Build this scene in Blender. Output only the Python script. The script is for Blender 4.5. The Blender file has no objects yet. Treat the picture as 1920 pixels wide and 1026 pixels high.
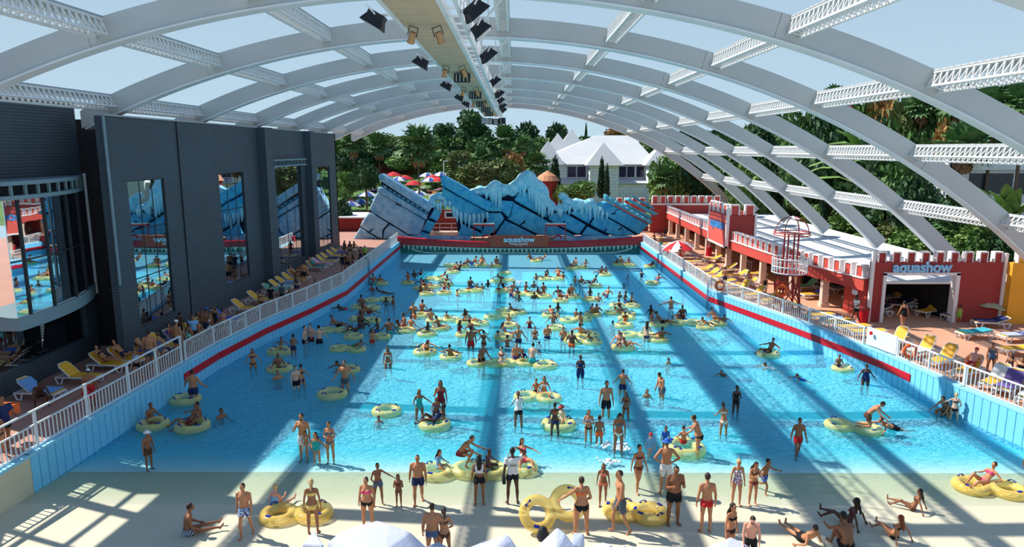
import bpy, bmesh, math, random
from mathutils import Vector, Matrix, Euler
import numpy as np
random.seed(7)
SC = bpy.context.scene
COL = SC.collection
PI = math.pi
R = math.radians

# ------------------------------------------------------------------ camera, light, exposure
FPX, CX, CY, HZ = 1300.0, 960.0, 513.0, 279.0
CAM_H = 11.6
PITCH = math.atan((CY - HZ) / FPX)
YAW = math.atan(5.0 / FPX * math.cos(PITCH))
cd = bpy.data.cameras.new('camera'); cd.sensor_width = 36.0; cd.lens = 36.0 * FPX / 1920.0
cd.clip_start = 0.2; cd.clip_end = 3000
cam = bpy.data.objects.new('camera', cd); COL.objects.link(cam)
cam.location = (0, 0, CAM_H); cam.rotation_euler = (PI / 2 - PITCH, 0, YAW)
SC.camera = cam
SUN = Vector((-0.843, 0.34, 1.0)).normalized()
world = bpy.data.worlds.new('World'); SC.world = world; world.use_nodes = True
wn = world.node_tree; wn.nodes.clear()
gtc = wn.nodes.new('ShaderNodeTexCoord'); gsp = wn.nodes.new('ShaderNodeSeparateXYZ'); grp = wn.nodes.new('ShaderNodeValToRGB')
for pos, c in ((0.0, (.58, .79, .93)), (.10, (.47, .74, .95)), (.28, (.31, .64, .97)), (.6, (.10, .31, .68)), (1.0, (.035, .16, .50))):
    e = grp.color_ramp.elements[0] if pos == 0 else (grp.color_ramp.elements[1] if pos == 1 else grp.color_ramp.elements.new(pos)); e.color = (*c, 1); e.position = pos
bg = wn.nodes.new('ShaderNodeBackground'); bg.inputs[1].default_value = .92
wo = wn.nodes.new('ShaderNodeOutputWorld')
wn.links.new(gtc.outputs['Generated'], gsp.inputs[0]); wn.links.new(gsp.outputs['Z'], grp.inputs[0]); wn.links.new(grp.outputs[0], bg.inputs[0]); wn.links.new(bg.outputs[0], wo.inputs[0])
sd = bpy.data.lights.new('sun', 'SUN'); sd.energy = 6.6; sd.angle = R(0.53); sd.color = (1.0, 0.955, 0.88)
sun = bpy.data.objects.new('sun', sd); COL.objects.link(sun); sun.location = (-60, 40, 60)
sun.rotation_euler = SUN.to_track_quat('Z', 'Y').to_euler()
SC.view_settings.view_transform = 'Standard'; SC.view_settings.look = 'None'
SC.view_settings.gamma = 1.0; SC.view_settings.use_curve_mapping = False
SC.view_settings.exposure = 0.0
SC.cycles.max_bounces = 8; SC.cycles.transparent_max_bounces = 12
SC.cycles.caustics_reflective = False; SC.cycles.caustics_refractive = False

# ------------------------------------------------------------------ surveying: photograph pixel -> point on a plane
def ray(px, py):
    x, z = (px - CX) / FPX, -(py - CY) / FPX
    c, s = math.cos(-PITCH), math.sin(-PITCH)
    y, z = c - s * z, s + c * z
    a = YAW
    return math.cos(a) * x - math.sin(a) * y, math.sin(a) * x + math.cos(a) * y, z
def at(px, py, z=0.0):
    r = ray(px, py); t = (z - CAM_H) / r[2]
    return Vector((r[0] * t, r[1] * t, z))
def atY(px, py, Y):
    r = ray(px, py); t = Y / r[1]
    return Vector((r[0] * t, Y, CAM_H + r[2] * t))
def lerp_tab(tab, v):
    if v <= tab[0][0]: return tab[0][1]
    for (a, b), (c, d) in zip(tab, tab[1:]):
        if v <= c: return b + (d - b) * (v - a) / (c - a)
    return tab[-1][1]
FLOOR = [(8, .60), (14, .38), (18, .17), (20, .06), (21.2, 0.0), (23, -.06), (24, -.11), (28, -.30), (35, -.6), (45, -.95), (60, -1.4), (80, -1.9)]
def floor_z(Y): return lerp_tab(FLOOR, Y)
def on_floor(px, py):
    z = 0.0
    for _ in range(12):
        p = at(px, py, z); z = 0.5 * z + 0.5 * max(0.0, floor_z(p.y))
    return at(px, py, z)

# ------------------------------------------------------------------ tagging
def tag(o, label=None, cat=None, group=None, kind=None):
    if label: o['label'] = label
    if cat: o['category'] = cat
    if group: o['group'] = group
    if kind: o['kind'] = kind
    return o
def empty(name, loc=(0, 0, 0), rz=0.0, label=None, cat=None, group=None, kind=None):
    o = bpy.data.objects.new(name, None); COL.objects.link(o)
    o.location = loc; o.rotation_euler = (0, 0, rz); o.empty_display_size = 0.1
    return tag(o, label, cat, group, kind)
def inst(name, mesh, parent=None, loc=(0, 0, 0), rot=(0, 0, 0), sc=(1, 1, 1), mats=None):
    o = bpy.data.objects.new(name, mesh); COL.objects.link(o)
    if parent: o.parent = parent
    o.location = loc; o.rotation_euler = rot
    o.scale = (sc, sc, sc) if isinstance(sc, (int, float)) else sc
    if mats:
        for i, m in enumerate(mats):
            o.material_slots[i].link = 'OBJECT'; o.material_slots[i].material = m
    return o
def copy_tree(o, parent=None):
    c = o.copy(); COL.objects.link(c)
    if parent: c.parent = parent
    for ch in list(o.children): copy_tree(ch, c)
    return c

# ------------------------------------------------------------------ mesh builder
class MB:
    def __init__(s): s.v = []; s.f = []; s.m = []; s.mi = 0
    def add(s, vs, fs):
        b = len(s.v); s.v += [tuple(v) for v in vs]
        for f in fs: s.f.append([b + i for i in f]); s.m.append(s.mi)
    def box(s, c, size, rz=0.0, M=None):
        x, y, z = size[0] / 2, size[1] / 2, size[2] / 2
        vs = [Vector((a * x, b * y, d * z)) for d in (-1, 1) for b in (-1, 1) for a in (-1, 1)]
        if M is None: M = Matrix.Rotation(rz, 3, 'Z')
        c = Vector(c); s.add([c + M @ v for v in vs], [(0, 2, 3, 1), (4, 5, 7, 6), (0, 1, 5, 4), (2, 6, 7, 3), (0, 4, 6, 2), (1, 3, 7, 5)])
        return s
    def bbox(s, lo, hi):
        return s.box([(a + b) / 2 for a, b in zip(lo, hi)], [abs(b - a) for a, b in zip(lo, hi)])
    def bar(s, p, q, w, h=None, up=(0, 0, 1)):
        p, q = Vector(p), Vector(q); h = h or w; d = (q - p)
        L = d.length
        if L < 1e-6: return s
        d /= L; up = Vector(up)
        if abs(d.dot(up)) > 0.99: up = Vector((0, 1, 0)) if abs(d.y) < .9 else Vector((1, 0, 0))
        sx = d.cross(up).normalized(); uz = sx.cross(d)
        M = Matrix((sx, d, uz)).transposed()
        return s.box((p + q) / 2, (w, L, h), M=M)
    def tube(s, pts, r, n=8, closed=False, caps=True):
        pts = [Vector(p) for p in pts]; k = len(pts)
        rs = r if isinstance(r, (list, tuple)) else [r] * k
        b = len(s.v); prev = None
        for i, p in enumerate(pts):
            if closed: d = pts[(i + 1) % k] - pts[i - 1]
            else: d = pts[min(i + 1, k - 1)] - pts[max(i - 1, 0)]
            d = d.normalized() if d.length > 1e-9 else Vector((0, 0, 1))
            if prev is None:
                a = Vector((0, 0, 1)) if abs(d.z) < .9 else Vector((1, 0, 0))
                u = d.cross(a).normalized()
            else: u = (prev - d * prev.dot(d)).normalized()
            prev = u; w = d.cross(u)
            for j in range(n):
                t = 2 * PI * j / n
                s.v.append(tuple(p + (u * math.cos(t) + w * math.sin(t)) * rs[i]))
        for i in range(k if closed else k - 1):
            for j in range(n):
                a, c = b + i * n, b + ((i + 1) % k) * n
                s.f.append([a + j, a + (j + 1) % n, c + (j + 1) % n, c + j]); s.m.append(s.mi)
        if caps and not closed:
            s.f.append([b + j for j in range(n)][::-1]); s.m.append(s.mi)
            s.f.append([b + (k - 1) * n + j for j in range(n)]); s.m.append(s.mi)
        return s
    def rings(s, rs, caps=True):
        n = len(rs[0]); b = len(s.v)
        for r_ in rs: s.v += [tuple(v) for v in r_]
        for i in range(len(rs) - 1):
            for j in range(n):
                a, c = b + i * n, b + (i + 1) * n
                s.f.append([a + j, a + (j + 1) % n, c + (j + 1) % n, c + j]); s.m.append(s.mi)
        if caps:
            s.f.append([b + j for j in range(n)][::-1]); s.m.append(s.mi)
            s.f.append([b + (len(rs) - 1) * n + j for j in range(n)]); s.m.append(s.mi)
        return s
    def prism(s, poly, vec):
        poly = [Vector(p) for p in poly]; vec = Vector(vec); n = len(poly)
        s.add(poly + [p + vec for p in poly], [list(range(n))[::-1], list(range(n, 2 * n))] + [(i, (i + 1) % n, n + (i + 1) % n, n + i) for i in range(n)])
        return s
    def lathe(s, prof, c=(0, 0, 0), n=16):
        c = Vector(c)
        return s.rings([[c + Vector((r * math.cos(2 * PI * j / n), r * math.sin(2 * PI * j / n), z)) for j in range(n)] for r, z in prof])
    def ell(s, c, rad, nu=10, nv=7, M=None):
        c = Vector(c); rs = []
        for i in range(nv):
            a = -PI / 2 + PI * (i + .35) / (nv - .3)
            rs.append([Vector((rad[0] * math.cos(a) * math.cos(2 * PI * j / nu), rad[1] * math.cos(a) * math.sin(2 * PI * j / nu), rad[2] * math.sin(a))) for j in range(nu)])
        return s.rings([[c + (M @ v if M else v) for v in r_] for r_ in rs])
    def mesh(s, name, mats=(), smooth=False):
        me = bpy.data.meshes.new(name); me.from_pydata(s.v, [], s.f)
        for m in (mats if isinstance(mats, (list, tuple)) else [mats]): me.materials.append(m)
        if any(s.m): me.polygons.foreach_set('material_index', s.m)
        me.update()
        bm = bmesh.new(); bm.from_mesh(me); bmesh.ops.recalc_face_normals(bm, faces=bm.faces); bm.to_mesh(me); bm.free()
        if smooth: me.polygons.foreach_set('use_smooth', [True] * len(me.polygons))
        return me
    def build(s, name, mats, parent=None, smooth=False, loc=(0, 0, 0), **kw):
        o = bpy.data.objects.new(name, s.mesh(name, mats, smooth)); COL.objects.link(o)
        o.location = loc
        if parent: o.parent = parent
        return tag(o, **kw)

# ------------------------------------------------------------------ materials
MATS = {}
def mat(name, col, rough=.6, metal=0.0, noise=None, bump=None, spec=.3, col2=None, coords='Object', stretch=None):
    if name in MATS: return MATS[name]
    m = bpy.data.materials.new(name); m.use_nodes = True; nt = m.node_tree
    b = nt.nodes['Principled BSDF']
    b.inputs['Base Color'].default_value = (*col, 1); b.inputs['Roughness'].default_value = rough
    b.inputs['Metallic'].default_value = metal; b.inputs['Specular IOR Level'].default_value = spec
    tc = None
    if noise or bump:
        tc = nt.nodes.new('ShaderNodeTexCoord'); src = tc.outputs[coords]
        if stretch:
            mp = nt.nodes.new('ShaderNodeMapping'); mp.inputs['Scale'].default_value = stretch
            nt.links.new(src, mp.inputs[0]); src = mp.outputs[0]
    if noise:
        sc_, amt = noise
        n = nt.nodes.new('ShaderNodeTexNoise'); n.inputs['Scale'].default_value = sc_; n.inputs['Detail'].default_value = 6; n.inputs['Roughness'].default_value = .6
        mr = nt.nodes.new('ShaderNodeMapRange'); mr.inputs[1].default_value = .32; mr.inputs[2].default_value = .68
        mx = nt.nodes.new('ShaderNodeMix'); mx.data_type = 'RGBA'
        c2 = col2 or tuple(max(0, c * (1 - amt)) for c in col)
        mx.inputs['A'].default_value = (*col, 1); mx.inputs['B'].default_value = (*c2, 1)
        nt.links.new(src, n.inputs['Vector']); nt.links.new(n.outputs[0], mr.inputs[0]); nt.links.new(mr.outputs[0], mx.inputs[0])
        nt.links.new(mx.outputs['Result'], b.inputs['Base Color'])
    if bump:
        sc_, st = bump[:2]
        n = nt.nodes.new('ShaderNodeTexNoise'); n.inputs['Scale'].default_value = sc_; n.inputs['Detail'].default_value = 5
        bp = nt.nodes.new('ShaderNodeBump'); bp.inputs['Strength'].default_value = st; bp.inputs['Distance'].default_value = bump[2] if len(bump) > 2 else .05
        nt.links.new(src, n.inputs['Vector']); nt.links.new(n.outputs[0], bp.inputs['Height']); nt.links.new(bp.outputs[0], b.inputs['Normal'])
    MATS[name] = m
    return m
def s2l(r, g, b):
    f = lambda c: (c / 255 / 12.92) if c <= 10 else ((c / 255 + .055) / 1.055) ** 2.4
    return (f(r), f(g), f(b))

m_white = mat('white_paint', (.80, .82, .82), .45, noise=(.8, .10))
m_arch = mat('arch_steel', (.57, .575, .55), .5, noise=(.35, .10))
m_truss = mat('truss_white', (.82, .83, .82), .5, noise=(1.5, .12))
m_slat = mat('truss_cover_grey', (.42, .45, .46), .6, noise=(3, .2))
m_red = mat('red_paint', s2l(205, 52, 46), .55, noise=(1.2, .14))
m_darkred = mat('maroon_paint', s2l(150, 50, 48), .6, noise=(1.2, .14))
m_band = mat('red_band', s2l(200, 24, 40), .5, noise=(1, .1))
m_yellow = mat('lounger_yellow', s2l(240, 178, 52), .6, noise=(4, .10))
m_yellow_wall = mat('yellow_wall', s2l(246, 170, 50), .7, noise=(.7, .12))
m_black = mat('black_plastic', (.015, .017, .022), .45)
m_glassdark = None
m_wood = mat('gantry_timber', s2l(214, 190, 158), .7, noise=(2.2, .28), stretch=(.4, 6, 1), bump=(30, .2, .01))
m_blue_handle = mat('handle_blue', s2l(24, 40, 150), .5, noise=(8, .15))
m_column = mat('column_cream', s2l(225, 196, 178), .7, noise=(2, .12))
m_dark = mat('shade_dark', (.02, .022, .028), .8, noise=(2, .3))  # near-black standing in for shade in recesses; also backs panes and a seam

def node_mat(name):
    m = bpy.data.materials.new(name); m.use_nodes = True; nt = m.node_tree; nt.nodes.clear()
    out = nt.nodes.new('ShaderNodeOutputMaterial'); MATS[name] = m
    return m, nt, out
# cladding: dark corrugated sheet with fine horizontal ribs
m_clad = mat('corrugated_cladding', s2l(70, 82, 92), .55, spec=.4, noise=(.25, .22))
nt = m_clad.node_tree; b = nt.nodes['Principled BSDF']
tc = nt.nodes.new('ShaderNodeTexCoord'); wv = nt.nodes.new('ShaderNodeTexWave'); wv.bands_direction = 'Z'; wv.inputs['Scale'].default_value = 2.3
bp = nt.nodes.new('ShaderNodeBump'); bp.inputs['Strength'].default_value = .5; bp.inputs['Distance'].default_value = .03
nt.links.new(tc.outputs['Object'], wv.inputs[0]); nt.links.new(wv.outputs['Fac'], bp.inputs['Height']); nt.links.new(bp.outputs[0], b.inputs['Normal'])
# mirror-tinted glazing
m_glass, nt, out = node_mat('tinted_glass')
g1 = nt.nodes.new('ShaderNodeBsdfGlossy'); g1.inputs['Color'].default_value = (.74, .86, .92, 1); g1.inputs['Roughness'].default_value = .015
g2 = nt.nodes.new('ShaderNodeBsdfDiffuse'); g2.inputs['Color'].default_value = (.012, .016, .022, 1)
mx = nt.nodes.new('ShaderNodeMixShader'); mx.inputs[0].default_value = .74
tc = nt.nodes.new('ShaderNodeTexCoord'); nz = nt.nodes.new('ShaderNodeTexNoise'); nz.inputs['Scale'].default_value = .5
bp = nt.nodes.new('ShaderNodeBump'); bp.inputs['Strength'].default_value = .06; bp.inputs['Distance'].default_value = .05
nt.links.new(tc.outputs['Object'], nz.inputs['Vector']); nt.links.new(nz.outputs[0], bp.inputs['Height']); nt.links.new(bp.outputs[0], g1.inputs['Normal'])
nt.links.new(g2.outputs[0], mx.inputs[1]); nt.links.new(g1.outputs[0], mx.inputs[2]); nt.links.new(mx.outputs[0], out.inputs[0])
m_darkglass = mat('dark_window', (.012, .014, .02), .12, spec=.5, noise=(1, .2))
# clear yellow vinyl
def vinyl(name, col, tint, mixd=.55):
    m, nt, out = node_mat(name)
    tr = nt.nodes.new('ShaderNodeBsdfTransparent'); tr.inputs[0].default_value = (*tint, 1)
    df = nt.nodes.new('ShaderNodeBsdfPrincipled'); df.inputs['Base Color'].default_value = (*col, 1); df.inputs['Roughness'].default_value = .16; df.inputs['Specular IOR Level'].default_value = .6
    tc = nt.nodes.new('ShaderNodeTexCoord'); nz = nt.nodes.new('ShaderNodeTexNoise'); nz.inputs['Scale'].default_value = 5
    bp = nt.nodes.new('ShaderNodeBump'); bp.inputs['Strength'].default_value = .25; bp.inputs['Distance'].default_value = .04
    lw = nt.nodes.new('ShaderNodeLayerWeight'); lw.inputs[0].default_value = .4
    mr = nt.nodes.new('ShaderNodeMapRange'); mr.inputs[3].default_value = mixd - .12; mr.inputs[4].default_value = mixd + .3
    mx = nt.nodes.new('ShaderNodeMixShader')
    nt.links.new(tc.outputs['Object'], nz.inputs['Vector']); nt.links.new(nz.outputs[0], bp.inputs['Height']); nt.links.new(bp.outputs[0], df.inputs['Normal'])
    nt.links.new(lw.outputs['Facing'], mr.inputs[0]); nt.links.new(mr.outputs[0], mx.inputs[0])
    nt.links.new(tr.outputs[0], mx.inputs[1]); nt.links.new(df.outputs[0], mx.inputs[2]); nt.links.new(mx.outputs[0], out.inputs[0])
    return m
m_vinyl = vinyl('yellow_vinyl', s2l(250, 214, 112), (.98, .94, .70), .52)
m_vinyl2 = vinyl('pale_vinyl', s2l(250, 232, 140), (.98, .98, .88), .46)

# ------------------------------------------------------------------ pool shell
LW = [(-12.9, 77.4), (-12.9, 52), (-13.9, 46), (-15.1, 40.5), (-15.8, 35.5), (-16.1, 30), (-16.5, 22), (-16.9, 10)]
RW = [(14.1, 77.4), (14.3, 50), (15.9, 44.7), (17.3, 40), (18.8, 34), (19.5, 29), (20.2, 25.5), (21.0, 20), (22.2, 10)]
DZ = 1.3
def along(poly, Y):
    for (x0, y0), (x1, y1) in zip(poly, poly[1:]):
        if y1 <= Y <= y0: return x0 + (x1 - x0) * (Y - y0) / (y1 - y0)
    return poly[-1][0] if Y < poly[-1][1] else poly[0][0]
# floor of the basin, blue where it holds water and cream on the beach
m_poolfloor, nt, out = node_mat('pool_floor_paint')
b = nt.nodes.new('ShaderNodeBsdfPrincipled'); b.inputs['Roughness'].default_value = .6; b.inputs['Specular IOR Level'].default_value = .25
tc = nt.nodes.new('ShaderNodeTexCoord'); sp = nt.nodes.new('ShaderNodeSeparateXYZ')
nz = nt.nodes.new('ShaderNodeTexNoise'); nz.inputs['Scale'].default_value = .45; nz.inputs['Detail'].default_value = 7
st = nt.nodes.new('ShaderNodeMath'); st.operation = 'GREATER_THAN'; st.inputs[1].default_value = 23.75
ca = nt.nodes.new('ShaderNodeMix'); ca.data_type = 'RGBA'; ca.inputs['A'].default_value = (*s2l(214, 207, 182), 1); ca.inputs['B'].default_value = (*s2l(194, 188, 164), 1)
cb = nt.nodes.new('ShaderNodeMix'); cb.data_type = 'RGBA'; cb.inputs['A'].default_value = (.86, .92, .95, 1); cb.inputs['B'].default_value = (.66, .86, .92, 1)
cm = nt.nodes.new('ShaderNodeMix'); cm.data_type = 'RGBA'
nt.links.new(tc.outputs['Object'], sp.inputs[0]); nt.links.new(tc.outputs['Object'], nz.inputs['Vector']); nt.links.new(sp.outputs['Y'], st.inputs[0])
nt.links.new(nz.outputs[0], ca.inputs[0]); nt.links.new(nz.outputs[0], cb.inputs[0]); nt.links.new(st.outputs[0], cm.inputs[0])
nt.links.new(ca.outputs['Result'], cm.inputs['A']); nt.links.new(cb.outputs['Result'], cm.inputs['B']); nt.links.new(cm.outputs['Result'], b.inputs['Base Color']); nt.links.new(b.outputs[0], out.inputs[0])
mb = MB()
ys = sorted(set([10, 78.2] + [y for y, _ in FLOOR if 10 < y < 78] + [y for _, y in LW + RW if 10 < y < 78]))
for y0, y1 in zip(ys, ys[1:]):
    mb.add([(along(LW, y0) - .3, y0, floor_z(y0)), (along(RW, y0) + .3, y0, floor_z(y0)), (along(RW, y1) + .3, y1, floor_z(y1)), (along(LW, y1) - .3, y1, floor_z(y1))], [(0, 1, 2, 3)])
mb.build('pool_floor', m_poolfloor, kind='structure', label='sloping pool floor, cream at the beach end and aqua under water')
# water
m_water, nt, out = node_mat('pool_water')
tc = nt.nodes.new('ShaderNodeTexCoord')
mp = nt.nodes.new('ShaderNodeMapping'); mp.inputs['Scale'].default_value = (1.0, 1.6, 1); mp.inputs['Rotation'].default_value = (0, 0, R(14))
n1 = nt.nodes.new('ShaderNodeTexNoise'); n1.inputs['Scale'].default_value = 3.0; n1.inputs['Detail'].default_value = 6; n1.inputs['Distortion'].default_value = .8
n2 = nt.nodes.new('ShaderNodeTexNoise'); n2.inputs['Scale'].default_value = .35; n2.inputs['Detail'].default_value = 3
ad = nt.nodes.new('ShaderNodeMath'); ad.operation = 'MULTIPLY_ADD'; ad.inputs[1].default_value = 2.2
bp = nt.nodes.new('ShaderNodeBump'); bp.inputs['Strength'].default_value = 1.0; bp.inputs['Distance'].default_value = .95
bp2 = nt.nodes.new('ShaderNodeBump'); bp2.inputs['Strength'].default_value = 1.0; bp2.inputs['Distance'].default_value = .10
tr = nt.nodes.new('ShaderNodeBsdfTransparent'); tr.inputs[0].default_value = (.22, .91, 1.0, 1)
df = nt.nodes.new('ShaderNodeBsdfDiffuse'); df.inputs[0].default_value = (.26, .72, .94, 1)
gl = nt.nodes.new('ShaderNodeBsdfGlossy'); gl.inputs['Roughness'].default_value = .08
fr = nt.nodes.new('ShaderNodeFresnel'); fr.inputs[0].default_value = 1.33
m1 = nt.nodes.new('ShaderNodeMixShader'); m2 = nt.nodes.new('ShaderNodeMixShader')
sp = nt.nodes.new('ShaderNodeSeparateXYZ'); mr = nt.nodes.new('ShaderNodeMapRange')
mr.inputs[1].default_value = 23.0; mr.inputs[2].default_value = 26.5; mr.inputs[3].default_value = .04; mr.inputs[4].default_value = .46   # the film of water thins out on the beach
nt.links.new(tc.outputs['Object'], sp.inputs[0]); nt.links.new(sp.outputs['Y'], mr.inputs[0]); nt.links.new(mr.outputs[0], m1.inputs[0])
nt.links.new(tc.outputs['Object'], mp.inputs[0])
for n in (n1, n2): nt.links.new(mp.outputs[0], n.inputs['Vector'])
nt.links.new(n2.outputs[0], ad.inputs[0]); nt.links.new(n1.outputs[0], ad.inputs[2])
nt.links.new(ad.outputs[0], bp.inputs['Height']); nt.links.new(ad.outputs[0], bp2.inputs['Height'])
nt.links.new(bp.outputs[0], df.inputs['Normal']); nt.links.new(bp2.outputs[0], gl.inputs['Normal']); nt.links.new(bp2.outputs[0], fr.inputs['Normal'])
mr5 = nt.nodes.new('ShaderNodeMapRange'); mr5.inputs[1].default_value = 28; mr5.inputs[2].default_value = 62; mr5.inputs[3].default_value = .9; mr5.inputs[4].default_value = .22   # far ripples are smaller than the sampling
nt.links.new(sp.outputs['Y'], mr5.inputs[0]); nt.links.new(mr5.outputs[0], bp.inputs['Strength']); nt.links.new(mr5.outputs[0], bp2.inputs['Strength'])
tcm = nt.nodes.new('ShaderNodeValToRGB'); mr3 = nt.nodes.new('ShaderNodeMapRange'); mr3.inputs[1].default_value = 20.9; mr3.inputs[2].default_value = 25.9
tcm.color_ramp.elements[0].color = (1, 1, 1, 1); tcm.color_ramp.elements[1].color = (.22, .91, 1.0, 1)
for ps_, c_ in ((.25, (.86, .93, .88, 1)), (.56, (.80, .92, .88, 1))): e_ = tcm.color_ramp.elements.new(ps_); e_.color = c_
nt.links.new(sp.outputs['Y'], mr3.inputs[0]); nt.links.new(mr3.outputs[0], tcm.inputs[0]); nt.links.new(tcm.outputs[0], tr.inputs[0])
nt.links.new(tr.outputs[0], m1.inputs[1]); nt.links.new(df.outputs[0], m1.inputs[2])
frm = nt.nodes.new('ShaderNodeMath'); frm.operation = 'MULTIPLY'; mr4 = nt.nodes.new('ShaderNodeMapRange'); mr4.inputs[1].default_value = 20.9; mr4.inputs[2].default_value = 25.0; mr4.inputs[3].default_value = .02; mr4.inputs[4].default_value = .28   # wind-roughened surface mirrors little
nt.links.new(sp.outputs['Y'], mr4.inputs[0]); nt.links.new(fr.outputs[0], frm.inputs[0]); nt.links.new(mr4.outputs[0], frm.inputs[1]); nt.links.new(frm.outputs[0], m2.inputs[0]); nt.links.new(m1.outputs[0], m2.inputs[1]); nt.links.new(gl.outputs[0], m2.inputs[2]); nt.links.new(m2.outputs[0], out.inputs[0])
mb = MB()
ys = sorted(set([20.9, 77.4] + [y for _, y in LW + RW if 21 < y < 77]))
for y0, y1 in zip(ys, ys[1:]):
    mb.add([(along(LW, y0) - .02, y0, 0), (along(RW, y0) + .02, y0, 0), (along(RW, y1) + .02, y1, 0), (along(LW, y1) - .02, y1, 0)], [(0, 1, 2, 3)])
mb.build('pool_water', m_water, kind='structure', label='rippled aqua water filling the wave pool')

# decks
m_deck = mat('terracotta_deck', s2l(206, 154, 124), .75, noise=(.5, .12), bump=(6, .15, .02))
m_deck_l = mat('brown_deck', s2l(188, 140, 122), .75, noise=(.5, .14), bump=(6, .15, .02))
def deck(name, pts, m, label):
    mb = MB(); mb.prism([(x, y, DZ - .25) for x, y in pts], (0, 0, .25)); return mb.build(name, m, kind='structure', label=label)
cap = .34
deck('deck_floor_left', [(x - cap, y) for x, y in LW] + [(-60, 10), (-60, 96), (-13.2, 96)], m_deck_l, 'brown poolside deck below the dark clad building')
deck('deck_floor_right', [(x + cap, y) for x, y in RW][::-1] + [(14.4, 96), (46, 96), (46, 10)], m_deck, 'terracotta poolside deck along the red arcade')
deck('deck_floor_far', [(-13.2, 78.4), (14.4, 78.4), (14.4, 96), (-13.2, 96)], m_deck, 'pink deck behind the far end wall of the pool')

# pool side walls: backing, upright planks, red band, cap
m_plank = mat('plank_light_blue', (.22, .66, .94), .5, noise=(1.2, .12))
m_joint = mat('plank_joint_blue', s2l(36, 110, 165), .8, noise=(2, .2))
m_cream = mat('cream_render', s2l(214, 206, 176), .8, noise=(1, .12))
m_capblue = mat('cap_blue', (.30, .68, .88), .5, noise=(1, .1))
def pool_wall(name, poly, sgn, label):
    root = empty(name, (0, 0, 0), kind='structure', label=label)
    back = MB(); cap_mb = MB(); band = MB(); cream = MB()
    def seg_pts():
        P = [Vector((x, y, 0)) for x, y in poly]
        return list(zip(P, P[1:]))
    pm = None; n_obj = 0; rest = MB()
    for p, q in seg_pts():
        L = (q - p).length; d = (q - p) / L; nrm = Vector((-d.y, d.x, 0))
        if nrm.x * sgn > 0: nrm = -nrm           # points into the pool
        ang = math.atan2(d.y, d.x)
        back.box((p + q) / 2 - nrm * .17 + Vector((0, 0, -.4)), (L + .02, .3, 3.4), ang)
        cap_mb.box((p + q) / 2 - nrm * .15 + Vector((0, 0, DZ + .03)), (L + .06, .42, .1), ang)
        k = max(1, round(L / .4)); w = L / k
        for i in range(k):
            c = p + d * (i + .5) * w; Y = c.y
            if Y < 22.0:
                continue
            lo = min(floor_z(Y), -.0) - .15; mid = Vector((c.x, c.y, 0)) + nrm * .01
            h = 1.28 - lo
            if Y < 55 and n_obj < 150:
                if pm is None: pm = MB().box((0, 0, .5), (1, .07, 1)).mesh('plank', m_plank)
                inst('plank', pm, root, (mid.x, mid.y, lo), (0, 0, ang), (w - .035, 1, h)); n_obj += 1
            else:
                rest.box(mid + Vector((0, 0, lo + h / 2)), (w - .035, .07, h), ang)
        y0, y1 = max(p.y, q.y), min(p.y, q.y)
        bt, bb_ = 32.0, 77.5
        if y0 > bt:
            a = p; c = q if y1 >= bt else p + d * ((p.y - bt) / (p.y - q.y)) * L
            band.box((a + c) / 2 + nrm * .06 + Vector((0, 0, .74)), ((c - a).length + .03, .05, .36), ang)
        if y1 < 22:
            a = p if p.y <= 22 else p + d * ((p.y - 22) / (p.y - q.y)) * L
            cream.box((a + q) / 2 - nrm * .0 + Vector((0, 0, .5)), ((q - a).length, .08, 1.56), ang)
    back.build('backing', m_joint, root); cap_mb.build('coping', m_capblue, root); band.build('rubbing_band', m_band, root, label='red band along the pool wall')
    cream.build('beach_wall', m_cream, root, label='cream rendered end of the wall at the beach')
    if rest.v: rest.build('far_planks', m_plank, root, kind='stuff')
    return root
pool_wall('wall_left', LW, -1, 'left wave pool wall of upright light blue planks with a red band')
pool_wall('wall_right', RW, 1, 'right wave pool wall of upright light blue planks with a red band')

# terrain beyond the decks
m_lawn = mat('lawn', s2l(96, 132, 62), .9, noise=(.35, .35), col2=s2l(70, 104, 48), bump=(8, .5, .05))
m_soil = mat('planted_ground', s2l(62, 74, 44), .95, noise=(.3, .4), bump=(3, .5, .2))
def far_z(x, y):
    z = 1.1
    if y > 100: z += min(5.2, (y - 100) * .13)
    if x > 27: z += min(8.5, (x - 27) * .25) * max(0, min(1, (y - 70) / 40))
    return z
def side_z(x, y):
    return 1.15 + max(0, min(9, (x - 33) * .26)) * (1 if y < 75 else max(0, 1 - (y - 75) / 40.0) + min(1, max(0, (y - 75) / 40.0)) * 1)
def heightfield(name, xs, ys, fz, m, label):
    mb = MB(); nx = len(xs)
    mb.v = [(x, y, fz(x, y)) for y in ys for x in xs]
    for j in range(len(ys) - 1):
        for i in range(nx - 1):
            a = j * nx + i; mb.f.append([a, a + 1, a + nx + 1, a + nx]); mb.m.append(0)
    return mb.build(name, m, smooth=True, kind='structure', label=label)
heightfield('lawn_far', [-160, -90, -60, -40, -30, -20, -10, 0, 10, 20, 27, 35, 45, 60, 90, 160], [95.5, 100, 108, 116, 124, 132, 140, 150, 160, 200, 260, 420], far_z, m_lawn, 'sunlit park lawn rising behind the rock scenery')
def slope_z(x, y): return 1.25 + max(0, min(9, (x - 31.6) * .24))
heightfield('slope_right', [31.6, 36, 41, 46, 52, 60, 70, 90, 140], [41.6, 50, 60, 70, 85, 95.6], slope_z, m_soil, 'planted slope rising behind the red arcade')
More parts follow.
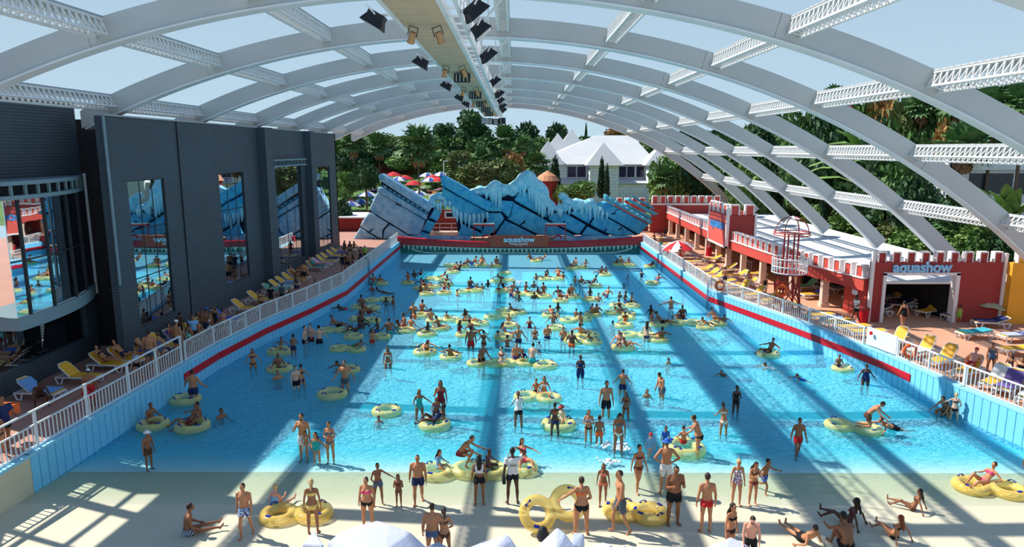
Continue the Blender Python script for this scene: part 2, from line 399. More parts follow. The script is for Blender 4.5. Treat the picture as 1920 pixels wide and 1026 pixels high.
# far hills, distance haze put into their blue-grey colour
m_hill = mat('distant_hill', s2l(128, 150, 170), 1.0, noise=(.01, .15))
def hill(x0, x1, y, h, ph, label):
    mb = MB(); n = 40; top = []; bot = []
    for i in range(n + 1):
        t = i / n; x = x0 + (x1 - x0) * t
        z = h * (math.sin(PI * t) ** .6) * (.75 + .25 * math.sin(5 * t * PI + ph) * math.cos(2.3 * t * PI))
        top.append((x, y + 60, max(z, .5) + 4)); bot.append((x, y, -5))
    back = [(x, y + 200, -5) for x, _, _ in bot]
    k = n + 1; mb.v = bot + top + back
    for i in range(n):
        mb.f += [[i, i + 1, k + i + 1, k + i], [k + i, k + i + 1, 2 * k + i + 1, 2 * k + i]]; mb.m += [0, 0]
    mb.build('hill', m_hill, kind='structure', smooth=True, label=label)
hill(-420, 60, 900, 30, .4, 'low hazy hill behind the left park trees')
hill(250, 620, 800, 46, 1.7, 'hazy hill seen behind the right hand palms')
# ------------------------------------------------------------------ roof arches
ACX, ACZ, ART, ARB = -2.35, -25.85, 43.65, 42.75
AY = [34.9 + 9.5 * (n - 2) for n in range(9)]
def arc_pt(th, r): return ACX + r * math.sin(th), ACZ + r * math.cos(th)
T0, T1 = math.asin((-21.25 - ACX) / 43.2), math.asin((28.6 - ACX) / 43.2)
mb = MB(); N = 72; w = .22; rs = []
for i in range(N + 1):
    th = T0 + (T1 - T0) * i / N
    (xa, za), (xb, zb) = arc_pt(th, ARB), arc_pt(th, ART)
    if i == 0: xb = xa = -21.25; 
    rs.append([(xa, -w, za), (xa, w, za), (xb, w, zb), (xb, -w, zb)])
mb.rings(rs); arch_me = mb.mesh('arch', m_arch)
mb = MB(); rs = []
for i in range(N + 1):
    th = T0 + (T1 - T0) * i / N
    (xa, za), (xb, zb) = arc_pt(th, ARB - .07), arc_pt(th, ARB + .003)
    rs.append([(xa, -.3, za), (xa, .3, za), (xb, .3, zb), (xb, -.3, zb)])
flange_me = mb.rings(rs).mesh('bottom_flange', m_white)
mb = MB()
for th in (-16.9, 15.4, 31.6):
    (xa, za), (xb, zb) = arc_pt(R(th), ARB + .02), arc_pt(R(th), ART - .02)
    for s in (-1, 1): mb.bar((xa, s * (w + .004), za), (xb, s * (w + .004), zb), .03, .02, up=(0, 1, 0))
seam_me = mb.mesh('splice_joint', m_slat)
mb = MB(); mb.box((28.75, 0, 3.55), (1.5, .8, .3)); foot_me = mb.mesh('foot_plate', m_slat)
ORD = ['first', 'second', 'third', 'fourth', 'fifth', 'sixth', 'seventh', 'eighth', 'ninth', 'tenth', 'eleventh', 'twelfth', 'thirteenth', 'fourteenth', 'fifteenth', 'sixteenth', 'seventeenth', 'eighteenth', 'nineteenth', 'twentieth']
for n, Y in enumerate(AY):
    o = inst('roof_arch', arch_me, None, (0, Y, 0))
    tag(o, f'pale grey steel roof arch spanning the pool, {ORD[n]} from the camera', 'arch', 'roof arches over the pool')
    inst('bottom_flange', flange_me, o); inst('splice_joint', seam_me, o); inst('foot_plate', foot_me, o)
# purlin trusses (local frame: x across, y along, z outward; origin at the arch top)
TH = [-23.7, -16.2, -8.9, -3.4, 2.4, 9.3, 16.2, 23.3, 30.7, 38.6]
TL, TW, TD = 9.5 - .5, .46, .52
ch = MB().box((0, TL / 2, 0), (.075, TL, .075)).mesh('chord', m_truss)
mb = MB(); k = 26
for s in (-1, 1):
    for i in range(k):
        y0, y1 = TL * i / k, TL * (i + 1) / k; ym = (y0 + y1) / 2
        mb.bar((s * TW / 2, y0, -TD), (s * TW / 2, ym, -.04), .045); mb.bar((s * TW / 2, ym, -.04), (s * TW / 2, y1, -TD), .045)
for i in range(k):
    y0 = TL * i / k; mb.bar((-TW / 2, y0, -TD), (TW / 2, y0, -TD), .03)
lace = mb.mesh('lacing', m_truss)
slat = MB().box((0, 0, 0), (TW + .12, .355, .07)).mesh('cover_slat', m_slat)
KS = 24
mb = MB()
for i in range(KS): mb.box((0, TL * (i + .5) / KS, .06), (TW + .12, .355, .07))
slats = mb.mesh('cover_slats', m_slat)
pos_w = ['at the left eave', 'second up from the left eave', 'third up from the left eave', 'just left of the ridge', 'along the ridge', 'first right of the ridge', 'second right of the ridge', 'third right of the ridge', 'fourth right of the ridge', 'nearest the right eave']
for n in range(8):
    for j, th in enumerate(TH):
        x, z = arc_pt(R(th), ART - .12)
        t = empty('purlin_truss', (x, AY[n] + .25, z), 0, f'white lattice roof truss {pos_w[j]}, between the {ORD[n]} and {ORD[n+1]} arches', 'truss', 'lattice trusses between the roof arches')
        t.rotation_euler = (0, R(th), 0)
        for s in (-1, 1):
            inst('chord', ch, t, (s * TW / 2, 0, 0)); inst('chord', ch, t, (s * TW / 2, 0, -TD))
        tag(inst('lacing', lace, t), kind='stuff')
        if n < 2 and j in (0, 1, 2, 5, 6, 7):
            for i in range(KS): inst('cover_slat', slat, t, (0, TL * (i + .5) / KS, .06))
        else: tag(inst('cover_slats', slats, t), kind='stuff')

# ------------------------------------------------------------------ lighting gantry under the ridge
GX0, GX1, GZ, GY0, GY1 = -3.45, -1.95, 15.35, 12.0, 83.0
g = empty('lighting_gantry', (0, 0, 0), 0, 'long timber-decked lighting gantry hung under the roof ridge', 'gantry')
pl = MB().box((0, 0, 0), (GX1 - GX0 - .1, .225, .06)).mesh('plank', m_wood)
y = GY0; cnt = 0; rest = MB()
while y < GY1:
    if y < 46: inst('plank', pl, g, ((GX0 + GX1) / 2, y, GZ + random.uniform(-.012, .012)), (0, 0, random.uniform(-.012, .012)))
    else: rest.box(((GX0 + GX1) / 2, y, GZ), (GX1 - GX0 - .1, .22, .06))
    y += .25
rest.build('far_planks', m_wood, g, kind='stuff')
mb = MB()
mb.bbox((GX0 - .06, GY0, GZ - .06), (GX0 + .06, GY1, GZ + .16)); mb.build('edge_beam', m_white, g)
mb = MB(); mb.bbox((GX1 - .06, GY0, GZ - .06), (GX1 + .08, GY1, GZ + .16)); mb.build('edge_beam', m_white, g)
for xs in (GX0, GX1 + .35):
    mb = MB(); yy = GY0
    mb.bar((xs, GY0, GZ + 1.05), (xs, GY1, GZ + 1.05), .06); mb.bar((xs, GY0, GZ + .6), (xs, GY1, GZ + .6), .035)
    while yy < GY1:
        mb.bar((xs, yy, GZ), (xs, yy, GZ + 1.05), .045); mb.bar((xs, yy, GZ), (xs, yy + 1.2, GZ + 1.05), .03)
        yy += 1.2
    mb.build('guard_rail', m_white, g)
mb = MB(); yy = GY0 + .4
while yy < GY1: mb.bar((GX1, yy, GZ - .02), (GX1 + .42, yy, GZ - .02), .06); yy += 1.2
mb.bar((GX1 + .4, GY0, GZ), (GX1 + .4, GY1, GZ), .08); mb.build('outrigger', m_white, g)
for n, Y in enumerate(AY):
    if not GY0 < Y < GY1 + 1: continue
    mb = MB()
    for xs in (GX0, GX1 + .35):
        mb.bar((xs, Y, GZ + .1), (xs, Y, arc_pt(math.asin((xs - ACX) / ARB), ARB)[1]), .07)
    x5, z5 = arc_pt(R(2.4), ARB)
    mb.bar((GX1 + .35, Y + .3, GZ + .1), (x5 + .3, Y - .4, z5), .06); mb.bar((x5 - .35, Y - .5, z5), (x5 - .35, Y - .5, GZ + .4), .05)
    tag(mb.build('hanger', m_white, g), kind='stuff')
# lamps and loudspeakers on the gantry
flood = MB(); flood.box((0, 0, 0), (.16, .42, .5)); flood.rings([[(.08, -.22, -.26), (.08, .22, -.26), (.08, .22, .26), (.08, -.22, .26)], [(.3, -.3, -.34), (.3, .3, -.34), (.3, .3, .34), (.3, -.3, .34)]])
flood_me = flood.mesh('housing', m_black)
lens_me = MB().box((.305, 0, 0), (.02, .54, .6)).mesh('lens', mat('lamp_glass', (.55, .57, .55), .15))
br_me = MB().tube([(0, -.28, 0), (-.1, -.28, .3), (-.1, .28, .3), (0, .28, 0)], .025, 6).mesh('bracket', m_white)
def floodlight(x, y, z, rz, rx, label, s=1.0):
    t = empty('floodlight', (x, y, z), rz, label, 'floodlight', 'floodlights along the gantry'); t.rotation_euler = (0, rx, rz); t.scale = (s, s, s)
    inst('housing', flood_me, t); inst('lens', lens_me, t); inst('bracket', br_me, t)
    a_ = MB().bar(Vector((x, y, z)), Vector((GX0 if x < -2.7 else GX1 + .42, y, GZ)), .06).build('arm', m_white, None); a_.parent = t; a_.matrix_parent_inverse = (Matrix.Translation((x, y, z)) @ Euler((0, rx, rz)).to_matrix().to_4x4() @ Matrix.Diagonal((s, s, s, 1))).inverted()
for i, y in enumerate((20.6, 30.5, 41.5, 51.0, 58.0)):
    floodlight(GX0 - .45, y, GZ - .05, PI, R(60), f'black floodlight on the left edge of the gantry, {ORD[i]} from the camera')
for i, y in enumerate((20.3, 23.6, 29.7, 41.0, 50.0, 57.0, 64.0, 71.0)):
    floodlight(GX1 + .75, y, GZ + .15, 0 if i % 2 else R(20), R(50), f'black floodlight on the right edge of the gantry, {ORD[i]} from the camera')
spot = MB(); spot.tube([(0, 0, 0), (0, 0, -.28), (0, 0, -.42)], [.12, .13, .16], 14); spot_me = spot.mesh('can', mat('spot_bronze', s2l(176, 140, 100), .35, .6), smooth=False)
sl_me = MB().tube([(0, 0, -.425), (0, 0, -.43)], [.14, .14], 14).mesh('lens', m_black)
yk = MB().tube([(-.17, 0, -.15), (-.17, 0, .2), (.17, 0, .2), (.17, 0, -.15)], .022, 6).mesh('yoke', m_black)
k = 0
for y in (21.9, 32.0, 43.0, 54.0):
    for s, nm in ((-.38, 'left'), (.38, 'right')):
        t = empty('spotlight', ((GX0 + GX1) / 2 + s, y, GZ - .28), 0, f'bronze can spotlight under the gantry planks, {nm} one of the {ORD[k]} pair', 'spotlight', 'can spotlights under the gantry')
        t.scale = (.8, .8, .8); t.rotation_euler = (R(25) * (1 if y < 40 else .6), R(18) * (1 if s < 0 else -1), 0)
        inst('can', spot_me, t); inst('lens', sl_me, t); inst('yoke', yk, t)
    k += 1
for i, y in enumerate((35.5, 47.0, 56.0, 64.0, 72.0)):
    mb = MB(); mb.box((0, 0, 0), (.8, .3, .42)); o = mb.build('line_light', m_black, loc=((GX0 + GX1) / 2 + .1, y, GZ - .3), label=f'black louvred light box hung under the gantry, {ORD[i]} from the camera', cat='light', group='light boxes under the gantry')
    mb = MB()
    for q in range(4): mb.box((-.28 + .18 * q, -.16, 0), (.06, .04, .34))
    tag(mb.build('louvre', m_slat, o), kind='stuff')
    for q in (-.3, .3): MB().bar((q, 0, .2), (q, 0, .3), .04).build('hanger', m_white, o)
for i, (dx, y, dz) in enumerate([(-.9, 82.4, -.5), (-.2, 82.8, -.5), (.5, 83.1, -.55), (1.25, 82.6, -.45)]):
    o = MB().box((0, 0, 0), (.62, .5, .7), .2 * i).build('loudspeaker', m_black, loc=((GX0 + GX1) / 2 + dx, y, GZ + dz - .1), label=f'black loudspeaker clustered at the far end of the gantry, {ORD[i]} from the left', cat='speaker', group='loudspeakers at the gantry end')
    MB().box((0, -.26, 0), (.5, .03, .58), .2 * i).build('grille', m_slat, o)
    MB().bar((0, 0, .3), (0, 0, .9), .05).build('bracket', m_white, o)

# ------------------------------------------------------------------ dark clad building on the left
BX, BT, BY0, BY1 = -18.9, 13.1, 32.4, 74.3
bld = empty('clad_building', (0, 0, 0), 0, 'long dark corrugated-clad building with tall mirrored windows beside the pool', 'building')
def holed_x(mb, x, t, y0, y1, z0, z1, holes):
    yc = sorted(set([y0, y1] + [h[0] for h in holes] + [h[1] for h in holes])); zc = sorted(set([z0, z1] + [h[2] for h in holes] + [h[3] for h in holes]))
    for a, b_ in zip(yc, yc[1:]):
        for c, d in zip(zc, zc[1:]):
            ym, zm = (a + b_) / 2, (c + d) / 2
            if any(h[0] < ym < h[1] and h[2] < zm < h[3] for h in holes): continue
            mb.bbox((x - t, a, c), (x, b_, d))
WIN = [(34.0, 37.6, 2.7, 10.05, 3, 3), (44.6, 48.7, 2.7, 10.05, 3, 3), (53.6, 61.9, 2.1, 10.3, 4, 1), (65.2, 71.4, 2.0, 9.9, 4, 2)]
mb = MB(); holed_x(mb, BX, .35, BY0, BY1, DZ, BT, [wn_[:4] for wn_ in WIN]); mb.build('front_wall', m_clad, bld)
mb = MB(); mb.bbox((-42, BY1 - .3, DZ), (BX - .0, BY1, BT)); mb.bbox((-42, BY0 + 5, BT - .25), (BX - .36, BY1 - .3, BT - .05)); mb.build('end_wall', m_clad, bld)
mb = MB(); mb.bbox((BX - .02, BY0 + .1, BT), (BX + .06, BY1, BT + .08)); mb.build('parapet_flashing', m_slat, bld)
for a, b_ in ((50.7, 53.4), (62.2, 64.6)):
    MB().bbox((BX, a + 1.0, DZ), (BX + .6, b_, BT + .05)).build('pilaster', m_clad, bld)
MB().bbox((BX, 39.4, DZ), (BX + .05, 39.47, BT)).build('panel_seam', m_dark, bld)
m_frame = mat('window_frame_dark', (.02, .024, .03), .4)
m_frame_l = mat('window_frame_grey', s2l(125, 150, 160), .45, noise=(2, .1))
def pane(par, lo, hi, m=m_glass): MB().bbox(lo, hi).build('pane', m, par)
for i, (a, b_, c, d, nc, nr) in enumerate(WIN):
    wf = MB(); X = BX - .12
    for yy in (a, b_): wf.box((X, yy, (c + d) / 2), (.12, .08, d - c))
    for zz in (c, d): wf.box((X, (a + b_) / 2, zz), (.14, b_ - a, .1))
    fr_ = wf.build('window_frame', m_frame, bld)
    for q in range(nc):
        for r_ in range(nr):
            ya, yb = a + (b_ - a) * q / nc, a + (b_ - a) * (q + 1) / nc; za, zb = c + (d - c) * r_ / nr, c + (d - c) * (r_ + 1) / nr
            pane(fr_, (X + .01, ya + .03, za + .03), (X + .035, yb - .03, zb - .03))
    MB().bbox((X - .3, a, c), (X - .14, b_, d)).build('blind_back', m_dark, fr_)
    mb = MB()
    for q in range(1, nc): mb.box((X, a + (b_ - a) * q / nc, (c + d) / 2), (.1, .045, d - c))
    for q in range(1, nr): mb.box((X, (a + b_) / 2, c + (d - c) * q / nr), (.1, b_ - a, .05))
    mb.build('mullion', m_frame, fr_)
    if i == 2:
        mb = MB()
        for zz in (d - .05, d + .42): mb.box((BX + .25, (a + b_) / 2, zz), (.5, b_ - a + .3, .12))
        for q in range(10): mb.box((BX + .25, a + (b_ - a) * q / 9, d + .2), (.3, .06, .4))
        mb.build('header_rail', m_frame_l, bld)
# near section, set back, with the curved bay
near = empty('clad_hall', (0, 0, 0), 0, 'set-back dark corrugated hall with a bulging glazed bay at the left frame edge', 'building')
NX, NY0, NY1, NT = -21.35, 26.6, 34.4, 13.8
mb = MB(); holed_x(mb, NX, .35, NY0, NY1, DZ, NT, [(27.0, 33.6, 2.3, 4.3), (27.2, 33.9, 4.9, 9.9)]); mb.build('front_wall', m_clad, near)
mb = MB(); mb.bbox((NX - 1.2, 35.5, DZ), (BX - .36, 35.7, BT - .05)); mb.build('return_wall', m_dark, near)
mb = MB(); mb.bbox((-24.5, NY0, NT - .3), (NX - .36, NY1, NT - .1)); mb.bbox((-24.5, NY0, DZ), (NX - .36, NY0 + .3, NT - .3)); mb.bbox((-24.5, NY1 - .3, DZ), (NX - .36, NY1, NT - .3)); mb.build('roof', m_clad, near)
mb = MB(); mb.tube([(BX + .1, BY0 - .05, 5.2), (BX + .1, BY0 - .05, BT)], .07, 8); mb.build('downpipe', m_frame_l, near)
pane(near, (NX - .2, 27.0, 2.3), (NX - .15, 30.7, 4.3), m_glass); pane(near, (NX - .2, 30.75, 2.3), (NX - .15, 33.6, 4.3), m_glass)
MB().bbox((NX - .35, 27.0, 2.3), (NX - .3, 33.6, 4.3)).build('blind_back', m_dark, near)
bay = empty('bay', (0, 0, 0)); bay.parent = near
BC, BR = (NX - 10.3, 28.2), 12.0
def bayp(Y, dr=0): 
    r_ = BR + dr; return BC[0] + math.sqrt(max(.01, r_ * r_ - (Y - BC[1]) ** 2))
yb = [26.7, 27.4, 28.9, 30.8, 32.3, 33.4, 34.1]
for a, b_ in zip(yb, yb[1:]):
    xa, xb = bayp(a), bayp(b_)
    MB().prism([(xa, a + .04, 5.0), (xb, b_ - .04, 5.0), (xb - .03, b_ - .05, 5.0), (xa - .03, a + .03, 5.0)], (0, 0, 4.6)).build('pane', m_glass, bay)
mb = MB()
for a in yb[1:]: mb.bbox((bayp(a) - .08, a - .06, 5.0), (bayp(a) + .05, a + .06, 9.7))
for a, b_ in zip(yb, yb[1:]): mb.bar((bayp(a, .03), a, 7.2), (bayp(b_, .03), b_, 7.2), .05)
mb.build('mullion', m_frame, bay)
def bayband(z0, z1, o, name, m):
    mb = MB(); ysb = [26.65 + i * (34.3 - 26.65) / 20 for i in range(21)]
    outer = [(bayp(y_, o), y_, z0) for y_ in ysb]; inner = [(NX - .5, 34.3, z0), (NX - .5, 26.65, z0)]
    mb.prism(outer + inner, (0, 0, z1 - z0)); mb.build(name, m, bay)
bayband(4.45, 4.98, .12, 'sill_band', m_frame_l); bayband(9.62, 9.78, .1, 'header_rail', m_frame_l); bayband(10.18, 10.34, .1, 'header_rail', m_frame_l)
mb = MB()
for q in range(5, 16):
    Y = 22.6 + q * .76; mb.bbox((bayp(Y) - .05, Y - .04, 9.75), (bayp(Y) + .06, Y + .04, 10.2))
tag(mb.build('header_post', m_frame_l, bay), kind='stuff')
mb = MB(); mb.tube([(bayp(34.2) + .1, 34.3, 4.4), (bayp(34.2) + .1, 34.3, 10.4)], .07, 6); mb.build('downpipe', m_white, bay)
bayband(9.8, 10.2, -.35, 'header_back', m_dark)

# unseen braced portal and fascia, added to pattern the sunlight on the beach
por = empty('shade_portal', (0, 0, 0), 0, 'dark braced steel portal with a deep fascia continuing the hall past the frame', 'portal')
MB().bbox((NX - .6, 8, 11.6), (NX, NY0 - .05, 14.4)).build('fascia', m_clad, por)
for y in (8.5, 13.2, 16.4, 19.6, 21.9, 24.2, 26.4):
    MB().bar((NX - .3, y, DZ), (NX - .3, y, 11.7), .35 if y != 21.9 else .18).build('post', m_frame, por)
for (y0, z0, y1, z1) in ((19.6, 1.4, 26.4, 8.6), (19.6, 9.2, 26.4, 3.0), (13.2, 2.0, 19.6, 11), (13.2, 11, 19.6, 3.5)):
    MB().bar((NX - .3, y0, z0), (NX - .3, y1, z1), .16).build('brace', m_frame, por)
for z in (3.3, 5.6, 8.4, 10.2): MB().bar((NX - .3, 8.5, z), (NX - .3, 26.4, z), .14 if z != 5.6 else .3).build('rail', m_frame, por)
# ------------------------------------------------------------------ toothed end wall
m_green = mat('dragon_green', s2l(52, 128, 116), .55, noise=(.8, .35), col2=s2l(38, 98, 92))
m_tooth = mat('tooth_white', s2l(225, 224, 208), .5, noise=(3, .08))
m_maroon = mat('hull_maroon', s2l(176, 50, 52), .5, noise=(1, .2))
EY = 77.0
ew = empty('end_wall', (0, 0, 0), 0, 'green hull-shaped end wall of the pool with white teeth under a maroon rim', 'pool wall')
def sag(x, e, m): return m + (e - m) * (abs(x - .5) / 13.8) ** 2.2
N = 46; xs = [-13.3 + 27.8 * i / N for i in range(N + 1)]
mb = MB(); mb.prism([(x, EY + .35, -2) for x in (xs[0], xs[-1])] + [(x, EY + .35, sag(x, 1.45, .95)) for x in xs[::-1]], (0, .5, 0)); mb.build('hull', m_green, ew)
mb = MB()
for a, b_ in zip(xs, xs[1:]):
    mb.prism([(a, EY - .12, sag(a, 1.05, .72)), (b_, EY - .12, sag(b_, 1.05, .72)), (b_, EY - .12, sag(b_, 1.85, 1.22)), (a, EY - .12, sag(a, 1.85, 1.22))], (0, .5, 0))
mb.build('rim', m_maroon, ew)
mb = MB()
for a, b_ in zip(xs, xs[1:]): mb.prism([(a, EY - .2, sag(a, 1.83, 1.2)), (b_, EY - .2, sag(b_, 1.83, 1.2)), (b_, EY - .2, sag(b_, 1.95, 1.3)), (a, EY - .2, sag(a, 1.95, 1.3))], (0, .66, 0))
mb.build('rim_edge', m_band, ew)
tm = MB().prism([(-.14, 0, 0), (.14, 0, 0), (0.0, 0, -.46)], (0, .12, 0)).mesh('tooth', m_tooth)
for i in range(56):
    x = -12.9 + 27.0 * i / 55; inst('tooth', tm, ew, (x, EY + .22, sag(x, 1.04, .52)), (0, 0, 0), (1, 1, .85 + .2 * ((i * 7) % 3)))
mb = MB()
for a, b_ in zip(xs, xs[1:]): mb.prism([(a, EY + .2, sag(a, 1.05, .5)), (b_, EY + .2, sag(b_, 1.05, .5)), (b_, EY + .2, sag(b_, 1.12, .58)), (a, EY + .2, sag(a, 1.12, .58))], (0, .16, 0))
mb.build('gum_line', m_tooth, ew)
wl = [(-11.6, .55), (-11.0, .25), (-10.2, .1), (-9, .04), (9.5, .04), (11.5, .12), (12.6, .34), (13.3, .7)]
MB().tube([(x, EY + .3, z) for x, z in wl], .06, 6).build('water_line_rail', m_white, ew)
# painted trough behind the rim
MB().bbox((-12.6, 78.3, 1.3), (-5.0, 79.3, 1.75)).build('blue_trough', mat('trough_blue', s2l(40, 110, 180), .4, noise=(.6, .4), col2=s2l(190, 225, 235)), ew)
MB().bbox((4.4, 78.3, 1.3), (13.4, 79.3, 1.75)).build('blue_trough', MATS['trough_blue'], ew)
# sign board
sb = MB().bbox((-2.75, EY - .3, .85), (3.75, EY - .18, 2.08)).build('sign_board', mat('sign_brown', s2l(168, 74, 52), .55, noise=(.5, .15)), label='brown red sign board in the middle of the toothed end wall', cat='sign')
m_lett = mat('letter_pale_blue', s2l(176, 222, 240), .5); m_lettw = mat('letter_white', (.8, .8, .8), .5)
def text(name, body, loc, size, m, parent, rot=(PI / 2, 0, 0), ext=.02, sx=1.0, bold=.0):
    c = bpy.data.curves.new(name, 'FONT'); c.body = body; c.size = size; c.extrude = ext; c.align_x = 'CENTER'; c.align_y = 'CENTER'; c.offset = bold
    c.materials.append(m); o = bpy.data.objects.new(name, c); COL.objects.link(o); o.location = loc; o.rotation_euler = rot; o.scale = (sx, 1, 1)
    me = bpy.data.meshes.new_from_object(o.evaluated_get(bpy.context.evaluated_depsgraph_get())); me.name = name
    bpy.data.objects.remove(o); o = inst(name, me, parent, loc, rot, (sx, 1, 1))
    return o
text('lettering', 'aquashow', (.5, EY - .33, 1.62), .82, m_lett, sb, sx=1.05, bold=.02)
text('lettering', 'PARK HOTEL', (.5, EY - .33, 1.13), .26, m_lettw, sb, sx=1.3, bold=.005)
text('lettering', '* * * *', (.5, EY - .33, .9), .3, m_lettw, sb)
# shade frames on either side of the sign
for i, (x0, x1) in enumerate(((-4.6, -2.3), (3.5, 5.75))):
    t = empty('shade_frame', ((x0 + x1) / 2, 78.0, 1.3), 0, f'red topped steel shade frame on the end wall {"left" if i == 0 else "right"} of the sign', 'frame')
    w_ = x1 - x0
    MB().bbox((-w_ / 2, -.45, 1.75), (w_ / 2, .45, 1.95)).build('canopy', m_band, t); MB().bbox((-w_ / 2 - .02, -.47, 1.95), (w_ / 2 + .02, .47, 2.03)).build('canopy_top', m_tooth, t)
    for sx_ in (-1, 1): MB().bbox((sx_ * w_ / 2 - .05, -.05, 0), (sx_ * w_ / 2 + .05, .05, 1.75)).build('post', m_maroon, t)
    MB().tube([(w_ * .1 + .38 * math.cos(a), -.5, .35 + .38 * math.sin(a)) for a in [PI * k / 8 for k in range(9)]], .09, 6).build('hoop', m_band, t)

# ------------------------------------------------------------------ blue rock and ruin scenery behind the pool
m_stone = mat('blue_stone', s2l(96, 192, 220), .75, noise=(1.6, .5), col2=s2l(40, 152, 206), bump=(2.5, .5, .12))
m_stone_l = mat('grey_blue_stone', s2l(172, 204, 220), .75, noise=(1.6, .5), col2=s2l(104, 168, 206), bump=(2.5, .5, .12))
m_beam_r = mat('teal_beam', s2l(96, 190, 212), .7, noise=(.8, .4), bump=(3, .4, .08))
m_groove = mat('groove_navy', s2l(12, 34, 62), .9, noise=(1, .3))
m_ice = mat('ice_blue', s2l(190, 232, 238), .55, noise=(2.0, .55), col2=s2l(92, 194, 226), bump=(3, .4, .1))
rock = empty('rock_scenery', (0, 80, 1.3), 0, 'big turquoise stage rock of tilted ruin slabs and ice behind the end wall', 'scenery')
def P(ox, oy, pts, Y=80.0):
    return [Vector((v.x, 0, v.z - 1.3)) for v in (atY(ox + x / 5.7, oy + y / 5.7, Y) for x, y in pts)]
def shrink(poly, d):
    n = len(poly); c = sum(poly, Vector()) / n; out = []
    area = sum(poly[i].x * poly[(i + 1) % n].z - poly[(i + 1) % n].x * poly[i].z for i in range(n))
    sg = 1 if area > 0 else -1
    for i in range(n):
        a, b_, e = poly[i - 1], poly[i], poly[(i + 1) % n]
        d1 = (b_ - a).normalized(); d2 = (e - b_).normalized()
        n1 = Vector((-d1.z, 0, d1.x)) * sg; n2 = Vector((-d2.z, 0, d2.x)) * sg
        m_ = (n1 + n2); m_ = m_.normalized() if m_.length > .1 else n1
        out.append(b_ + m_ * d / max(.45, m_.dot(n1)))
    return out
def stone(ox, oy, pts, m, y0=-.35, y1=.9, gap=.045, bev=.12, name='stone'):
    p = shrink(P(ox, oy, pts), gap); q = shrink(p, bev)
    # subdivide the edges a little so the outline looks hewn
    def rough(poly, k):
        out = []
        for i in range(len(poly)):
            a, b_ = poly[i], poly[(i + 1) % len(poly)]
            for t in range(k):
                v = a + (b_ - a) * t / k
                if t: v = v + Vector((math.sin(v.x * 9 + v.z * 5), 0, math.cos(v.z * 8 + v.x * 4))) * .035
                out.append(v)
        return out
    p, q = rough(p, 3), rough(q, 3)
    rs = [[v + Vector((0, y1, 0)) for v in p], [v + Vector((0, y0 + bev, 0)) for v in p], [v + Vector((0, y0, 0)) for v in q]]
    return MB().rings(rs).build(name, m, rock)
A_, B_ = (640, 300), (920, 300)
for ox, oy, pts in [(*A_, [(420, 205), (1010, 510), (870, 740), (820, 830), (135, 845), (225, 660), (315, 500), (395, 330)]),
                    (*A_, [(1085, 250), (1600, 520), (1640, 820), (1240, 820), (1200, 560), (1070, 430)]),
                    (*B_, [(-100, 330), (60, 300), (420, 250), (580, 420), (700, 520), (1120, 500), (1210, 440), (1690, 680), (1570, 815), (-120, 815)]),
                    (*A_, [(940, 590), (1050, 600), (930, 815), (830, 815)])]:
    MB().prism([v + Vector((0, .1, 0)) for v in shrink(P(ox, oy, pts), .12)], (0, .85, 0)).build('groove_backing', m_groove, rock)
LS = [[(412, 150), (445, 140), (1000, 480), (940, 552), (425, 222), (406, 190)]]
stone(*A_, LS[0], m_stone_l, -.9, 1.0, name='cornice_beam')
stone(*A_, [(395, 295), (440, 282), (935, 588), (912, 640), (385, 335)], m_stone_l, -.55, name='cornice_beam')
stone(*A_, [(385, 345), (410, 340), (905, 640), (872, 735), (822, 815), (720, 800), (330, 555), (302, 520), (312, 490)], m_stone_l)
stone(*A_, [(290, 562), (325, 560), (510, 675), (450, 745), (440, 845), (390, 830), (290, 765), (205, 705), (215, 670)], m_stone_l)
stone(*A_, [(515, 680), (715, 800), (800, 830), (445, 848), (460, 750)], m_stone_l)
stone(*A_, [(200, 718), (300, 778), (385, 835), (385, 850), (125, 850)], m_stone_l)
mb = MB(); fr = P(*A_, [(440, 262), (948, 548), (925, 590), (425, 295)]); mb.prism([v + Vector((0, -.2, 0)) for v in fr], (0, .5, 0)); mb.build('frieze', mat('frieze_slate', s2l(78, 130, 160), .8, noise=(1, .3)), rock)
dot = MB().ell((0, 0, 0), (.13, .08, .13), 8, 5).mesh('stud', m_ice)
for t in [i / 9 for i in range(10)]:
    v = P(*A_, [(478 + 430 * t, 290 + 262 * t)])[0]; inst('stud', dot, rock, (v.x, -.25, v.z))
stone(*A_, [(1000, 505), (1072, 565), (1022, 660), (935, 618)], m_stone, -.5); stone(*A_, [(925, 632), (1018, 668), (952, 780), (865, 745)], m_stone, -.5); stone(*A_, [(858, 755), (950, 788), (935, 820), (820, 820)], m_stone, -.5)
stone(*A_, [(1056, 185), (1100, 160), (1625, 462), (1575, 550), (1078, 272)], m_stone, -.9, 1.0, name='cornice_beam')
stone(*A_, [(1082, 285), (1572, 555), (1592, 600), (1515, 770), (1300, 655), (1205, 520), (1062, 430)], m_stone)
stone(*A_, [(1285, 668), (1510, 785), (1560, 820), (1240, 820)], m_stone)
for pts in ([(275, 370), (330, 300), (470, 400), (620, 560), (600, 620), (250, 432)], [(240, 447), (690, 697), (905, 812), (515, 805), (165, 628), (205, 610)], [(150, 640), (495, 812), (40, 812), (85, 740)],
            [(610, 630), (640, 560), (800, 560), (1018, 690), (945, 808), (700, 690)], [(815, 555), (1100, 500), (1098, 610), (1045, 685)], [(1105, 612), (1130, 560), (1260, 620), (1565, 805), (1300, 815), (1055, 690)],
            [(1028, 705), (1262, 815), (962, 812)], [(1140, 460), (1232, 440), (1690, 690), (1640, 740), (1580, 802), (1272, 622), (1120, 560)],
            [(-10, 560), (110, 560), (150, 625), (75, 740), (-20, 815), (-110, 815), (-100, 640)], [(-30, 420), (250, 440), (200, 630), (120, 555), (-30, 550)]):
    stone(*B_, pts, m_stone)
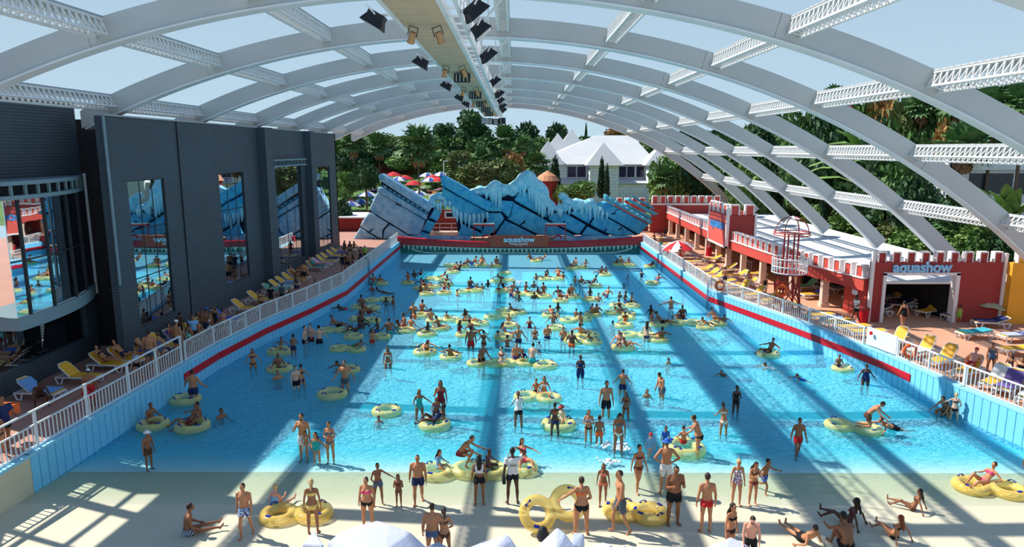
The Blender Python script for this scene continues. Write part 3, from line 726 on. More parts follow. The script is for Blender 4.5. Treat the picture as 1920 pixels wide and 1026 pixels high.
stone(*B_, [(1212, 366), (1245, 368), (1722, 648), (1702, 692), (1218, 425)], m_beam_r, -.7, name='cornice_beam')
stone(*B_, [(1395, 480), (1450, 460), (1730, 600), (1700, 640)], m_beam_r, -.3, name='cornice_beam'); stone(*B_, [(1430, 425), (1480, 405), (1810, 580), (1740, 600)], m_beam_r, -.1, name='cornice_beam'); stone(*B_, [(1495, 390), (1530, 382), (1765, 515), (1750, 540)], m_beam_r, .1, name='cornice_beam')
for t in [i / 7 for i in range(8)]:
    v = P(*B_, [(1270 + 400 * t, 408 + 235 * t)])[0]; inst('stud', dot, rock, (v.x, -.75, v.z))
# forked cracks
for ox, oy, pts in [(*A_, [(300, 775), (335, 740), (350, 735)]), (*A_, [(590, 455), (600, 475), (630, 480), (640, 500)]), (*A_, [(545, 300), (555, 290)]),
                    (*B_, [(315, 695), (345, 665), (372, 635)]), (*B_, [(345, 665), (360, 670), (368, 655)]), (*B_, [(760, 690), (790, 650)]), (*B_, [(1200, 785), (1225, 745), (1240, 735)]), (*B_, [(1360, 745), (1395, 715), (1410, 750)]),
                    (*B_, [(1290, 575), (1330, 565), (1325, 540), (1370, 525)]), (*B_, [(1240, 810), (1262, 790)])]:
    MB().tube([v + Vector((0, -.36, 0)) for v in P(ox, oy, pts)], [.09, .07, .05, .04][:len(pts)], 5).build('crack', m_groove, rock)
# ice: lumpy caps and hanging icicles
def blobs(name, ells, vox, m, parent, smooth=2):
    mb = MB()
    for c, r in ells: mb.ell(c, r, 12, 8)
    o = mb.build(name, m, None)
    md = o.modifiers.new('r', 'REMESH'); md.mode = 'VOXEL'; md.voxel_size = vox
    sm = o.modifiers.new('s', 'SMOOTH'); sm.iterations = smooth
    dg = bpy.context.evaluated_depsgraph_get(); me = bpy.data.meshes.new_from_object(o.evaluated_get(dg))
    old = o.data; o.modifiers.clear(); o.data = me; bpy.data.meshes.remove(old); me.name = name
    me.polygons.foreach_set('use_smooth', [True] * len(me.polygons))
    if parent: o.parent = parent
    return o
def ridge(ox, oy, pts, rad):
    e = []
    v = P(ox, oy, pts)
    for a, b_, r0 in zip(v, v[1:], rad):
        L = (b_ - a).length; k = max(2, int(L / .35))
        for i in range(k):
            c = a + (b_ - a) * i / k; e.append(((c.x + random.uniform(-.1, .1), .1 + random.uniform(-.25, .25), c.z - r0 * .6 + random.uniform(-.1, .1)), (r0 * random.uniform(.8, 1.15), .75, r0 * random.uniform(.8, 1.2))))
    return e
E1 = ridge(*A_, [(1400, 330), (1480, 305), (1590, 300), (1640, 255), (1720, 290), (1800, 290), (1880, 290)], [.45, .55, .75, .8, .7, .7])
E1 += ridge(*B_, [(60, 260), (150, 290), (260, 250), (330, 195), (385, 145), (430, 190), (520, 260), (570, 350), (610, 430), (690, 500)], [.6, .55, .8, 1.0, .9, .9, .9, .7, .5])
blobs('ice_cap', E1, .16, m_ice, rock)
blobs('ice_cap', ridge(*B_, [(690, 505), (740, 490), (800, 500), (800, 420), (770, 370), (880, 440), (980, 450), (1060, 430), (1130, 480), (1220, 560)], [.3, .35, .4, .35, .45, .6, .6, .55, .35]), .14, m_ice, rock)
blobs('ice_cap', ridge(*A_, [(930, 480), (960, 420), (1000, 370), (1060, 360), (1120, 420), (1190, 470)], [.3, .45, .5, .5, .4]), .14, m_ice, rock)
ic = MB(); ic.rings([[(r_ * math.cos(2 * PI * j / 7), r_ * .8 * math.sin(2 * PI * j / 7), z) for j in range(7)] for r_, z in ((.75, .1), (1, -.12), (.82, -.45), (.5, -.78), (.16, -1.0))]); ic_me = ic.mesh('icicle', m_ice, True)
for ox, oy, lst in [(*A_, [(945, 480, 30, 60), (990, 440, 28, 70), (1030, 460, 26, 75), (1060, 450, 26, 90), (1110, 430, 22, 100), (1160, 440, 22, 80), (1200, 500, 26, 110), (1235, 530, 26, 130), (1280, 560, 24, 140), (1330, 570, 22, 120), (1375, 590, 22, 140), (1420, 580, 24, 120), (1470, 580, 22, 110), (1510, 570, 20, 100), (1560, 560, 18, 90), (1615, 320, 26, 140), (1650, 320, 22, 170), (1690, 320, 24, 180), (1550, 340, 24, 80)]),
                    (*B_, [(10, 300, 30, 120), (45, 320, 24, 170), (90, 310, 24, 190), (315, 250, 22, 120), (360, 240, 34, 150), (410, 300, 22, 130), (440, 280, 26, 170), (480, 350, 30, 180), (515, 400, 28, 180), (550, 440, 28, 180), (580, 460, 24, 140), (625, 500, 22, 100), (655, 500, 30, 100), (735, 520, 46, 90), (790, 480, 24, 90), (840, 470, 26, 110), (905, 450, 44, 110), (970, 460, 32, 140), (1020, 470, 24, 120), (1050, 480, 26, 150), (1110, 490, 30, 140), (1150, 520, 22, 110), (1190, 540, 24, 110), (1240, 560, 20, 80)])]:
    for x, y, w_, h_ in lst:
        v = P(ox, oy, [(x, y)])[0]; inst('icicle', ic_me, rock, (v.x, -.42, v.z), (0, random.uniform(-.08, .08), 0), (w_ * .0105, .34, h_ * .0112))
# little grotto deck with railing seen through the ruin
gd = empty('grotto_deck', (0, 83, 1.3), 0, 'small pale deck with a white railing seen through the ruin opening', 'deck')
v0, v1 = atY(810, 437, 83), atY(862, 437, 83)
MB().bbox((v0.x - .6, -.6, -.02), (v1.x + 1.2, 1.2, .45)).build('platform', m_column, gd)
for z in (.45, .95, 1.45): MB().bar((v0.x - .4, -.5, z + .05), (v1.x + .8, -.5, z + .05), .06).build('rail', m_white, gd)
for i in range(4): MB().bar((v0.x - .4 + i * 1.4, -.5, .45), (v0.x - .4 + i * 1.4, -.5, 1.5), .06).build('post', m_white, gd)
MB().bbox((v0.x - 2, 2.2, 0), (v1.x + 2, 2.6, 2.9)).build('back_wall', m_darkred, gd)
MB().bbox((-8.6, 2.0, 1.9), (-7.2, 2.2, 2.7)).build('window_surround', m_white, gd); MB().bbox((-8.38, 1.96, 2.06), (-7.42, 2.02, 2.54)).build('pane', m_darkglass, gd)
# red service building left of the rock
sv = empty('service_building', (-19, 88, 1.2), 0, 'low maroon service building with white window between hall and rock', 'building')
MB().bbox((-9, -.5, 0), (4.5, 6, 1.75)).build('wall', m_darkred, sv); MB().bbox((-9.2, -.8, 1.75), (4.8, 6.3, 1.9)).build('roof_edge', m_white, sv)
MB().bbox((-.3, -.62, .55), (1.6, -.48, 1.5)).build('window_surround', m_white, sv); MB().bbox((-.05, -.66, .78), (1.35, -.6, 1.28)).build('pane', m_darkglass, sv)
# ------------------------------------------------------------------ white castle hall
m_cwall = mat('castle_white', s2l(232, 236, 240), .7, noise=(.6, .08)); m_croof = mat('castle_roof', s2l(204, 206, 206), .6, noise=(.5, .08))
nt = m_cwall.node_tree; b = nt.nodes['Principled BSDF']; tc = nt.nodes.new('ShaderNodeTexCoord'); br = nt.nodes.new('ShaderNodeTexBrick')
mp = nt.nodes.new('ShaderNodeMapping'); mp.inputs['Rotation'].default_value = (PI / 2, 0, 0); br.inputs['Scale'].default_value = 1.0; br.inputs['Brick Width'].default_value = 1.0; br.inputs['Row Height'].default_value = .5; br.inputs['Mortar Size'].default_value = .02
br.inputs['Color1'].default_value = (.92, .94, .96, 1); br.inputs['Color2'].default_value = (.82, .85, .88, 1); br.inputs['Mortar'].default_value = (*s2l(176, 186, 198), 1)
nt.links.new(tc.outputs['Object'], mp.inputs[0]); nt.links.new(mp.outputs[0], br.inputs[0]); nt.links.new(br.outputs[0], b.inputs['Base Color'])
cs = empty('castle_hall', (0, 115, 0), 0, 'white stone castle-style hall with pyramid roofs beyond the rock scenery', 'building')
MB().bbox((3.6, 0, 1), (22.4, 22, 9.2)).build('wall', m_cwall, cs)
MB().rings([[(2.6, -1, 9.1), (23.4, -1, 9.1), (23.4, 23, 9.1), (2.6, 23, 9.1)], [(14.4, 9, 13.9), (20.6, 9, 13.9), (20.6, 11, 13.9), (14.4, 11, 13.9)]]).build('roof', m_croof, cs)
MB().bbox((3.6, -2.6, 1), (22.2, 0, 6.2)).build('porch_wall', m_cwall, cs)
mb = MB(); mb.prism([(3.4, -3, 6.2), (3.4, .1, 6.9), (3.4, .1, 6.7), (3.4, -3, 6.05)], (19, 0, 0)); mb.build('porch_roof', m_croof, cs)
def pyr(cx, cy, w_, z0, z1, hw, par):
    MB().bbox((cx - hw, cy - hw, 1), (cx + hw, cy + hw, z0)).build('tower_wall', m_cwall, par)
    MB().rings([[(cx - w_, cy - w_, z0), (cx + w_, cy - w_, z0), (cx + w_, cy + w_, z0), (cx - w_, cy + w_, z0)], [(cx - .03, cy - .03, z1), (cx + .03, cy - .03, z1), (cx + .03, cy + .03, z1), (cx - .03, cy + .03, z1)]]).build('tower_roof', m_croof, par)
pyr(5.4, -1, 2.6, 9.1, 12.9, 2.0, cs); pyr(14.3, -1.2, 3.0, 9.0, 12.6, 2.3, cs); pyr(24.2, -.5, 3.6, 9.0, 12.8, 2.9, cs); pyr(8.0, 16, 2.6, 10.8, 14.4, 1.8, cs); pyr(11.0, 22, 2.8, 11.4, 15.4, 2.2, cs)
for a, b_ in ((8.6, 10.1), (10.2, 11.7), (17.0, 18.3), (18.4, 19.7), (19.9, 21.2)):
    f_ = MB().bbox((a - .08, -.12, 6.9), (b_ + .08, -.02, 8.85)).build('window_frame', m_white, cs); MB().bbox((a + .06, -.17, 7.02), (b_ - .06, -.1, 8.72)).build('pane', mat('castle_window', s2l(58, 52, 84), .15, noise=(1, .2)), f_)
# red turret behind the ice
tu = empty('red_turret', (4.6, 98, 1.2), 0, 'small round maroon turret with orange roof behind the ice ridge', 'turret')
MB().lathe([(1.5, 0), (1.5, 6.0)], n=16).build('wall', m_darkred, tu); MB().lathe([(1.8, 6.0), (1.2, 6.7), (.05, 7.4)], n=16).build('roof', mat('turret_roof', s2l(214, 150, 110), .7, noise=(2, .2)), tu)

# ------------------------------------------------------------------ red arcade on the right
m_redw = mat('arcade_red', s2l(204, 80, 70), .65, noise=(.7, .12)); m_redw2 = mat('gate_red', s2l(166, 62, 58), .7, noise=(.7, .12)); m_roofw = mat('arcade_roof', s2l(226, 228, 226), .6, noise=(.3, .08)); m_trim = mat('merlon_trim', s2l(238, 228, 226), .6, noise=(2, .06))
arc = empty('arcade_building', (0, 0, 0), 0, 'long red arcade with white-edged battlements and flat white roof beside the pool', 'building')
AL = [(19.0, 86), (18.8, 68), (18.7, 59), (19.2, 52), (20.1, 46.2), (21.3, 41.2)]
def al(Y): return along(AL, Y)
mb = MB(); mb.prism([(x + .3, y, 3.55) for x, y in AL] + [(31.5, 41.2, 3.55), (31.5, 86, 3.55)], (0, 0, .14)); mb.build('flat_roof', m_roofw, arc)
for a, b_ in zip(AL, AL[1:]):
    p, q = Vector((*a, 0)), Vector((*b_, 0)); mid = (p + q) / 2; d = q - p; ang = math.atan2(d.y, d.x); n_ = Vector((-d.y, d.x, 0)).normalized(); n_ = n_ if n_.x < 0 else -n_
    MB().box(mid + Vector((0, 0, 3.5)), (d.length + .02, .5, .74), ang).build('fascia_beam', m_redw, arc)
    MB().box(mid + n_ * .03 + Vector((0, 0, 3.9)), (d.length + .02, .56, .07), ang).build('string_course', m_trim, arc)
ml = MB(); ml.box((0, 0, .33), (.5, .3, .66)); ml_me = ml.mesh('merlon', m_redw)
tr_ = MB(); tr_.box((0, 0, .70), (.66, .4, .09)); tr_.box((-.29, 0, .33), (.09, .4, .66)); tr_.box((.29, 0, .33), (.09, .4, .66)); tr_me = tr_.mesh('merlon_edge', m_trim)
def merlons(par, p, q, z, step=1.05, sc=1.0, me=ml_me):
    p, q = Vector(p), Vector(q); L = (q - p).length; k = max(1, round(L / step)); d = q - p; ang = math.atan2(d.y, d.x)
    for i in range(k):
        c = p + d * (i + .5) / k; o = inst('merlon', me, par, (c.x, c.y, z), (0, 0, ang), (sc * L / k / 1.05, sc, sc)); inst('merlon_edge', tr_me, o)
for a, b_ in zip(AL, AL[1:]):
    p, q = Vector((*a, 0)), Vector((*b_, 0)); merlons(arc, p, q, 3.94)
    MB().box((p + q) / 2 + Vector((.12, 0, 4.1)), ((q - p).length, .06, .36), math.atan2((q - p).y, (q - p).x)).build('parapet_wall', m_trim, arc)
cy = [84.6, 80.5, 76, 71.5, 67.3, 63.6, 60.4, 56.8, 53.0, 48.6, 45.0]
col_me = MB().box((0, 0, .95), (.42, .42, 1.9)).box((0, 0, .12), (.56, .56, .24)).box((0, 0, 1.85), (.54, .54, .12)).mesh('column', m_column)
for y in cy: inst('column', col_me, arc, (al(y) + .1, y, DZ), sc=(1, 1, 1.0))
MB().bbox((26.5, 41.5, DZ), (26.8, 86, 3.55)).build('back_wall', m_redw2, arc)
for y in (83, 74, 65.5, 61.5): MB().bbox((22.2, y - .15, DZ), (26.5, y + .15, 3.5)).build('cross_wall', m_redw2, arc)
MB().bbox((26.4, 41.5, DZ), (26.49, 60, 3.5)).build('shade_sheet', m_dark, arc)  # near-black sheet standing in for deep shade along the back wall
# far battlemented wall
MB().bbox((16.9, 86, DZ), (25.5, 86.5, 5.0)).build('far_wall', m_redw2, arc); merlons(arc, (16.9, 86.2, 0), (25.5, 86.2, 0), 5.0, 1.0, 1.2)
MB().bbox((16.9, 85.9, 4.75), (25.5, 86.0, 4.95)).build('string_course', m_trim, arc)
MB().bbox((13.2, 92, DZ), (17.4, 92.4, 4.4)).build('far_wall', m_redw, arc); merlons(arc, (13.4, 92.2, 0), (17.4, 92.2, 0), 4.4, 1.0, 1.1)
MB().bbox((14.5, 88, DZ), (17.0, 88.3, 3.2)).build('far_wall', m_redw2, arc)
# sign tower
st = empty('sign_tower', (0, 0, 0), 0, 'square red sign tower with white battlements over the arcade', 'tower')
MB().bbox((18.15, 58.9, 3.3), (20.5, 64.3, 6.1)).build('tower_body', m_redw2, st)
MB().bbox((18.05, 59.0, 3.3), (18.15, 64.2, 6.0)).build('sign_panel', mat('sign_coral', s2l(232, 96, 84), .6, noise=(1, .1)), st)
for lo, hi in (((18.0, 58.8, 3.2), (18.2, 64.4, 3.36)), ((18.0, 58.8, 3.2), (18.25, 58.98, 6.7)), ((20.4, 58.8, 3.6), (20.6, 58.98, 6.2)), ((18.0, 64.25, 3.2), (18.2, 64.4, 6.7))): MB().bbox(lo, hi).build('edge_trim', m_trim, st)
for y in (59.6, 61.0, 62.4, 63.7): o = inst('merlon', ml_me, st, (18.25, y, 6.05), (0, 0, PI / 2), (1.3, 1, 1.2)); inst('merlon_edge', tr_me, o)
for x in (18.7, 19.95): o = inst('merlon', ml_me, st, (x, 59.05, 6.05), (0, 0, 0), (1.2, 1, 1.2)); inst('merlon_edge', tr_me, o)
text('lettering', 'aquashow', (18.02, 61.6, 5.05), 1.15, mat('letter_blue', s2l(70, 140, 205), .5), st, rot=(PI / 2, 0, -PI / 2), sx=.95, bold=.03)
# gate pavilion facing the camera
gp = empty('gate_pavilion', (0, 0, 0), 0, 'maroon battlemented gate front with wide white-framed opening', 'building')
GYY = 40.8
for lo, hi in (((21.35, GYY, DZ), (22.1, GYY + .4, 4.95)), ((26.4, GYY, DZ), (29.2, GYY + .4, 4.95)), ((22.1, GYY, 4.2), (26.4, GYY + .4, 4.95))): MB().bbox(lo, hi).build('wall', m_redw2, gp)
for lo, hi in (((21.25, GYY - .1, DZ), (21.42, GYY + .1, 5.6)), ((29.1, GYY - .1, DZ), (29.27, GYY + .1, 5.5)), ((22.0, GYY - .12, DZ), (22.18, GYY + .42, 4.3)), ((26.32, GYY - .12, DZ), (26.55, GYY + .42, 4.3)), ((22.0, GYY - .12, 4.18), (26.55, GYY + .42, 4.34))): MB().bbox(lo, hi).build('edge_trim', m_trim, gp)
mb2 = MB().box((0, 0, .33), (.5, .3, .66)).mesh('merlon', m_redw2)
merlons(gp, (21.45, GYY + .2, 0), (29.2, GYY + .2, 0), 4.9, .84, .92, mb2)
MB().bbox((21.3, 41.2, DZ), (21.6, 44.0, 3.7)).build('side_wall', m_redw, gp)
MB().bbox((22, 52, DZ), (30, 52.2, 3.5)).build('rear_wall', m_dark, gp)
MB().bbox((24.5, 45.5, DZ), (24.8, 45.8, 3.55)).build('column', m_column, gp)
text('lettering', 'aquashow', (24.25, GYY - .06, 4.64), .86, mat('letter_sky', s2l(150, 205, 240), .45), gp, sx=1.0, bold=.03, ext=.05)
MB().bbox((20.92, 41.6, 2.75), (20.98, 42.2, 3.05)).build('notice_plate', m_white, gp)
yw = empty('yellow_wall', (0, 0, 0), 0, 'bright yellow battlemented wall right of the maroon gate', 'building')
MB().bbox((29.3, GYY - .5, DZ), (36, GYY - .1, 5.0)).build('wall', m_yellow_wall, yw)
myl = MB().box((0, 0, .33), (.5, .3, .66)).mesh('merlon', m_yellow_wall); merlons(yw, (29.4, GYY - .3, 0), (36, GYY - .3, 0), 4.95, .84, .92, myl)
yb2 = empty('yellow_house', (33.5, 52, 1.3), 0, 'orange yellow house block showing between the right arches', 'building')
v = atY(1875, 420, 56); MB().bbox((-1 + v.x - 33.5, 4, 0), (v.x - 33.5 + 1.6, 8, v.z - 1.3 + .8)).build('wall', m_yellow_wall, yb2); MB().bbox((v.x - 34.7, 3.8, v.z - .5), (v.x - 31.7, 8.2, v.z - .3)).build('roof_edge', m_white, yb2)
wh = empty('white_villa', (40, 58, 1.3), 0, 'white flat-roofed villa with dark strip window behind the right arches', 'building')
MB().bbox((-2.8, 0, 0), (14, 8, 9.3)).build('wall', m_cwall, wh); MB().bbox((-3.2, -.6, 8.6), (14, 8, 9.6)).build('roof_slab', m_white, wh); MB().bbox((-2.4, -.08, 6.6), (1.2, .0, 8.3)).build('pane', m_darkglass, wh); MB().bbox((1.6, -.08, 6.6), (12, .0, 8.3)).build('pane', m_darkglass, wh)
# ------------------------------------------------------------------ planting
def leaf_mat(name, c1, c2, rough=.6):
    m = mat(name, c1, rough, noise=(1.1, .5), col2=c2, spec=.25)
    return m
ml_dark = leaf_mat('leaf_dark', s2l(66, 100, 60), s2l(44, 74, 46)); ml_mid = leaf_mat('leaf_mid', s2l(98, 132, 68), s2l(68, 102, 54)); ml_olive = leaf_mat('leaf_olive', s2l(128, 130, 84), s2l(100, 110, 66))
ml_light = leaf_mat('leaf_light', s2l(134, 162, 92), s2l(98, 134, 68)); ml_palm = leaf_mat('leaf_palm', s2l(98, 132, 78), s2l(68, 104, 60)); ml_cyp = leaf_mat('leaf_cypress', s2l(54, 78, 52), s2l(38, 60, 44)); ml_dry = leaf_mat('leaf_dry', s2l(140, 104, 70), s2l(104, 76, 52)); ml_flame = leaf_mat('leaf_flame', s2l(182, 126, 74), s2l(134, 112, 62))
m_bark = mat('bark', s2l(118, 96, 76), .9, noise=(3, .35), bump=(8, .6, .05))
def foliage(name, ells, n, size, mats, seed, droop=.2):
    rnd = random.Random(seed); mb = MB(); tot = sum(e[1][0] * e[1][2] for e in ells)
    for c, r in ells:
        for _ in range(int(n * r[0] * r[2] / tot)):
            u, v = rnd.uniform(-1, 1), rnd.uniform(0, 2 * PI); s_ = math.sqrt(1 - u * u); k = rnd.uniform(.72, 1.06)
            nrm = Vector((s_ * math.cos(v), s_ * math.sin(v), u))
            p = Vector(c) + Vector((nrm.x * r[0], nrm.y * r[1], nrm.z * r[2])) * k
            d = (nrm + Vector((rnd.uniform(-.9, .9), rnd.uniform(-.9, .9), rnd.uniform(-.9, .9) - droop))).normalized()
            t = d.cross(Vector((rnd.uniform(-1, 1), rnd.uniform(-1, 1), rnd.uniform(-1, 1)))).normalized(); L = size * rnd.uniform(.6, 1.3)
            mb.mi = 0 if rnd.random() < .7 else len(mats) - 1
            mb.add([p, p + d * L * .5 + t * L * .3, p + d * L, p + d * L * .5 - t * L * .3], [(0, 1, 2, 3)])
    return mb.mesh(name, mats)
def core(ells, m): 
    mb = MB()
    for c, r in ells: mb.ell(c, [q * .74 for q in r], 9, 6)
    return mb.mesh('crown_core', m)  # solid core of the crown in the plain leaf colour
rnd = random.Random(3)
def rells(k, R_, H_, z0):
    return [((rnd.uniform(-R_, R_) * .55, rnd.uniform(-R_, R_) * .55, z0 + rnd.uniform(.2, .8) * H_), (R_ * rnd.uniform(.4, .62), R_ * rnd.uniform(.4, .62), H_ * rnd.uniform(.26, .4))) for _ in range(k)]
KINDS = {}
def kind(key, name, cat, ells, n, size, mats, trunk, seed):
    KINDS[key] = (name, cat, foliage('foliage', ells, n, size, mats, seed), core(ells, mats[0]), trunk)
tr1 = MB().tube([(0, 0, 0), (.05, 0, .25), (.0, .05, .5)], [.05, .035, .025], 7).mesh('trunk', m_bark)
U = rells(9, .5, .7, .3)
kind('round', 'leafy_tree', 'tree', U, 2400, .11, [ml_mid, ml_dark], tr1, 1)
kind('olive', 'olive_bush', 'bush', rells(9, .55, .9, .05), 2400, .11, [ml_olive, ml_mid], tr1, 2)
kind('dark', 'dark_tree', 'tree', rells(10, .5, .65, .33), 2400, .10, [ml_dark, ml_cyp], tr1, 3)
kind('light', 'green_bush', 'bush', rells(9, .55, .9, .05), 2200, .13, [ml_light, ml_mid], tr1, 4)
kind('pine', 'umbrella_pine', 'tree', [((rnd.uniform(-.3, .3), rnd.uniform(-.3, .3), .62 + rnd.uniform(0, .3)), (.24, .24, .13)) for _ in range(9)], 2200, .09, [ml_dark, ml_mid], MB().tube([(0, 0, 0), (.03, 0, .35), (-.02, .02, .62), (.1, 0, .8)], [.04, .03, .025, .015], 7).mesh('trunk', m_bark), 5)
kind('cypress', 'cypress_tree', 'tree', [((0, 0, .12 + .8 * i / 7), (.17 * (1 - (i / 8) ** 2) * rnd.uniform(.85, 1.1),) * 2 + (.14,)) for i in range(8)], 2400, .06, [ml_cyp, ml_dark], tr1, 6)
kind('flame', 'flowering_tree', 'tree', rells(8, .5, .7, .3), 2000, .11, [ml_flame, ml_olive], tr1, 7)
kind('trim', 'clipped_tree', 'tree', [((0, 0, .72), (.42, .42, .26))] + [((.2 * math.cos(a), .2 * math.sin(a), .7), (.26, .26, .22)) for a in (0, 1.6, 3.1, 4.7)], 2400, .07, [ml_dark, ml_dark], MB().tube([(0, 0, 0), (0, 0, .55)], [.035, .03], 7).mesh('trunk', m_bark), 8)
def plant(key, x, y, z, h, wd, label, group='trees and shrubs around the pool'):
    name, cat, fm, cm, tm_ = KINDS[key]
    t = empty(name, (x, y, z), rnd.uniform(0, 6.28), label, cat, group)
    s_ = (wd, wd, h)
    inst('trunk', tm_, t, sc=s_); inst('crown_core', cm, t, sc=s_); tag(inst('foliage', fm, t, sc=s_), kind='stuff')
# palms: every fan leaf an object of its own
mb = MB(); nseg = 11; cpt = [(0, .55, 0)]
mb.tube([(0, 0, 0), (0, .3, .03), (0, .58, 0)], [.018, .014, .01], 4)
vs, fs = [(0, .5, 0)], []
for i in range(nseg):
    a0, a1, am = [PI * (.5 + (.95 * (q / nseg) - .475) * 1.75) for q in (i, i + 1, i + .5)]
    b = len(vs)
    vs += [(.3 * math.cos(a0), .5 + .3 * math.sin(a0), .02), (.3 * math.cos(a1), .5 + .3 * math.sin(a1), .02), (.52 * math.cos(am), .5 + .5 * math.sin(am), -.07)]
    fs += [(0, b, b + 1), (b, b + 2, b + 1)]
mb.add(vs, fs); fan_me = mb.mesh('frond', [ml_palm])
sk = MB()
for i in range(70):
    a = rnd.uniform(0, 6.28); z = rnd.uniform(-.42, -.02); r_ = .12 + .1 * (z + .42); q = Vector((math.cos(a), math.sin(a), 0)); tt = Vector((-q.y, q.x, 0))
    sk.add([q * r_ + Vector((0, 0, z)), q * (r_ + .12) + tt * .06 + Vector((0, 0, z - .16)), q * (r_ + .06) + Vector((0, 0, z - .3)), q * (r_ + .1) - tt * .06 + Vector((0, 0, z - .16))], [(0, 1, 2, 3)])
skirt_me = sk.mesh('dead_leaf_skirt', [ml_dry])
ptr = MB().tube([(0, 0, 0), (.02, 0, .5), (0, 0, 1)], [.05, .032, .03], 8).mesh('trunk', m_bark)
def palm(x, y, z, h, cr, label, n=26, group='fan palms around the pool', skirt=True):
    t = empty('fan_palm', (x, y, z), 0, label, 'palm', group)
    inst('trunk', ptr, t, sc=(h * .35 if h > 4 else 1.2, h * .35 if h > 4 else 1.2, h))
    if skirt: tag(inst('dead_leaf_skirt', skirt_me, t, (0, 0, h), sc=cr * 1.15), kind='stuff')
    for i in range(n):
        a = i * 2.4 + rnd.uniform(-.2, .2); el = R(78 - 118 * (i / n) ** .9 + rnd.uniform(-8, 8)); s_ = cr * rnd.uniform(.85, 1.1)
        inst('frond', fan_me, t, (0, 0, h + .02 * cr), (el, rnd.uniform(-.3, .3), a), s_)
# banana-like clumps
mb = MB(); pts = [(0, 0, .02), (.3, .16, .1), (.62, .15, .07), (.9, .08, -.1), (1.05, .01, -.3)]
vs, fs = [], []
for L, w_, z in pts: vs += [(-w_, L, z - .03), (0, L, z), (w_, L, z - .03)]
for i in range(len(pts) - 1):
    for j in (0, 1): fs.append((i * 3 + j, i * 3 + j + 1, i * 3 + j + 4, i * 3 + j + 3))
mb.add(vs, fs); ban_me = mb.mesh('leaf', [ml_light])
def banana(x, y, z, h, label, n=13):
    t = empty('banana_plant', (x, y, z), 0, label, 'plant', 'broad-leaved plants behind the arcade')
    MB().tube([(0, 0, 0), (0, 0, h * .45)], [.16, .1], 7).build('trunk', ml_light, t)
    for i in range(n): inst('leaf', ban_me, t, (0, 0, h * (.3 + .15 * rnd.random())), (R(rnd.uniform(25, 80)), 0, i * 2.4), h * rnd.uniform(.45, .65))
def px_plant(key, px, pt, pb, Y, wpx, label, **kw):
    b_, t_ = atY(px, pb, Y), atY(px, pt, Y); w_ = abs(atY(px + wpx / 2, pb, Y).x - atY(px - wpx / 2, pb, Y).x)
    gz = max(.6, min(b_.z, t_.z - 1)) if not (b_.x > 31.6 and Y < 96) else min(slope_z(b_.x, Y) - .1, t_.z - 1)
    if key == 'palm': palm(b_.x, Y, gz, max(.5, (t_.z - gz) - w_ * .28), w_ * .52, label, **kw)
    elif key == 'banana': banana(b_.x, Y, gz, t_.z - gz, label)
    else: plant(key, b_.x, Y, gz, (t_.z - gz) / .97, w_, label)
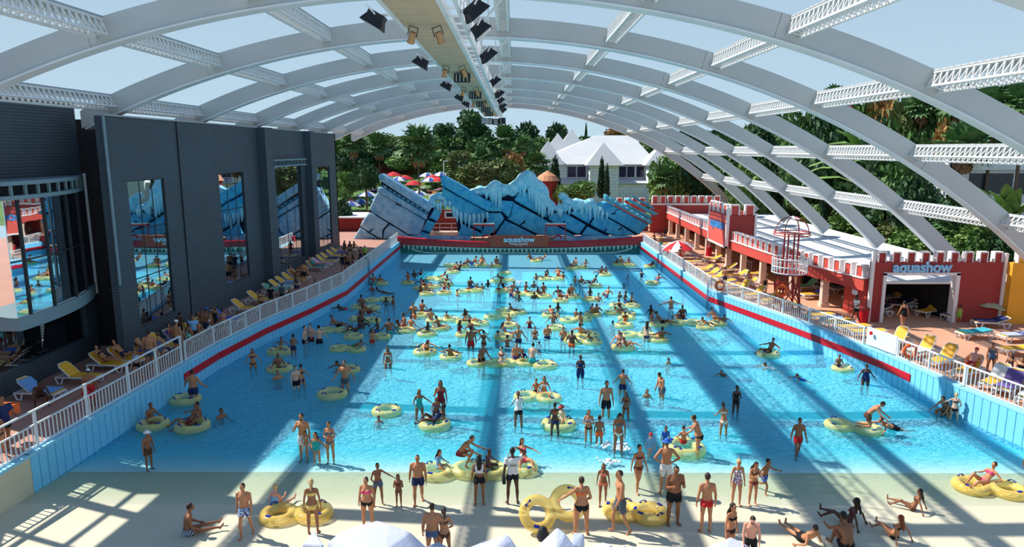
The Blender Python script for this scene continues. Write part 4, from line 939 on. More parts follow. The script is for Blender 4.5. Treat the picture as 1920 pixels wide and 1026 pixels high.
V = [('palm', 665, 253, 335, 106, 62, 'fan palm with brown dead skirt at the left hall corner'), ('palm', 712, 258, 330, 112, 62, 'leaning-crowned fan palm above the striped awning'),
     ('palm', 786, 250, 372, 98, 92, 'tallest fan palm standing between the two raised ruin slabs'), ('palm', 905, 283, 330, 118, 54, 'small fan palm with drooping crown over the olive bushes'),
     ('palm', 948, 244, 330, 130, 62, 'fan palm beside the tall dark pine'), ('palm', 1008, 292, 345, 104, 60, 'low fan palm left of the white castle hall'),
     ('palm', 862, 258, 320, 140, 40, 'distant fan palm among the park bushes'), ('palm', 980, 262, 330, 124, 44, 'fan palm half hidden behind the low castle palm'),
     ('pine', 832, 238, 300, 150, 44, 'small umbrella pine with airy round crown'), ('pine', 895, 219, 320, 138, 62, 'tall dark pine under the end of the gantry'),
     ('dark', 1040, 238, 320, 150, 62, 'dark broad tree behind the castle turrets'), ('dark', 985, 236, 320, 150, 60, 'dark tree right of the tall pine'), ('cypress', 1098, 235, 290, 160, 20, 'thin conifer peak behind the castle turrets'),
     ('flame', 1160, 242, 285, 150, 54, 'reddish flowering tree above the castle roof'), ('cypress', 795, 238, 290, 170, 22, 'thin conifer on the park skyline'), ('cypress', 780, 236, 290, 175, 16, 'narrowest conifer on the park skyline'),
     ('cypress', 1040, 298, 362, 99, 62, 'thick cypress before the castle porch'), ('cypress', 1127, 300, 368, 99, 40, 'slim cypress beside the castle porch'), ('cypress', 1137, 312, 372, 98, 32, 'second slim cypress touching its taller twin'),
     ('light', 1092, 344, 382, 97, 56, 'round green bush below the castle windows'), ('light', 1052, 352, 385, 96, 30, 'small green bush under the thick cypress'), ('olive', 906, 312, 372, 104, 92, 'wide olive brown bush right of the raised slab'),
     ('olive', 938, 306, 360, 112, 70, 'olive bush behind the ice ridge'), ('flame', 968, 292, 340, 116, 44, 'orange flowering bush above the ice ridge'), ('trim', 688, 310, 392, 102, 62, 'clipped round dark tree over the blue parasols'),
     ('light', 650, 328, 372, 108, 44, 'light green bush at the hall corner'), ('dark', 648, 380, 452, 90, 46, 'dark shrub by the hall end beside the steps'), ('dark', 650, 290, 340, 120, 60, 'dark bushes left of the clipped tree'),
     ('light', 745, 296, 318, 140, 50, 'green bush between the two near palms'), ('round', 850, 262, 320, 140, 90, 'wide green tree in the middle of the park'), ('round', 905, 262, 325, 134, 70, 'green tree below the tall pine'),
     ('dark', 868, 305, 350, 122, 34, 'dark conical shrub by the lamp post'), ('round', 1000, 262, 330, 132, 70, 'leafy tree left of the castle turrets'), ('olive', 870, 288, 330, 130, 60, 'pale olive tree in the park middle'),
     ('round', 700, 255, 300, 170, 110, 'far green tree belt left of the park'), ('round', 760, 262, 300, 165, 90, 'far green trees behind the tallest palm'), ('round', 640, 258, 310, 150, 70, 'far green tree at the hall roof edge'), ('dark', 930, 262, 310, 155, 90, 'far dark tree belt behind the pines'), ('round', 1075, 262, 310, 160, 70, 'far tree behind the castle ridge'), ('dark', 735, 280, 300, 150, 80, 'dark hedge behind the awning')]
V += [('round', 655, 262, 330, 150, 80, 'far green tree at the corner of the hall roof'), ('dark', 690, 268, 330, 148, 70, 'far dark tree above the kiosk awning'), ('olive', 735, 264, 320, 152, 80, 'far olive tree between the two tallest left palms'), ('round', 820, 262, 320, 150, 80, 'far green tree right of the tallest palm'), ('dark', 765, 270, 318, 146, 60, 'far dark tree behind the tallest palm trunk'), ('light', 845, 285, 320, 140, 60, 'light green far bush under the round pine'), ('olive', 800, 280, 322, 142, 60, 'small olive tree right of the tallest palm trunk')]
for key, px, pt, pb, Y, w_, lb in V: px_plant(key, px, pt, pb, Y, w_, lb)
# the dense planting behind the arcade, seen between the right hand arches
m_slope = MATS['planted_ground']
W = [('light', 1250, 305, 410, 97, 60), ('dark', 1300, 300, 420, 98, 90), ('palm', 1245, 318, 395, 95, 60), ('dark', 1350, 330, 420, 94, 70), ('round', 1235, 250, 330, 140, 80), ('dark', 1300, 250, 340, 130, 90), ('round', 1370, 262, 360, 110, 80),
     ('dark', 1345, 248, 320, 120, 60), ('round', 1410, 240, 330, 100, 60), ('dark', 1445, 222, 320, 96, 74), ('light', 1400, 318, 420, 88, 70), ('palm', 1420, 330, 415, 86, 80), ('dark', 1460, 300, 420, 84, 84), ('olive', 1440, 350, 430, 80, 76),
     ('round', 1500, 225, 340, 84, 80), ('palm', 1500, 300, 400, 78, 90), ('cypress', 1545, 318, 420, 74, 40), ('olive', 1500, 370, 445, 72, 90), ('light', 1530, 390, 450, 68, 60), ('palm', 1555, 168, 300, 80, 50), ('dark', 1560, 225, 360, 76, 110), ('round', 1600, 205, 350, 78, 90),
     ('flame', 1640, 200, 330, 76, 80), ('dark', 1640, 240, 400, 70, 110), ('palm', 1600, 350, 440, 66, 100), ('cypress', 1575, 320, 430, 70, 34), ('light', 1590, 400, 470, 60, 70), ('dark', 1640, 380, 470, 58, 90), ('cypress', 1710, 310, 420, 62, 30), ('cypress', 1730, 305, 420, 61, 26),
     ('banana', 1660, 225, 330, 72, 60), ('banana', 1700, 215, 330, 70, 60), ('banana', 1640, 215, 330, 72, 60), ('olive', 1720, 200, 360, 68, 120), ('round', 1700, 260, 400, 66, 110), ('flame', 1780, 222, 360, 62, 70), ('palm', 1720, 180, 300, 66, 80), ('palm', 1790, 175, 310, 60, 90), ('palm', 1850, 172, 320, 58, 90),
     ('palm', 1905, 165, 330, 56, 100), ('round', 1780, 190, 360, 66, 120), ('dark', 1850, 200, 340, 64, 120), ('round', 1920, 190, 360, 60, 110), ('palm', 1800, 245, 340, 54, 120), ('dark', 1720, 340, 450, 56, 90), ('olive', 1680, 420, 480, 54, 80), ('light', 1720, 430, 490, 52, 70), ('palm', 1790, 415, 480, 50, 90), ('light', 1830, 430, 490, 48, 90), ('dark', 1780, 360, 460, 54, 90), ('round', 1850, 440, 500, 47, 80), ('banana', 1885, 330, 440, 47, 90), ('banana', 1860, 345, 440, 49, 80), ('dark', 1905, 420, 500, 46, 80), ('palm', 1640, 435, 490, 52, 70), ('light', 1610, 440, 480, 56, 50)]
NM = {'light': 'light green bush', 'dark': 'dark leafy tree', 'palm': 'fan palm', 'round': 'mid green tree', 'olive': 'olive brown bush', 'cypress': 'dark cypress column', 'banana': 'broad-leaved banana plant', 'flame': 'orange flowering tree'}
cntk = {}
def band(px): return 'beyond the far battlements' if px < 1400 else 'behind the middle arch feet' if px < 1560 else 'behind the two nearest arch feet' if px < 1700 else 'above the maroon gate'
rows = {}
for w_ in W: rows.setdefault((w_[0], band(w_[1])), []).append(w_)
for (key, bd), ws in rows.items():
    ws.sort(key=lambda q: q[1])
    for i, (k_, px, pt, pb, Y, wd) in enumerate(ws):
        if px > 1400: Y = max(Y, 33.0 * 1335 / (px - 965) + wd * .04)
        px_plant(key, px, pt, pb, Y, wd, f'{NM[key]} {bd}' + (f', {ORD[i]} from the left' if len(ws) > 1 else ''))
# ------------------------------------------------------------------ railings
def fence(pts, z, h, label, step=.16, lower=None, post_step=2.0, joined=False):
    t = empty('pool_railing', (0, 0, 0), 0, label, 'railing', 'white railings round the pool')
    top = h; low = lower if lower else h
    bal = MB().box((0, 0, .5), (.03, .03, 1)).mesh('baluster', m_white); rest = MB()
    for p, q in zip(pts, pts[1:]):
        p, q = Vector((*p, z)), Vector((*q, z)); L = (q - p).length; d = (q - p) / L
        MB().bar(p + Vector((0, 0, top)), q + Vector((0, 0, top)), .075, .06).build('top_rail', m_white, t)
        if lower: MB().bar(p + Vector((0, 0, low)), q + Vector((0, 0, low)), .06, .05).build('middle_rail', m_white, t)
        MB().bar(p + Vector((0, 0, .08)), q + Vector((0, 0, .08)), .05, .05).build('bottom_rail', m_white, t)
        k = max(1, int(L / step))
        for i in range(k):
            c = p + d * (i + .5) * L / k
            if joined: rest.box(c + Vector((0, 0, .08 + (low - .08) / 2)), (.03, .03, low - .08))
            else: inst('baluster', bal, t, c + Vector((0, 0, .08)), (0, 0, 0), (1, 1, low - .08))
        k = max(1, round(L / post_step))
        for i in range(0 if p == Vector((*pts[0], z)) else 1, k + 1): MB().bar(p + d * L * i / k, p + d * L * i / k + Vector((0, 0, top + .02)), .085).build('post', m_white, t)
    if joined: rest.build('far_balusters', m_white, t, kind='stuff')
o = -.2
fence([(-16.95, 14), (-16.75, 20), (-16.35, 28), (-16.15, 32.3)], DZ + .05, 1.35, 'near left white railing with open upper rail by the brown deck', .2, lower=.85, post_step=2.6)
fence([(-16.1, 32.6), (-15.95, 35.5), (-15.3, 40.5), (-14.1, 46), (-13.1, 51.8)], DZ + .05, 1.0, 'white baluster railing along the middle of the left pool wall', .17)
fence([(-13.1, 52.2), (-13.1, 77)], DZ + .05, 1.0, 'far straight white railing on the left pool wall', .2, joined=True)
fence([(14.5, 50.4), (14.3, 77)], DZ + .05, .95, 'far straight white railing on the right pool wall', .2, joined=True)
fence([(14.6, 50), (16.1, 44.8), (17.5, 40.1), (18.55, 35.7)], DZ + .05, .95, 'white baluster railing along the middle of the right pool wall', .17)
fence([(19.1, 33.4), (19.7, 29.1), (20.4, 25.6), (21.2, 20), (22.2, 12)], DZ + .05, .95, 'nearest white railing on the right pool wall', .2, post_step=2.4)
bn = MB(); p, q = Vector((18.6, 35.5, 0)), Vector((19.08, 33.5, 0)); ang = math.atan2((q - p).y, (q - p).x)
pb_ = MB().box((p + q) / 2 + Vector((0, 0, DZ + .62)), ((q - p).length, .05, .95), ang).build('rules_board', mat('board_white', s2l(225, 232, 236), .5, noise=(2, .08)), label='white pool rules board on the right railing by the red band end', cat='sign')
MB().tube([((p.x + q.x) / 2 - .28, (p.y + q.y) / 2 + .5, DZ + .86), ((p.x + q.x) / 2 - .33, (p.y + q.y) / 2 + .49, DZ + .86)], [.1, .1], 12).build('red_disc', m_band, pb_)
# ladders into the water
def ladder(x, y, rz, label):
    t = empty('pool_ladder', (x, y, 0), rz, label, 'ladder', 'ladders on the pool walls')
    for s in (-.22, .22): MB().tube([(s, -.5, 1.25), (s, -.45, 2.1), (s, -.1, 2.25), (s, .14, 1.9), (s, .14, -.7)], .03, 6).build('side_rail', mat('ladder_steel', s2l(96, 122, 150), .3, .6), t)
    for i in range(8): MB().bar((-.22, .14, -.6 + i * .28), (.22, .14, -.6 + i * .28), .04).build('rung', MATS['ladder_steel'], t)
ladder(14.25, 49.6, R(85), 'steel ladder at the bend of the right pool wall'); ladder(14.1, 65, R(90), 'steel ladder on the far right pool wall'); ladder(-12.95, 60, R(-90), 'steel ladder on the far left pool wall')
for i, (x, y) in enumerate(((19.05, 31.9), (14.6, 49.2))):
    pass
# ------------------------------------------------------------------ lifeguard tower
lt = empty('lifeguard_tower', (17.55, 43.7, DZ), 0, 'red steel lifeguard tower with white basket and domed cage', 'tower')
for a in range(4):
    c, s = math.cos(PI / 4 + a * PI / 2), math.sin(PI / 4 + a * PI / 2); c2, s2 = math.cos(PI / 4 + (a + 1) * PI / 2), math.sin(PI / 4 + (a + 1) * PI / 2)
    MB().bar((c * .85, s * .85, 0), (c * .62, s * .62, 2.45), .1).build('leg', m_darkred, lt)
    MB().bar((c * .8, s * .8, .5), (c2 * .66, s2 * .66, 2.0), .06).build('brace', m_darkred, lt); MB().bar((c2 * .8, s2 * .8, .5), (c * .66, s * .66, 2.0), .06).build('brace', m_darkred, lt)
    MB().bar((c * .45, s * .45, 2.5), (c * .45, s * .45, 5.0), .08).build('post', m_darkred, lt)
MB().lathe([(1.0, 2.42), (1.02, 2.5)], n=20).build('platform', m_darkred, lt)
for z in (2.55, 2.95, 3.45): MB().tube([(1.06 * math.cos(2 * PI * j / 24), 1.06 * math.sin(2 * PI * j / 24), z) for j in range(24)], .035, 5, closed=True).build('basket_ring', m_white, lt)
for j in range(28): MB().bar((1.06 * math.cos(2 * PI * j / 28), 1.06 * math.sin(2 * PI * j / 28), 2.55), (1.06 * math.cos(2 * PI * j / 28), 1.06 * math.sin(2 * PI * j / 28), 3.45), .04).build('basket_bar', m_white, lt)
for z, r_ in ((4.95, 1.1), (5.1, 1.08)): MB().tube([(r_ * math.cos(2 * PI * j / 24), r_ * math.sin(2 * PI * j / 24), z) for j in range(24)], .035, 5, closed=True).build('dome_ring', m_redw, lt)
for j in range(8): MB().tube([(1.08 * math.cos(e) * math.cos(j * PI / 4), 1.08 * math.cos(e) * math.sin(j * PI / 4), 5.05 + 1.05 * math.sin(e)) for e in [PI / 2 * q / 7 for q in range(8)]], .022, 5).build('dome_rib', m_darkred, lt)
MB().lathe([(.5, 5.96), (.02, 6.14)], n=12).build('dome_cap', m_white, lt)
MB().tube([(.33 * math.cos(2 * PI * j / 18) - .75, -.85, 1.5 + .33 * math.sin(2 * PI * j / 18)) for j in range(18)], .1, 7, closed=True).build('lifebuoy', mat('buoy_orange', s2l(240, 96, 40), .5, noise=(3, .15)), lt, label='orange lifebuoy')
# ------------------------------------------------------------------ sun loungers
def seat_mb(L0, L1, w_=.6, th=.05):
    return MB().box(((L0 + L1) / 2, 0, 0), (L1 - L0, w_, th))
m_lframe = mat('lounger_frame_white', s2l(226, 228, 230), .4, noise=(3, .06))
fm = MB()
for s in (-.33, .33):
    fm.tube([(-.75, s, .30), (.2, s, .33), (1.1, s, .33)], .035, 6)
    for x in (-.62, .85): fm.tube([(x - .14, s, .31), (x - .02, s, .03), (x + .16, s, .03), (x + .26, s, .31)], .035, 6)
fm.bar((1.1, -.33, .33), (1.1, .33, .33), .07); fm.bar((-.75, -.33, .3), (-.75, .33, .3), .06)
lframe = fm.mesh('frame', m_lframe)
bed_me = seat_mb(-.05, 1.08).mesh('bed', m_yellow)
back_mb = MB(); back_mb.rings([[(0, -.3, -.02), (0, .3, -.02), (0, .3, .03), (0, -.3, .03)], [(.62, -.3, -.02), (.62, .3, -.02), (.62, .3, .03), (.62, -.3, .03)], [(.75, -.2, -.02), (.75, .2, -.02), (.75, .2, .03), (.75, -.2, .03)]])
back_me = back_mb.mesh('backrest', m_yellow)
rim_me = MB().tube([(0, -.31, 0), (.62, -.32, 0), (.77, -.22, 0), (.77, .22, 0), (.62, .32, 0), (0, .31, 0)], .028, 6).mesh('backrest_rim', m_lframe)
prop_me = MB().bar((-.42, -.28, .32), (-.42, .28, .32), .05).mesh('prop', m_lframe)
def lounger(x, y, z, rz, tilt, label, towel=None, group='yellow sun loungers round the pool'):
    """local +x points to the foot end"""
    t = empty('sun_lounger', (x, y, z), rz, label, 'sun lounger', group)
    inst('frame', lframe, t); inst('bed', bed_me, t, (0, 0, .36))
    b_ = inst('backrest', back_me, t, (-.05, 0, .37), (0, R(tilt), PI)); b_.rotation_euler = (0, 0, PI); 
    b_.rotation_euler = Euler((0, R(-tilt), PI), 'XYZ'); inst('backrest_rim', rim_me, b_); inst('prop', prop_me, t)
    if towel:
        col, kind_ = towel
        mb = MB(); n = 12
        prof = [(-.05 - .6 * math.cos(R(tilt)) * (1 - q / 4), .43 + .6 * math.sin(R(tilt)) * (1 - q / 4)) for q in range(4)] + [(-.05, .42), (.3, .405), (.7, .41), (1.0, .405)]
        if kind_ == 'back': prof = prof[:5]
        if kind_ == 'bed': prof = prof[4:]
        up = [[(px_, -.34, pz), (px_, .34, pz), (px_, .34, pz + .025 + .01 * (i % 2)), (px_, -.34, pz + .025 + .01 * ((i + 1) % 2))] for i, (px_, pz) in enumerate(prof)]
        mb.rings(up); o_ = mb.build('beach_towel', towel_mat(col), None); o_.location = (x, y, z); o_.rotation_euler = (0, 0, rz)
        tag(o_, f'{COLN[col]} towel on ' + label.replace('yellow sun lounger', 'the lounger'), 'towel', 'beach towels on the loungers')
        lw = o_['label'].split()
        if len(lw) > 16: o_['label'] = ' '.join(lw[:16]).rstrip(',')
TC = {'blue': (58, 96, 200), 'pink': (226, 170, 190), 'teal': (64, 170, 184), 'green': (110, 180, 150), 'red': (190, 44, 52), 'white': (226, 228, 226), 'sky': (120, 170, 226), 'purple': (110, 90, 150), 'navy': (44, 54, 104), 'grey': (120, 126, 130), 'striped': (220, 224, 232), 'orange': (236, 130, 50), 'aqua': (140, 214, 226), 'wine': (130, 60, 70)}
COLN = {'blue': 'bright blue', 'pink': 'pale pink', 'teal': 'teal', 'green': 'sea green', 'red': 'red', 'white': 'white', 'sky': 'light blue', 'purple': 'mauve', 'navy': 'navy', 'grey': 'grey', 'striped': 'blue and white striped', 'orange': 'orange', 'aqua': 'pale aqua', 'wine': 'wine red'}
def towel_mat(c):
    nm = 'towel_' + c
    if nm in MATS: return MATS[nm]
    m = mat(nm, s2l(*TC[c]), .95, noise=(3, .15))
    if c == 'striped':
        nt = m.node_tree; b = nt.nodes['Principled BSDF']; tc = nt.nodes.new('ShaderNodeTexCoord'); w_ = nt.nodes.new('ShaderNodeTexWave'); w_.bands_direction = 'Y'; w_.inputs['Scale'].default_value = 2.2
        mx = nt.nodes.new('ShaderNodeMix'); mx.data_type = 'RGBA'; mx.inputs['A'].default_value = (*s2l(230, 232, 236), 1); mx.inputs['B'].default_value = (*s2l(58, 96, 180), 1)
        cr_ = nt.nodes.new('ShaderNodeMath'); cr_.operation = 'GREATER_THAN'; cr_.inputs[1].default_value = .5
        nt.links.new(tc.outputs['Object'], w_.inputs[0]); nt.links.new(w_.outputs['Fac'], cr_.inputs[0]); nt.links.new(cr_.outputs[0], mx.inputs[0]); nt.links.new(mx.outputs['Result'], b.inputs['Base Color'])
    return m
# left deck row: heads to the wall, feet to the pool
LL = [(-20.0, 27.6, 40, 'sky'), (-19.6, 29.6, 42, None), (-19.3, 31.4, 38, None), (-18.9, 32.2, 38, None), (-18.6, 33.4, 36, 'blue'), (-18.25, 34.6, 42, None), (-17.9, 35.5, 40, 'purple'), (-17.7, 36.8, 40, None), (-17.5, 38.1, 38, 'teal'), (-17.3, 40.0, 42, 'blue'), (-17.3, 43.0, 40, None), (-17.3, 45.6, 40, None), (-17.3, 48.4, 36, 'green'), (-17.3, 49.8, 38, 'aqua'), (-17.3, 51.2, 36, 'sky'), (-17.3, 52.6, 40, None), (-17.3, 53.9, 40, 'wine'), (-17.2, 58.6, 38, 'teal'), (-17.2, 60.1, 40, 'pink'), (-17.2, 61.6, 42, None), (-17.2, 63.0, 42, 'navy'), (-17.2, 65.0, 40, None), (-17.2, 66.6, 40, 'blue')]
for i, (x, y, ti, tw) in enumerate(LL):
    lounger(x, y, DZ, R(-8), ti, f'yellow sun lounger by the dark hall wall, {ORD[i] if i < 20 else ("last but two" if i == 20 else "last but one" if i == 21 else "last")} from the camera', (tw, 'bed' if i % 3 else 'all') if tw else None)
# right deck
def rl(px, py, rz, ti, label, tw=None, z=DZ):
    p_ = at(px, py, z); lim_ = along(RW, p_.y) + .62
    ft = p_.x + min(1.15 * math.cos(rz), -.8 * math.cos(rz)) - .33 * abs(math.sin(rz))
    lounger(p_.x + max(0, lim_ - ft), p_.y, z, rz, ti, label, tw)
RLS = [(1245, 452, 10, 0, ('white', 'bed')), (1255, 463, 8, 0, ('white', 'bed')), (1262, 480, 5, 0, ('striped', 'all')), (1285, 487, 5, 0, ('striped', 'bed')), (1292, 497, 180, 0, None), (1305, 512, 195, 28, None), (1315, 520, 200, 32, None), (1325, 527, 200, 36, None), (1335, 536, 190, 10, None), (1345, 543, 190, 6, None),
       (1392, 550, 205, 55, None), (1412, 560, 205, 40, None), (1432, 570, 210, 38, None), (1430, 580, 200, 0, None), (1470, 600, 195, 0, None), (1520, 612, 195, 0, None), (1540, 622, 190, 0, None)]
for i, (px, py, rz, ti, tw) in enumerate(RLS): rl(px, py, R(rz), ti, f'yellow sun lounger along the far right railing, {ORD[i]} from the far end', tw)
RN = [(1618, 632, 178, 4, None, 'flat yellow lounger left of the rules board'), (1625, 648, 185, 4, None, 'flat yellow lounger close behind the rules board'), (1655, 650, 205, 62, None, 'upright yellow lounger just behind the rules board'), (1688, 668, 205, 60, ('white', 'bed'), 'upright yellow lounger with white towel right of the rules board'), (1722, 684, 208, 52, None, 'yellow lounger with folded towel before the reclining bather'),
      (1760, 704, 215, 45, None, 'yellow lounger carrying the bather in red trunks'), (1800, 725, 215, 50, ('white', 'back'), 'yellow lounger with white towel over its head'), (1842, 735, 215, 48, ('purple', 'all'), 'lounger under mauve towels by the near right railing'), (1870, 752, 218, 45, ('white', 'all'), 'lounger buried under a white throw by the near right railing'), (1905, 770, 220, 55, ('pink', 'bed'), 'yellow lounger with pink towel at the right frame edge'),
      (1800, 600, 190, 20, ('purple', 'all'), 'lounger under a mauve towel beneath the yellow parasol'), (1862, 614, 172, 20, ('navy', 'all'), 'lounger beside the yellow parasol by the maroon gate'), (1832, 634, 188, 6, ('teal', 'all'), 'lounger heaped with patterned towels on the open deck'), (1912, 640, 185, 10, ('striped', 'all'), 'lounger with striped towel at the right edge of the deck'), (1915, 665, 185, 10, None, 'pale lounger at the right frame edge above the walking women')]
for px, py, rz, ti, tw, lb in RN: rl(px, py, R(rz), ti, lb, tw)
# loungers in the shade of the arcade and pavilion
for i, (px, py) in enumerate([(1340, 492), (1365, 510), (1385, 524), (1402, 540), (1420, 520), (1515, 545), (1530, 560), (1545, 535)]):
    rl(px, py, R(190), 30 if i != 5 else 45, f'lounger in the arcade shade, {ORD[i]} from the far end', (('green', 'all') if i == 5 else ('blue', 'back') if i == 6 else None))
for i, (x, y) in enumerate([(22.9, 42.6), (23.6, 46.5), (24.9, 48.0), (25.3, 44.2), (26.0, 46.6), (26.2, 42.6), (27.0, 44.6), (24.0, 49.5)]):
    lounger(x, y, DZ, R(170 + 20 * (i % 3)), 25, f'lounger in the dim gate pavilion, {ORD[i]} from the left', ('navy', 'all') if i % 3 == 0 else ('grey', 'bed') if i % 3 == 1 else None)
# foam mats and lifebuoys along the right railing
for i, (px, py, c) in enumerate([(1558, 600, 'sky'), (1576, 607, 'white'), (1596, 614, 'sky'), (1612, 620, 'white')]):
    p_ = at(px, py, DZ); p_.x = max(p_.x, along(RW, p_.y) + 1.2); MB().box((0, 0, .09), (1.3, .62, .14), -.4).box((0, 0, .2), (1.24, .58, .06), -.38).build('foam_mat', towel_mat(c), loc=p_, label=f'{COLN[c]} foam mat on the deck left of the flat loungers, {ORD[i]} from the left', cat='mat', group='foam mats by the right railing')
for i, (x, y) in enumerate(((14.75, 48.9), (19.25, 32.6))):
    MB().tube([(.3 * math.cos(2 * PI * j / 18), 0, .3 * math.sin(2 * PI * j / 18)) for j in range(18)], .08, 7, closed=True).build('lifebuoy', MATS['buoy_orange'], loc=(x, y, DZ + .62), smooth=True, label=f'orange lifebuoy hung on the right railing {"at the wall bend" if i == 0 else "by the rules board"}', cat='lifebuoy')
# bins, parasols, tables
for i, (px, py) in enumerate([(1287, 456), (1306, 466), (1329, 480), (1365, 500), (1458, 552), (1618, 605)]):
    p_ = at(px, py, DZ); b_ = MB().lathe([(.26, 0), (.3, .75), (.31, .78)], n=14).build('litter_bin', m_band, loc=p_, label=f'red litter bin along the arcade, {ORD[i]} from the far end', cat='bin', group='red litter bins by the arcade')
    MB().lathe([(.33, .78), (.3, .9), (.12, 1.02)], n=14).build('lid', m_darkred, b_)
tb = empty('plastic_table', at(1398, 505, DZ), 0, 'small white plastic table by an arcade column', 'table'); MB().box((0, 0, .7), (.85, .85, .05)).build('top', m_lframe, tb)
for sx in (-.36, .36):
    for sy in (-.36, .36): MB().bar((sx, sy, 0), (sx, sy, .7), .05).build('leg', m_lframe, tb)
def parasol(p_, r_, h, mats_, label, tilt=(0, 0), n=8, group=None):
    t = empty('parasol', p_, 0, label, 'parasol', group)
    MB().bar((0, 0, 0), (0, 0, h), .05).build('pole', m_lframe, t); MB().lathe([(.22, 0), (.22, .08), (.05, .14)], n=12).build('base', m_slat, t)
    c = empty('canopy', (0, 0, h)); c.parent = t; c.rotation_euler = (*tilt, 0)
    for k in range(n):
        a0, a1, am = [2 * PI * (k + q) / n for q in (0, 1, .5)]
        A = Vector((r_ * math.cos(a0), r_ * math.sin(a0), -.42 * r_)); B = Vector((r_ * math.cos(a1), r_ * math.sin(a1), -.42 * r_)); m_ = (A + B) / 2 * .97 + Vector((0, 0, .03))
        A2, B2 = A * .55 + Vector((0, 0, .09 * r_)), B * .55 + Vector((0, 0, .09 * r_)); ap = Vector((0, 0, .08))
        dn = Vector((0, 0, -.02))
        mb = MB(); mb.add([ap, A2, B2, A, m_, B] + [v + dn for v in (ap, A2, B2, A, m_, B)], [(0, 1, 2), (1, 3, 4), (1, 4, 2), (2, 4, 5), (6, 8, 7), (7, 10, 9), (7, 8, 10), (8, 11, 10), (3, 9, 10, 4), (4, 10, 11, 5)])
        mb.build('canopy_panel', mats_[k % len(mats_)], c)
    return t
m_prw = mat('parasol_red', s2l(206, 44, 52), .8, noise=(2, .1)); m_pwh = mat('parasol_white', s2l(232, 232, 228), .8, noise=(2, .06)); m_pbl = mat('parasol_blue', s2l(60, 96, 170), .8, noise=(2, .1)); m_pye = mat('parasol_beige', s2l(190, 184, 140), .8, noise=(2, .1))
parasol(at(1270, 487, DZ), 1.55, 1.75, (m_prw, m_pwh), 'red and white parasol on the far right deck', (R(8), R(-8)))
parasol(at(1852, 600, DZ), 1.15, 1.2, (m_pye,), 'low faded yellow parasol by the maroon gate', (R(-8), R(12)))
LP = [(676, 388, 'b'), (716, 382, 'b'), (738, 328, 'r'), (777, 350, 'r'), (806, 342, 'b'), (812, 336, 'r'), (822, 342, 'r'), (800, 330, 'b'), (826, 328, 'b'), (748, 340, 'w'), (735, 345, 'w'), (785, 372, 'b'), (658, 392, 'b'), (760, 337, 'r'), (640, 366, 'w'), (655, 362, 'r'), (690, 374, 'b')]
for i, (px, py, c) in enumerate(sorted(LP)):
    Y = 104 + (395 - py) * .42; p_ = atY(px, py, Y); gz = far_z(p_.x, Y)
    parasol(Vector((p_.x, Y, gz)), 1.7, max(2.0, p_.z - gz), {'b': (m_pbl, m_pwh), 'r': (m_prw, m_prw), 'w': (m_pwh, m_pbl)}[c], f'{ {"b": "blue and white", "r": "red", "w": "white"}[c]} parasol on the park lawn, {ORD[i]} of the lawn parasols from the left', group='parasols on the park lawn')
# awning kiosk on the lawn
kk = empty('awning_kiosk', (-34, 150, far_z(-34, 150)), 0, 'low maroon kiosk with a red and white striped awning on the lawn', 'kiosk')
MB().bbox((-3, 0, 0), (14, 5, 3.2)).build('wall', m_darkred, kk); MB().bbox((-3, -.3, 3.2), (14, 5.3, 3.7)).build('roof_edge', m_white, kk)
for i in range(9): MB().prism([(-3 + .5 * i, -.2, 3.6), (-2.5 + .5 * i, -.2, 3.6), (-2.5 + .5 * i, -2.0, 2.7), (-3 + .5 * i, -2.0, 2.7)], (0, 0, .05)).build('awning_strip', m_prw if i % 2 == 0 else m_pwh, kk)
for i, (px, pt) in enumerate(((832, 302),)):
    v = atY(px, pt, 112); g_ = empty('lamp_post', (v.x, 112, far_z(v.x, 112)), 0, 'white lamp post standing on the park lawn', 'lamp'); MB().tube([(0, 0, 0), (0, 0, v.z - far_z(v.x, 112))], .09, 7).build('pole', m_white, g_); MB().box((.3, 0, v.z - far_z(v.x, 112)), (.8, .25, .18)).build('lamp_head', m_white, g_)
# sun beds on the lawn (far)
lb_me = MB().box((0, 0, .35), (.7, 1.9, .1)).box((0, .8, .55), (.7, .5, .08)).box((0, -.7, .15), (.6, .06, .3)).box((0, .6, .15), (.6, .06, .3)).mesh('lawn_sunbed', m_pwh)
rr = random.Random(11); LB = []
for i in range(34):
    px, py = rr.uniform(632, 860), rr.uniform(345, 410)
    if 745 < px < 800 and py > 360: continue
    Y = 102 + (400 - py) * .42; x = atY(px, py, Y).x; LB.append((x, Y, rr.choice(['pink', 'wine', 'sky', 'white', 'orange', 'navy'])))
LB.sort()
for i, (x, Y, c) in enumerate(LB):
    o_ = inst('lawn_sunbed', lb_me, None, (x, Y, far_z(x, Y)), (0, 0, rr.uniform(-.5, .5)), 1.0, [towel_mat(c)]); tag(o_, f'{COLN[c]} covered sunbed on the park lawn beyond the rock, {ORD[sum(1 for q in LB[:i] if q[2] == c)]} such from the left', 'sunbed', 'sunbeds on the park lawn')
